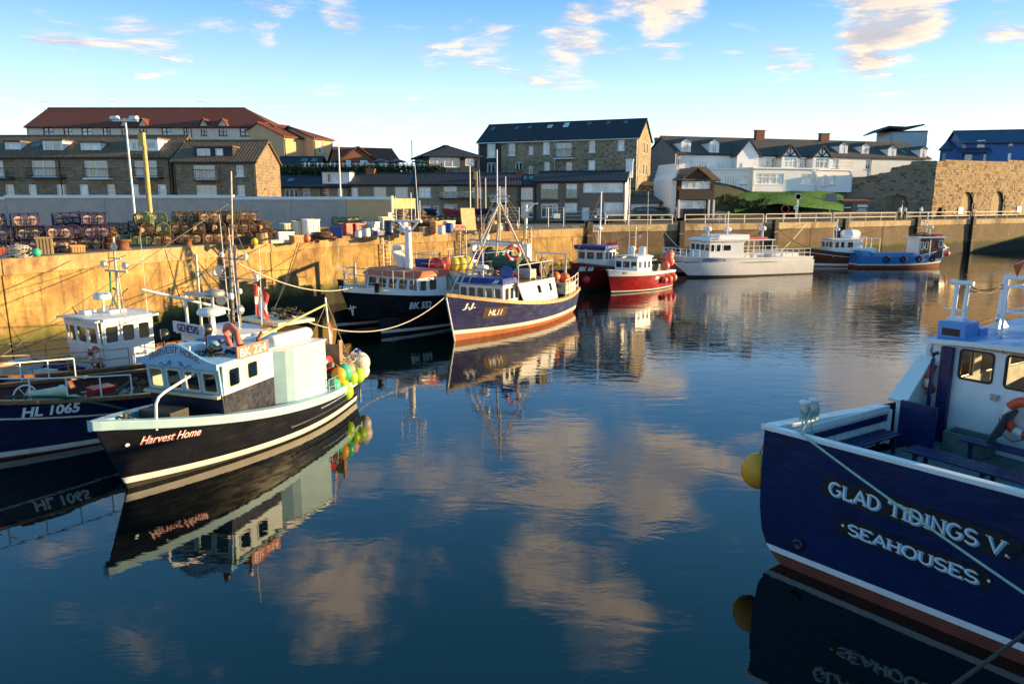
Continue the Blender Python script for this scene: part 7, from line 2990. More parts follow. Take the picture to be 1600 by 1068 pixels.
mb.hexa([(3.7, -1.6, zt - .06), (8.1, -1.6, zt - .02), (8.1, 1.62, zt - .02), (3.7, 1.62, zt - .06), (3.7, -1.6, zt), (8.1, -1.6, zt + .05), (8.1, 1.62, zt + .05), (3.7, 1.62, zt)])
jj.part('shelter_deck', mb, M('weathered_ply', (.16, .12, .08)))
mb = MB()
mb.box(3.4, 7.2, -1.55, -1.48, .9, 2.5)
jj.part('shelter_side', mb, white)
top = Vector((7.3, .1, 6.6))
mb = MB()
for p in ((9.5, -.9, 2.6), (5.6, -1.2, 2.5), (5.6, 1.35, 2.5)):
    mb.tube([p, top], .055, 7)
for i in range(9):
    f_ = .12 + .09 * i
    a, b_ = Vector((9.5, -.9, 2.6)).lerp(top, f_), Vector((9.2, -.6, 2.6)).lerp(top, f_)
    mb.tube([a, b_], .015, 4)
mb.tube([(9.2, -.6, 2.6), top], .04, 6)
jj.part('a_frame_mast', mb, M('pale_mast', (.6, .5, .4)))
mb = MB()
mb.tube([(7.5, -1.6, 4.65), (7.3, 1.5, 4.55)], .06, 6).tube([(7.3, .1, 4.5), (7.3, .1, 7.4)], .05, 7).tube([(7.3, -.6, 6.9), (7.3, .7, 6.9)], .025, 5)
jj.part('crosstree', mb, M('pale_mast', (.6, .5, .4)))
mb = MB()
for a, b_ in (((7.3, .1, 7.3), (11.8, 0, 2.4)), ((7.3, .1, 7.3), (.3, 0, 1.6)), ((7.3, .1, 6.6), (3.8, 1.5, 2.5)), ((7.4, -1.5, 4.65), (7.3, .1, 6.6)), ((7.3, 1.4, 4.55), (7.3, .1, 6.6)), ((7.3, .1, 6.5), (6.5, -1.8, 1.4)), ((7.3, 1.4, 4.5), (6.2, 1.5, 2.6)), ((7.3, .1, 7.3), (1.0, 1.4, 2.0))):
    mb.tube([a, b_], .014, 4)
jj.part('stay', mb, M('rigging_wire', (.2, .18, .15)))
mb = MB()
mb.cbox((7.35, -.7, 4.75), .25, .25, .4)
for k in range(5):
    mb.ball((7.3 + .02 * k, -.25 - .1 * k, 6.2 - .32 * k), .13, 0, 8, 6).tube([(7.3 + .02 * k, -.25 - .1 * k, 6.2 - .32 * k), (7.32 + .02 * k, -.35 - .1 * k, 5.88 - .32 * k)], .02, 4)
jj.part('mast_blocks', mb, steel)
jj.whip(8.3, -.3, 2.8, 8.2, .3, .022)
jj.lifebuoy((6.3, .35, 3.95), RZ(R(-40)), .36, .1, M('lifebuoy_red', (.55, .05, .04), .5))
jj.radar(8.5, -.2, 2.85, 3.2, .3)
mb = MB()
T = Matrix.Translation((8.0, .9, 3.05)) @ RZ(R(40)) @ RY(R(70))
mb.lathe([(.05, -.1), (.2, .0), (.32, .16), (.34, .2)], 14, 0, T)
jj.part('blue_horn', mb, bluep)
mb = MB()
T = Matrix.Translation((4.9, .95, 3.1)) @ RX(R(90))
mb.lathe([(.55, -.55), (.57, -.5), (.3, -.48), (.3, .48), (.57, .5), (.55, .55)], 18, 0, T)
nd_ = jj.part('net_drum', mb, M('dark_net_drum', (.02, .018, .016), .6))
mb = MB()
for k in range(6):
    a = k * math.pi / 3
    mb.tube([(4.9, 1.52, 3.1), (4.9 + .5 * math.cos(a), 1.52, 3.1 + .5 * math.sin(a))], .03, 5)
mb.ring((4.9, 1.5, 3.1), .52, .035, 0, 20, 6)
mb.build('drum_spokes', M('bronze_spokes', (.2, .14, .08), .5), nd_)
mb = MB()
T = Matrix.Translation((5.9, -.2, 3.35)) @ RX(R(90))
mb.lathe([(.4, -.75), (.42, -.7), (.42, .7), (.4, .75)], 16, 0, T)
jj.part('green_net_roll', mb, M('dark_green_net', (.03, .085, .06), .8, .3, 8))
mb = MB()
mb.box(5.6, 6.3, .4, 1.4, 2.62, 3.1)
jj.part('grey_box', mb, M('grey_box', (.35, .36, .38), .5), .03)
mb = MB()
for x in (7.9, 6.6, 5.3, 3.9):
    mb.tube([(x, 1.55, zt), (x, 1.55, zt + .95)], .02, 5)
mb.tube([(7.9, 1.55, zt + .95), (3.9, 1.55, zt + .95)], .02, 5)
jj.part('shelter_rail', mb, white)
jj.tangle('deck_gear', (6.2, -.3, 2.6), 2.8, 2.2, .5, net_b, 60, .022, 41)
jj.tangle('deck_gear', (6.9, .6, 2.6), .9, .9, .35, M('red_rope', (.35, .05, .03), .8), 24, .022, 42)
jj.tangle('deck_gear', (1.5, 0, 1.1), 2.4, 2.6, .8, net_k, 60, .022, 43)
jj.rail(.02, .24, 1.05, 4, white, (1, -1), .08, .025, 2, 'stern_rail')
mb = MB()
mb.ball((1.6, 1.2, 2.2), .36, 0, 12, 10).ball((2.2, .9, 2.35), .3, 0, 12, 10)
jj.part('buoys', mb, orange)
mb = MB()
mb.box(.6, 1.9, .5, 1.5, 1.3, 2.0)
jj.part('fish_bin', mb, cream, .03)
mb = MB()
mb.tube([(1.0, -1.0, 1.0), (1.0, -1.0, 3.6), (1.0, 1.0, 3.6), (1.0, 1.0, 1.0)], .07, 7)
jj.part('stern_gantry', mb, white)

# ---- dark red BK 66 ---------------------------------------------------------
b6 = Boat('fishing_boat', 'dark red fishing boat with navy topped white wheelhouse beyond the blue wooden boat', 'fishing boat', (10.1, 62.6), (4.7, 55.0), 3.4, 2.3, 1.45, 1.5, .7, .7, .42, 2.4, .15)
b6.hull([dred_hull, dred_hull, boot_dark], [(.28, 2), (.30, 1)], .45, brown_deck, varnish, dred_hull, .16, .1)
b6.lettering('BK 66', 9.35, 1.55, 1.15, .36, let_w, 1, .04, .12, -.03)
b6.wheelhouse(5.2, 7.0, 1.25, 1.2, 1.2, 3.0, 1.2, [(.05, .3, 2.3, 2.85), (.36, .64, 2.3, 2.85), (.7, .95, 2.3, 2.85)], [(.1, .32, 2.3, 2.85), (.4, .62, 2.3, 2.85), (.7, .92, 2.3, 2.85)], [(.1, .4, 2.3, 2.85)], white, white, frame_white, navy, .15, .14)
mb = MB()
mb.box(5.1, 7.2, -1.4, 1.4, 3.13, 3.36)
b6.part('navy_top', mb, M('royal_blue_paint', (.015, .03, .22)), .04)
b6.mast([(5.6, 0, 3.3), (5.5, 0, 7.4)], .06, white, arms=[((5.5, -.5, 5.4), (5.5, .5, 5.4))], stays=[((5.5, 0, 7.2), (9.6, 0, 2.3)), ((5.5, 0, 7.2), (.3, 0, 1.6)), ((5.5, 0, 6.2), (3.0, -1.6, 1.6)), ((5.5, 0, 6.2), (3.0, 1.6, 1.6))], lights=[(5.5, -.5, 5.4), (5.5, .5, 5.4)])
b6.radar(5.9, .0, 3.36, 4.5, .35)
mb = MB()
mb.box(2.4, 4.6, .2, 1.3, 1.3, 1.9).box(2.6, 4.4, -1.2, 0, 1.3, 1.8)
b6.part('fish_bins', mb, wood, .03)
b6.tangle('deck_gear', (4.6, .4, 3.0), 1.2, 1.4, .5, M('red_rope', (.35, .05, .03)), 30, .03, 51)
b6.tangle('deck_gear', (2.6, 0, 1.4), 3, 2.4, .9, net_k, 60, .03, 52)
b6.rail(.02, .4, .9, 5, steel, (1, -1), .08, .025, 1)
mb = MB()
mb.ball((9.3, 1.0, .95), .3, 0, 12, 10)
b6.part('fender', mb, redp)

# ---- red and white potting boat -------------------------------------------------
rw = Boat('fishing_boat', 'small crimson boat with white upper works and salmon buoys at the stern', 'fishing boat', (12.0, 59.3), (7.33, 54.12), 3.0, 1.75, 1.35, 1.3, .55, .85, .4, 2.6, .1, flare=.6)
rw.hull([red_hull, boot_white, boot_dark], [(.05, 2), (.14, 1)], .35, white, white, white, .14, .08)
mb = MB()
n = 24
for sd in (1, -1):
    vs, fs = [], []
    for i in range(n + 1):
        u = .0 + i / n
        zt_ = rw.sheer(u)
        dz = .12 + .36 * u * u
        for z in (zt_ - dz, zt_ - .02):
            vs.append((rw.X(u, z) + .004, sd * (rw.half(u, z) + .012), z))
    for i in range(n):
        q = (2 * i, 2 * i + 2, 2 * i + 3, 2 * i + 1)
        fs.append(q[::-1] if sd > 0 else q)
    mb.add(vs, fs, 0, True)
rw.part('white_bulwark', mb, white_clean)
rw.strake(lambda u: rw.sheer(u) - .14 - .36 * u * u, .02, 1, .025, black)
rw.lettering('LI', 6.55, 1.42, .26, .26, black, 1, .03, .15, off=.02)
rw.lettering('ZN', 3.3, .82, .5, .24, let_w, 1, .04, .2, .03)
rw.wheelhouse(3.2, 5.1, 1.05, 1.0, 1.0, 2.5, 1.0, [(.04, .3, 1.75, 2.25), (.36, .66, 1.75, 2.25), (.72, .96, 1.75, 2.25)], [(.06, .3, 1.75, 2.25), (.42, .62, 1.7, 2.25), (.72, .9, 1.7, 2.25)], [(.06, .4, 1.75, 2.25)], white_clean, white_clean, frame_white, white_clean, .08, .12, .12, gl=glass)
rw.radar(4.3, 0, 2.6, 3.05, .3)
mb = MB()
mb.lathe([(.26, 2.7), (.28, 2.85), (.28, 3.15), (.2, 3.3)], 14, 0, Matrix.Translation((3.8, -.4, 0)))
mb.lathe([(.26, 2.7), (.28, 2.85), (.28, 3.15), (.2, 3.3)], 14, 0, Matrix.Translation((3.6, .45, 0)))
rw.part('dome', mb, white_clean)
rw.whip(3.5, -.8, 2.6, 6.6, .1, .03)
rw.whip(3.5, .8, 2.6, 7.4, .1, .03)
rw.mast([(3.9, 0, 2.7), (3.9, 0, 4.6)], .04, white, arms=[((3.9, -.4, 4.0), (3.9, .4, 4.0))], lights=[(3.9, 0, 4.6), (3.9, .4, 4.0)])
for i, (x, y, z, r) in enumerate(((.3, .9, 2.55, .36), (.75, 1.1, 2.35, .36), (.2, .4, 2.3, .34), (.35, 1.0, 2.0, .34), (1.45, 1.25, 1.75, .33), (1.5, 1.62, .75, .3), (.6, 1.5, .8, .28), (2.2, 1.62, .72, .26))):
    mb = MB()
    mb.ball((x, y, z), r, 0, 12, 10, 1, 1, 1.1)
    rw.part('buoy', mb, M('salmon_buoy', (.75, .14, .10), .4, .08))
mb = MB()
mb.box(1.3, 2.8, -.9, .7, 1.0, 1.9).tube([(1.0, -1.0, 1.3), (1.0, -1.0, 2.5), (1.0, .9, 2.5), (1.0, .9, 1.3)], .04, 6)
rw.part('pot_hauler', mb, M('grey_green_paint', (.12, .17, .15)))
mb = MB()
mb.box(2.2, 3.1, -1.1, .9, 2.2, 2.3)
rw.part('awning', mb, black)
rw.tangle('deck_gear', (1.6, .2, 1.9), 1.4, 1.4, .3, rope_d, 24, .025, 61)

# ---- white catamaran -------------------------------------------------------------
se = Boat('passenger_catamaran', 'long white passenger catamaran with cabin amidships along the far quay', 'passenger boat', (27.5, 71.8), (15.2, 67.2), 5.0, 1.95, 1.62, 1.6, 2.0, .95, .4, 4.5, .3, wlk=.97, pbw=4, flare=1)
lower_hulls(se, 1.65, 1.75, white_hull, M('boot_black', (.02, .015, .015), .6), 1.35, -.02, .10, 1.15)
upper_body(se, white_hull, 1.2, white_clean, .15, .06, .15, M('cream_deck', (.6, .55, .45), .7))
se.strake(lambda u: 1.22 + .12 * u * u, 0, .99, .06, black, 'rubbing_band')
se.strake(.78, .0, .8, .015, M('grey_line', (.4, .4, .4), .5), 'moulding_line')
se.lettering('SERENITY II', 12.0, 1.42, 2.1, .27, M('navy_lettering', (.02, .03, .12)), 1, .015, 0, 0)
for x, w in ((1.4, 1.3),):
    mb = MB()
    for i in range(3):
        q = [(x - i * .55, .90), (x - .45 - i * .55, .90), (x - .4 - i * .55, 1.12), (x + .05 - i * .55, 1.12)]
        mb.prism([(a, se.half(.1, 1.0) + .03, z) for a, z in q], (0, -.06, 0))
    se.part('side_scoop', mb, glass_lt)
for x in (9.0, 6.5, 3.8):
    mb = MB()
    mb.ball((x, 2.52, 1.02), .09, 0, 8, 6, 1.6, .4, .7)
    se.part('port_light', mb, black)
wh = se.wheelhouse(7.4, 11.0, 1.7, 1.55, 1.5, 3.05, 1.5, [(.04, .24, 2.3, 2.85), (.28, .48, 2.3, 2.85), (.52, .72, 2.3, 2.85), (.76, .96, 2.3, 2.85)], [(.04, .14, 2.25, 2.85), (.2, .32, 2.25, 2.85), (.40, .62, 2.3, 2.8)], [(.06, .2, 2.3, 2.85), (.3, .5, 2.3, 2.85)], white_clean, white_clean, frame_white, white_clean, .1, .06, lean=-.06)
mb = MB()
mb.box(4.0, 11.2, -1.85, 1.85, 3.16, 3.24)
se.part('upper_deck', mb, white_clean, .02)
mb = MB()
mb.hexa([(10.0, -1.7, 3.25), (11.15, -1.6, 3.25), (11.15, 1.6, 3.25), (10.0, 1.7, 3.25), (10.0, -1.6, 3.45), (10.95, -1.5, 3.45), (10.95, 1.5, 3.45), (10.0, 1.6, 3.45)]).box(6.6, 9.9, -1.4, 1.4, 3.25, 3.7)
se.part('flybridge', mb, white_clean, .03)
text_mesh('SERENITY II', plane_map((10.9, 1.66, 3.27), (-1, 0, 0), (0, 0, 1)), 1.0, .13, let_navy, se.root, bold=.01)
for x in (6.3, 5.3, 4.2):
    for y in (-1.7, 1.7):
        mb = MB()
        mb.tube([(x, y, 1.5), (x, y, 3.16)], .04, 6)
        se.part('awning_post', mb, white_clean)
mb = MB()
mb.box(1.0, 4.0, -1.6, 1.6, 1.5, 1.95).box(4.6, 6.8, -1.2, 1.2, 1.5, 1.9)
se.part('deck_bench', mb, white_clean, .03)
mb = MB()
mb.box(4.4, 6.4, -.9, 1.2, 3.25, 3.42)
se.part('red_locker', mb, M('faded_red', (.5, .06, .04)), .03)
for x, y, h_ in ((10.4, .3, .9), (8.0, 0, .8), (4.8, .9, .9)):
    mb = MB()
    mb.lathe([(.12, 0), (.12, h_ - .3), (.32, h_ - .25), (.34, h_), (.2, h_ + .12)], 12, 0, Matrix.Translation((x, y, 3.4)))
    se.part('radar', mb, white_clean)
se.mast([(8.4, .5, 3.4), (8.4, .5, 5.6)], .05, white, arms=[((8.4, .1, 4.9), (8.4, .9, 4.9))], lights=[(8.4, .5, 5.6)])
se.rail(.02, .3, .75, 6, white_clean, (1, -1), .12, .03, 1)
se.rail(.82, .99, .65, 5, white_clean, (1, -1), .12, .03, 1, 'bow_rail', True)

# ---- brown launch and blue boat with tyres ----------------------------------------
br = Boat('launch', 'varnished brown launch with white cabin lying behind the blue boat with tyres', 'launch', (40.6, 79.4), (31.2, 77.6), 3.2, 1.9, 1.15, 1.2, .8, .7, .42, 2.3, .15)
br.hull([brown_hull, boot_white, boot_red, black], [(.06, 2), (.30, 1)], .4, brown_deck, black, brown_hull, .16, .14)
br.strake(lambda u: br.sheer(u) - .36, .02, .99, .03, white)
br.wheelhouse(4.4, 7.6, 1.2, 1.1, 1.0, 2.75, 1.0, [(.06, .34, 2.0, 2.55), (.38, .62, 2.0, 2.55), (.66, .94, 2.0, 2.55)], [(.06, .2, 1.95, 2.55), (.26, .4, 1.95, 2.55), (.5, .7, 1.95, 2.55)], [(.06, .3, 1.95, 2.55)], white, white, frame_white, white, .15, .09)
mb = MB()
T = Matrix.Translation((4.2, .2, 3.3)) @ RY(R(90))
mb.lathe([(.05, 0), (.42, .04), (.47, .2), (.47, .85), (.5, .88), (.5, .96), (.47, 1.0), (.47, 1.65), (.42, 1.8), (.05, 1.85)], 16, 0, T)
br.part('liferaft', mb, white_clean)
mb = MB()
for x in (4.3, 3.2, 2.2):
    for y in (-1.1, 1.1):
        mb.tube([(x, y, 1.2), (x, y, 2.9)], .035, 6)
for y in (-1.1, 1.1):
    mb.tube([(4.3, y, 2.9), (2.2, y, 2.9)], .035, 6)
br.part('awning_frame', mb, white)
br.mast([(6.6, 0, 2.8), (6.6, 0, 4.7)], .05, white, arms=[((6.6, -.4, 4.1), (6.6, .4, 4.1))], lights=[(6.6, 0, 4.7)])
br.radar(6.7, .2, 2.8, 3.7, .3)
br.whip(7.3, .6, 2.8, 5.0, .15, .03)
br.whip(5.2, .6, 2.8, 5.0, .15, .03)
bb = Boat('fishing_boat', 'bright blue boat with black tyre fenders and brown wheelhouse near the stone kilns', 'fishing boat', (35.2, 76.2), (44.4, 76.9), 3.3, 2.0, 1.15, 1.25, .9, .8, .45, 2.4, .3)
bb.hull([sky_hull, boot_white, boot_red], [(.30, 2), (.42, 1)], .45, M('blue_deck', (.05, .2, .4), .6), sky_hull, sky_hull, .16, .1, rise=.6)
bb.wheelhouse(6.3, 8.9, 1.15, 1.0, .9, 3.0, .9, [(.1, .45, 2.2, 2.75), (.55, .9, 2.2, 2.75)], [], [(.05, .14, 1.9, 2.6), (.24, .34, 1.9, 2.6), (.82, .96, 2.1, 2.75)], white, M('brown_ply', (.10, .028, .014), .5, .2), frame_white, white, .3, .09, side2=M('brown_ply', (.10, .028, .014)))
for i in range(4):
    T = Matrix.Translation((2.6 + i * 1.75, -(bb.y_at(2.6 + i * 1.75, .95) + .09), .92))
    m1 = MB()
    m1.ring((0, 0, 0), .26, .10, 0, 18, 8, T)
    m1.tube([T @ Vector((0, 0, .3)), (2.6 + i * 1.75, -(bb.y_at(2.6 + i * 1.75, 1.2)), bb.top(2.6 + i * 1.75))], .02, 5)
    bb.part('tyre_fender', m1, rubber)
mb = MB()
mb.box(1.6, 6.0, -.7, .7, 1.15, 1.5).box(.5, 1.3, -1.0, 1.0, 1.2, 1.7)
bb.part('hatch_cover', mb, M('blue_hatch', (.06, .25, .5), .5), .03)
mb = MB()
mb.box(.9, 2.6, .3, 1.4, 1.45, 1.95)
bb.part('white_dinghy', mb, white, .1)
mb = MB()
mb.tube([(6.0, -.9, 1.0), (6.9, -1.25, 2.3)], .05, 6).tube([(7.3, -1.3, 1.2), (7.3, -1.3, 2.9)], .05, 6)
bb.part('white_stays', mb, white)
bb.mast([(7.6, 0, 3.1), (7.6, 0, 5.4)], .05, white, arms=[((7.6, -.4, 4.6), (7.6, .4, 4.6))], lights=[(7.6, 0, 5.4), (7.6, .4, 4.6)])
bb.radar(7.8, -.3, 3.1, 4.0, .3)
bb.tangle('roof_gear', (7.2, 0, 3.2), 1.6, 1.2, .3, net_b, 30, .03, 71)
mb = MB()
mb.box(8.0, 9.0, -.7, .7, 3.2, 3.38)
bb.part('red_locker', mb, M('faded_red', (.5, .06, .04)), .03)
mb = MB()
mb.ball((9.35, -1.0, 1.45), .32, 0, 12, 10)
bb.part('buoy', mb, M('salmon_buoy', (.75, .14, .10)))
mb = MB()
mb.lathe([(.5, 0), (.58, .1), (.2, .5)], 12, 0, Matrix.Translation((9.5, .2, 1.9)))
bb.part('bow_cover', mb, M('grey_tarp', (.3, .33, .38), .6))

# ---- passenger boat at the right, seen from astern ----------------------------------
h_ = Vector((.8412, .5407))
st_ = Vector((5.995, 10.999))
gt = Boat('passenger_boat', 'royal blue passenger boat with white lettering across its stern, nearest at the right', 'passenger boat', tuple(st_), tuple(st_ + h_ * 12), 4.9, 3.0, 2.5, 2.55)
royal = M('deep_blue_paint', (.007, .014, .085), .35, .08)
roof_blue = M('roof_blue', (.13, .30, .62), .4, .08, 1.5, dirt=.1, dcol=(.25, .35, .45))
SK = .11
prof = [(2.45, None), (2.47, 1.7), (2.45, 1.0), (2.38, .56), (2.27, .31), (2.18, .20), (2.02, .05), (1.7, -.15), (1.2, -.35), (.0, -.45)]
mb = MB()
nst = 26
us = [i / nst for i in range(nst + 1)]


def gx(u, y):
    return u * 13.5 + SK * (2.45 - y) * (1 - u) ** 4


def gs(u):
    return 2.55 - .28 * math.sin(min(1, u * 1.6) * math.pi / 2) + (.9 * max(0, u - .45) ** 1.6)


def gw(u):
    return 1.0 if u < .35 else 1 - ((u - .35) / .65) ** 2.6


mi_ = [0, 0, 0, 0, 1, 2, 2, 2, 2]
for sd in (1, -1):
    vs, fs, ms = [], [], []
    for u in us:
        for k, (y, z) in enumerate(prof):
            yy = y * max(.02, gw(u)) * (1 + .02 * math.sin(u * 3))
            z_ = gs(u) if z is None else z
            vs.append((gx(u, sd * yy), sd * yy, z_))
    n = len(prof)
    for i in range(nst):
        for j in range(n - 1):
            q = (i * n + j, (i + 1) * n + j, (i + 1) * n + j + 1, i * n + j + 1)
            fs.append(q if sd > 0 else q[::-1])
            ms.append(mi_[j])
    mb.add(vs, fs, ms, True)
for j in range(len(prof) - 1):
    (y0, z0), (y1, z1) = prof[j], prof[j + 1]
    z0 = gs(0) if z0 is None else z0
    mb.add([(gx(0, y0), y0, z0), (gx(0, -y0), -y0, z0), (gx(0, -y1), -y1, z1), (gx(0, y1), y1, z1)], [(0, 3, 2, 1)], mi_[j])
gt.part('hull', mb, [gt_hull, white_clean, boot_red])
# white capping round the stern and along the sides
mb = MB()
y0 = 2.46
mb.hexa([(gx(0, y0) - .03, y0, 2.485), (gx(0, -y0) - .03, -y0, 2.485), (gx(0, -y0) + .13, -y0, 2.485), (gx(0, y0) + .13, y0, 2.485),
         (gx(0, y0) - .03, y0, 2.565), (gx(0, -y0) - .03, -y0, 2.565), (gx(0, -y0) + .13, -y0, 2.565), (gx(0, y0) + .13, y0, 2.565)])
gt.part('transom_capping', mb, white_clean, .012)
for sd in (1, -1):
    mb = MB()
    k = 12
    vs = []
    for i in range(k + 1):
        u = .0 + .275 * i / k
        z = gs(u)
        x = gx(u, sd * 2.45)
        vs += [(x, sd * 2.52, z - .06), (x, sd * 2.52, z + .03), (x, sd * 2.26, z + .03), (x, sd * 2.26, z - .06)]
    fs = []
    for i in range(k):
        a, b_ = 4 * i, 4 * i + 4
        for q in range(4):
            f_ = (a + q, b_ + q, b_ + (q + 1) % 4, a + (q + 1) % 4)
            fs.append(f_[::-1] if sd > 0 else f_)
    fs += [(0, 1, 2, 3), (4 * k + 3, 4 * k + 2, 4 * k + 1, 4 * k)]
    mb.add(vs, fs)
    gt.part('side_capping', mb, white_clean, .012)
# cockpit sole, lining boards, seats
mb = MB()
mb.hexa([(.1, 2.3, 1.5), (.6, -2.3, 1.5), (13, -1.0, 1.5), (13, 1.0, 1.5), (.1, 2.3, 1.6), (.6, -2.3, 1.6), (13, -1.0, 1.6), (13, 1.0, 1.6)])
gt.part('deck', mb, M('blue_grey_sole', (.10, .16, .17), .6, .2, 4, dirt=.25))
for sd in (1, -1):
    for i in range(15):
        mb = MB()
        x = .42 + i * .218
        mb.box(x, x + .20, sd * 2.30 - .02, sd * 2.30 + .02, 1.6, gs(x / 13.5) - .07)
        gt.part('lining_board', mb, white_clean, .006)
    mb = MB()
    mb.box(.45, 3.68, min(sd * 2.24, sd * 2.275), max(sd * 2.24, sd * 2.275), 2.10, 2.24)
    gt.part('back_rest', mb, royal, .01)
    mb = MB()
    mb.box(.45, 3.68, min(sd * 2.21, sd * 2.275), max(sd * 2.21, sd * 2.275), 2.31, 2.44)
    gt.part('rail_board', mb, white_clean, .01)
    mb = MB()
    mb.box(3.68, 3.74, min(sd * 2.18, sd * 2.44), max(sd * 2.18, sd * 2.44), 1.6, gs(.27) - .03)
    gt.part('end_post', mb, white_clean, .01)
mb = MB()
mb.hexa([(gx(0, 2.26) + .06, 2.26, 1.6), (gx(0, -2.26) + .06, -2.26, 1.6), (gx(0, -2.26) + .14, -2.26, 1.6), (gx(0, 2.26) + .14, 2.26, 1.6), (gx(0, 2.26) + .06, 2.26, 2.48), (gx(0, -2.26) + .06, -2.26, 2.48), (gx(0, -2.26) + .14, -2.26, 2.48), (gx(0, 2.26) + .14, 2.26, 2.48)])
gt.part('stern_lining', mb, white_clean)


def bench(x0, x1, y0, y1, z, along, label):
    nsl = 4
    for i in range(nsl):
        mb = MB()
        if along == 'y':
            a, b_ = x0 + (x1 - x0) * i / nsl + .012, x0 + (x1 - x0) * (i + 1) / nsl - .012
            mb.box(a, b_, y0, y1, z - .035, z)
        else:
            a, b_ = y0 + (y1 - y0) * i / nsl + .012, y0 + (y1 - y0) * (i + 1) / nsl - .012
            mb.box(x0, x1, a, b_, z - .035, z)
        gt.part('bench_slat', mb, royal, .008)
    for k in (.08, .5, .92):
        mb = MB()
        if along == 'y':
            y = y0 + (y1 - y0) * k
            mb.box(x0 + .03, x0 + .09, y - .03, y + .03, 1.6, z - .035).box(x1 - .09, x1 - .03, y - .03, y + .03, 1.6, z - .035)
            mb.box(x0 + .09, x1 - .09, y - .025, y + .025, z - .1, z - .036)
        else:
            x = x0 + (x1 - x0) * k
            mb.box(x - .03, x + .03, y0 + .03, y0 + .09, 1.6, z - .035).box(x - .03, x + .03, y1 - .09, y1 - .03, 1.6, z - .035)
            mb.box(x - .025, x + .025, y0 + .09, y1 - .09, z - .1, z - .036)
        gt.part('bench_leg', mb, navy)


bench(2.45, 2.98, -1.6, 1.22, 2.0, 'y', 'aft')
bench(4.0, 4.42, -1.6, .95, 2.0, 'y', 'forward')
bench(.75, 3.4, 1.72, 2.18, 2.0, 'x', 'port')
# stern bitts with rope turns
mb = MB()
for x in (.95, 1.25):
    mb.lathe([(.075, 2.5), (.075, 2.86), (.105, 2.87), (.105, 2.91), (.02, 2.92)], 14, 0, Matrix.Translation((x, 2.32, 0)))
gt.part('mooring_bitts', mb, white_clean)
mb = MB()
for i in range(5):
    mb.tube([Vector((1.10 + .27 * math.cos(t), 2.32 + .11 * math.sin(t), 2.60 + i * .032)) for t in [6.28 * k / 20 for k in range(20)]], .016, 5, closed=True)
mb.tube([(.98, 2.2, 2.62), (1.02, 2.15, 2.35), (1.0, 2.12, 1.9)], .016, 5)
gt.part('rope_turns', mb, M('pale_green_rope', (.38, .48, .40), .9, .2, 20))
# boarding gate panel, wing and column
mb = MB()
mb.box(3.84, 3.92, 1.36, 2.10, 1.5, 2.56)
gt.part('gate_panel', mb, royal, .015)
for sd in (1, -1):
    mb = MB()
    q = [(4.0, 2.5), (5.6, 2.5), (5.6, 3.66), (5.02, 3.66), (4.86, 3.5), (4.98, 3.32)]
    mb.prism([(x, sd * 2.14, z) for x, z in q], (0, sd * .10, 0))
    mb.prism([(3.98, sd * 2.12, 1.6), (5.6, sd * 2.12, 1.6), (5.6, sd * 2.12, 2.498), (3.98, sd * 2.12, 2.498)], (0, sd * .14, 0))
    gt.part('side_wing', mb, white_clean, .01)
    mb = MB()
    a, b_ = (3.95, 2.46), (4.95, 3.30)
    mb.hexa([(a[0], sd * 2.0, a[1]), (b_[0], sd * 2.06, b_[1]), (b_[0], sd * 2.36, b_[1]), (a[0], sd * 2.42, a[1]), (a[0] - .04, sd * 2.0, a[1] + .07), (b_[0] - .04, sd * 2.06, b_[1] + .07), (b_[0] - .04, sd * 2.36, b_[1] + .07), (a[0] - .04, sd * 2.42, a[1] + .07)])
    gt.part('wing_capping', mb, white_clean, .01)
    mb = MB()
    mb.box(4.76, 4.88, min(sd * 1.62, sd * 1.86), max(sd * 1.62, sd * 1.86), 1.6, 3.64)
    gt.part('column', mb, royal, .015)
    mb = MB()
    mb.tube([(4.68, sd * 1.95, 1.6), (4.68, sd * 1.95, 3.35), (4.74, sd * 1.98, 3.45), (4.9, sd * 2.0, 3.46)], .04, 8)
    gt.part('drain_pipe', mb, royal)
gt.lifebuoy((5.0, 2.03, 2.92), Matrix.Identity(4), .29, .085)
# aft bulkhead and cabin sides
mb = MB()
wn = [(.58, 1.42, 1.20, 2.01), (1.45, 1.40, 2.07, 2.03), (2.35, 1.40, 2.95, 2.03), (3.15, 1.42, 3.75, 2.01)]
mb.panel((4.92, 2.1, 1.6), (0, -1, 0), (0, 0, 1), 4.2, 2.06, wn, .07)
w2 = [(.5, 1.15, 1.5, 1.9), (1.8, 1.15, 2.9, 1.9), (3.2, 1.15, 4.3, 1.9), (4.6, 1.15, 5.6, 1.9)]
mb.panel((11.2, 2.02, 1.6), (-1, .012, 0), (0, 0, 1), 6.2, 2.06, w2, .06)
mb.panel((5.0, -2.1, 1.6), (1, 0.012, 0), (0, 0, 1), 6.2, 2.06, w2, .06)
mb.panel((11.2, -2.0, 1.6), (0, 1, 0), (0, 0, 1), 4.0, 2.06, [(.3, 1.1, 1.9, 1.85), (2.1, 1.1, 3.7, 1.85)], .06)
gw_ = gt.part('cabin', mb, white_clean)
seal = M('black_window_seal', (.015, .015, .015), .5)
for q in wn:
    gt.ring_window(gw_, (4.92, 2.1 - q[0], 1.6 + q[1]), (0, -1, 0), (0, 0, 1), q[2] - q[0], q[3] - q[1], seal, clear, .07, .03)
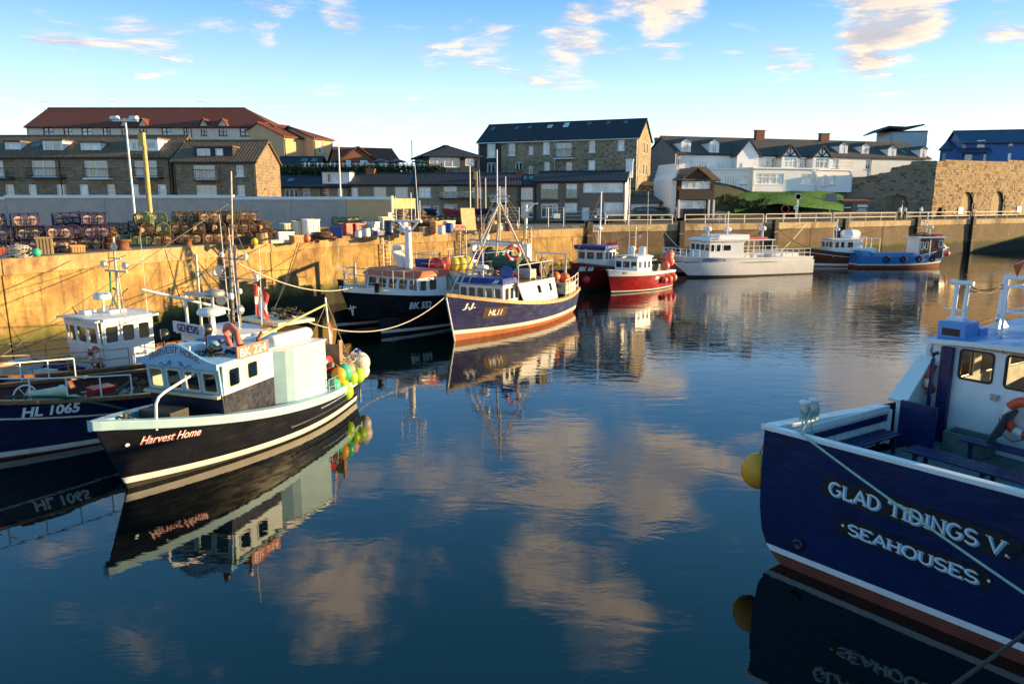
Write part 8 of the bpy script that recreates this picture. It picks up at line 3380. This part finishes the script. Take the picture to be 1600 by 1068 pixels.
for q in w2:
    gt.ring_window(gw_, Vector((11.2, 2.02, 1.6)) + Vector((-1, .012, 0)) * q[0] + Vector((0, 0, q[1])), (-1, .012, 0), (0, 0, 1), q[2] - q[0], q[3] - q[1], seal, clear, .07, .03)
    gt.ring_window(gw_, Vector((5.0, -2.1, 1.6)) + Vector((1, .012, 0)) * q[0] + Vector((0, 0, q[1])), (1, .012, 0), (0, 0, 1), q[2] - q[0], q[3] - q[1], seal, clear, .07, .03)
mb = MB()
mb.box(5.6, 10.5, -.35, .35, 1.6, 2.35)
mb.build('cabin_seat', varnish, gw_)
mb = MB()
mb.box(4.86, 4.92, .70, .86, 2.78, 2.82).box(4.84, 4.9, .72, .84, 2.70, 2.78)
mb.build('latch', steel, gw_)
# roof
mb = MB()
nn = 8
vs = []
for i in range(nn + 1):
    f_ = -1 + 2 * i / nn
    zc = 3.66 + .10 * (1 - f_ * f_)
    vs += [(4.72, f_ * 2.24, zc), (12.2, f_ * 2.1, zc + .15), (4.72, f_ * 2.24, zc + .10), (12.2, f_ * 2.1, zc + .25)]
fs, ms = [], []
for i in range(nn):
    a, b_ = 4 * i, 4 * i + 4
    fs += [(a + 2, a + 3, b_ + 3, b_ + 2), (a, b_, b_ + 1, a + 1), (a, a + 2, b_ + 2, b_), (a + 1, b_ + 1, b_ + 3, a + 3)]
    ms += [0, 1, 1, 1]
fs += [(0, 1, 3, 2), (4 * nn, 4 * nn + 2, 4 * nn + 3, 4 * nn + 1)]
ms += [1, 1]
mb.add(vs, fs, ms)
gt.part('cabin_roof', mb, [roof_blue, white_clean])
mb = MB()
mb.box(5.05, 5.6, 1.55, 2.12, 3.78, 4.13).box(5.62, 5.9, 1.5, 1.7, 3.82, 3.98)
bx_ = gt.part('roof_locker', mb, roof_blue, .015)
mb = MB()
mb.box(5.035, 5.048, 1.66, 2.02, 3.84, 3.99)
mb.build('vent_opening', black, bx_)
mb = MB()
for x, y in ((5.35, 1.98), (5.38, 1.78)):
    mb.tube([(x, y, 4.13), (x + .05, y, 4.92)], .045, 8)
mb.tube([(5.40, 2.12, 4.93), (5.40, 1.66, 4.93)], .05, 8).box(5.25, 5.5, 1.72, 2.05, 4.13, 4.2).tube([(5.36, 2.2, 4.35), (5.36, 1.75, 4.35)], .022, 6)
gt.part('lamp_posts', mb, white_clean)
mb = MB()
mb.tube([(7.0, 1.80, 3.86), (7.02, 1.76, 4.98)], [.09, .07], 8).hexa([(6.75, 1.68, 3.8), (7.3, 1.68, 3.8), (7.3, 1.9, 3.8), (6.75, 1.9, 3.8), (6.93, 1.74, 4.05), (7.08, 1.74, 4.05), (7.08, 1.84, 4.05), (6.93, 1.84, 4.05)])
mb.tube([(7.02, 1.8, 4.98), (7.02, -1.8, 5.05)], .055, 8).tube([(7.0, -1.80, 3.86), (7.02, -1.76, 4.98)], [.09, .07], 8)
gt.part('gantry', mb, white_clean)
mb = MB()
for y in (1.25, -1.25):
    mb.tube([(5.9, y, 3.8), (5.95, y, 4.88)], .03, 7).tube([(9.0, y, 3.85), (9.0, y, 4.9)], .03, 7)
    for z in (4.35, 4.88):
        mb.tube([(5.93, y, z), (9.0, y, z)], .024, 6)
for z in (4.35, 4.88):
    mb.tube([(5.93, 1.25, z), (5.93, -1.25, z)], .024, 6)
gt.part('roof_rail', mb, white_clean)
mb = MB()
T = Matrix.Translation((6.2, .7, 4.32)) @ RY(math.pi / 2)
mb.lathe([(.03, 0), (.25, .03), (.37, .14), (.40, .3), (.40, .72), (.425, .73), (.425, .80), (.40, .81), (.40, 1.2), (.37, 1.36), (.25, 1.47), (.03, 1.5)], 22, 0, T)
mb.box(6.35, 7.6, .5, .9, 3.8, 3.97)
gt.part('liferaft', mb, white_clean)
mb = MB()
for z in (4.05, 4.15, 4.75, 4.82):
    mb.tube(sag((5.38, 1.8, z + (.08 if z > 4.5 else 0)), (7.0, 1.78, z), .13, 12), .013, 5)
gt.part('lashing_line', mb, M('brown_cord', (.14, .05, .04), .7))
# bunting
a, b_ = Vector((5.40, 1.75, 4.92)), Vector((7.9, .2, 6.3))
mb = MB()
mb.tube(sag(a, b_, .03), .010, 5)
bn = gt.part('bunting_line', mb, rope_w)
bun_m = M('red_yellow_bunting', (.68, .10, .03), .7, .35, 14, dirt=.25, dscale=9, dcol=(.75, .45, .05))
for k, f_ in enumerate((.30, .44, .60, .76)):
    p = a.lerp(b_, f_)
    d = (b_ - a).normalized() * .26
    mb = MB()
    tip = p + d * .5 + Vector((.04, .02, -.34 if k != 1 else -.10))
    mb.prism([p - Vector((0, 0, .01)), p + d - Vector((0, 0, .01)), tip], (.004, .006, 0))
    mb.build('pennant', bun_m, bn)
# second lifebuoy, grey locker with raised lid
gt.lifebuoy((4.76, .15, 2.50), RZ(R(90)), .32, .095)
mb = MB()
mb.tube([(4.8, .62, 2.4), (4.74, .55, 2.1), (4.76, .3, 1.98), (4.78, .1, 2.1)], .010, 5)
gt.part('lifebuoy_line', mb, rope_d)
gl_m = M('grey_green_locker', (.13, .18, .17), .6, .2, 4, dirt=.3)
mb = MB()
mb.box(4.32, 4.82, .62, 1.42, 1.603, 1.66).box(4.32, 4.36, .62, 1.42, 1.66, 2.0).box(4.78, 4.82, .62, 1.42, 1.66, 2.0).box(4.36, 4.78, .62, .66, 1.66, 2.0).box(4.36, 4.78, 1.38, 1.42, 1.66, 2.0)
gt.part('deck_locker', mb, gl_m, .01)
mb = MB()
mb.hexa([(4.33, .60, 2.0), (4.83, .60, 2.0), (4.83, .56, 2.0), (4.33, .56, 2.0), (4.33, .34, 2.62), (4.83, .34, 2.62), (4.83, .30, 2.6), (4.33, .30, 2.6)])
gt.part('locker_lid', mb, M('dark_grey_lid', (.06, .07, .075), .5, .2))
# stern lettering on black panels
nz_ = Vector((SK, -1, 0)).normalized()


def smap(y0, z0, off, slope):
    O = Vector((gx(0, y0), y0, z0)) + Vector((-1, -SK, 0)).normalized() * off
    return plane_map(O, nz_, (0, 0, 1)) if not slope else (lambda x, y, d: O + nz_ * x + Vector((0, 0, y + slope * x)) + Vector((-1, -SK, 0)).normalized() * d)


def slab(y0, y1, z0, z1, off):
    w = (y0 - y1)
    h2 = z1 - z0
    f = smap(y0, z0, off, -.03)
    pts = rrect(w, h2, h2 * .46, 6)
    mb = MB()
    k = len(pts)
    A1 = [f(x, y, .004) for x, y in pts]
    A0 = [f(x, y, -.006) for x, y in pts]
    mb.add(A1 + A0, [tuple(range(k))] + [(i, k + i, k + (i + 1) % k, (i + 1) % k) for i in range(k)])
    gt.part('name_panel', mb, M('black_name_panel', (.006, .006, .01), .35, .1))


slab(1.29, -1.75, 1.575, 1.965, .010)
slab(.98, -1.42, .985, 1.31, .010)
shade_b = M('sky_blue_lettering', (.16, .38, .66), .45, .05)
for body, y0, z0, w, hgt in (('GLAD TIDINGS V.', 1.16, 1.655, 2.76, .225), ('SEAHOUSES', .78, 1.055, 2.02, .18)):
    for k, (mt, o_, dx, dy, wt) in enumerate(((shade_b, .014, .026, -.015, .165), (let_w, .017, 0, 0, .125))):
        f = smap(y0, z0, o_, -.04)
        stroke_text(body, f, w, hgt, mt, gt.root, wt=wt, th=.003, shift=(dx, dy))
mb = MB()
for y in (.885, -1.335):
    f = smap(y, 1.14 - .04 * (.885 - y) * .9, .018, 0)
    mb.add([f(0, .03, .004), f(.03, 0, .004), f(.06, .03, .004), f(.03, .06, .004)], [(0, 1, 2, 3)])
gt.part('name_dots', mb, let_w)
mb = MB()
T = Matrix.Translation((gx(0, 1.62) - .0, 1.62, .52)) @ RY(R(-90))
mb.lathe([(.11, 0), (.12, .02), (.10, .05), (.06, .055), (.02, .02)], 16, 0, T)
gt.part('exhaust_outlet', mb, M('dark_outlet', (.008, .01, .03), .4))
mb = MB()
p = Vector((.35, 2.80, 1.50))
mb.ball(tuple(p), .33, 0, 22, 16, 1, 1, 1.08)
mb.tube([p + Vector((0, 0, .33)), p + Vector((0, -.05, .5)), (.4, 2.5, 2.55)], .018, 5)
gt.part('fender', mb, M('amber_fender', (.80, .34, .015), .45, .06, dirt=.1))


# ------------------------------------------------------------------ mooring ropes
def rope(label, a, b, drop, r=.02, mat=None, name='mooring_rope'):
    a = Vector(a)
    mb = MB()
    mb.tube([p - a for p in sag(a, b, drop, 20)], r, 6)
    o = mb.build(name, mat or rope_w)
    o.location = a
    tag(o, label, 'rope')


def W(b, x, y, z):
    return b.M @ Vector((x, y, z))


g_rope = M('pale_green_rope', (.38, .48, .40))
a0 = W(gt, 1.0, 2.22, 2.70)
cpt = W(gt, gx(0, 1.72) - .03, 1.72, 2.585)
endp = D(1780, 1046, 7.6)
mb = MB()
mb.tube([a0 - a0, cpt - a0] + [p - a0 for p in sag(cpt, endp, .06, 16)][1:], .020, 6)
o = mb.build('mooring_rope', g_rope)
o.location = a0
tag(o, 'pale rope running from the blue stern down across its lettering to the lower right', 'rope')
rope('dark twisted rope crossing the bottom right corner below the white stripe', D(1430, 1112, 5.6), D(1720, 897, 7.4), .03, .022, rope_d)
q1 = G(406, 380, 4.45)
rope('pale rope from the black trawler bow to the ladder mast, upper of two', W(ge, 1.9, .3, 4.6), W(bk, 12.3, .2, 2.4), .5, .022)
rope('pale rope from the black trawler bow sagging to the moored boats, lower of two', W(ge, .3, .8, 2.7), W(jj, 11.9, -.1, 2.3), 1.1, .022)
rope('dark rope from the quay bollard to the navy boat mast', G(294, 384, 4.75), W(ge, 1.95, .1, 3.6), .35, .02, rope_d)
rope('thin dark rope from the quay edge down to the navy boat gantry', G(258, 391, 4.42), W(ge, 2.9, -1.4, 2.6), .1, .018, rope_d)
rope('pale rope from the quay down to the left fishing boat mast', G(262, 391, 4.42), W(ge, 1.9, -.6, 4.0), .25, .014)
rope('dark rope crossing the golden wall from the quay heap to the moored boats', G(470, 376, 4.42), W(ge, .2, -.9, 2.3), .3, .02, rope_d)
rope('second dark rope crossing the golden wall from the quay heap', G(466, 376, 4.42), W(ge, .6, -.9, 1.4), .2, .02, rope_d)
rope('pale rope from the quay to the black trawler bow rail', G(530, 371, 4.42), W(bk, 12.2, -1.6, 2.4), .4, .02)
rope('pale mooring rope from the catamaran stern up to the far quay', W(se, .3, -1.8, 1.75), qline(1262, 1262, .2, 4.42)[0], .15, .03, cream)
rope('pale mooring rope from the far quay down to the catamaran bow', W(se, 11.0, -2.2, 1.9), qline(1030, 1030, .2, 4.42)[0], .25, .025)
rope('dark mooring rope from the far quay to the brown launch bow', W(br, 9.6, .2, 1.9), qline(1208, 1208, .1, 4.3)[0], .4, .025, rope_d)
rope('mooring rope slanting from the far quay to the dark red boat', W(b6, 2.0, -1.5, 1.8), qline(930, 930, .2, 4.42)[0], .4, .025)
rope('second mooring rope slanting across the brown quay wall to the crimson boat', W(rw, 1.5, -1.2, 1.6), qline(926, 926, .2, 4.42)[0], .6, .025)
rope('dark rope from the far quay to the blue boat mast', W(bb, 7.6, .2, 3.2), qline(1444, 1444, .2, 4.42)[0], .2, .02, rope_d)
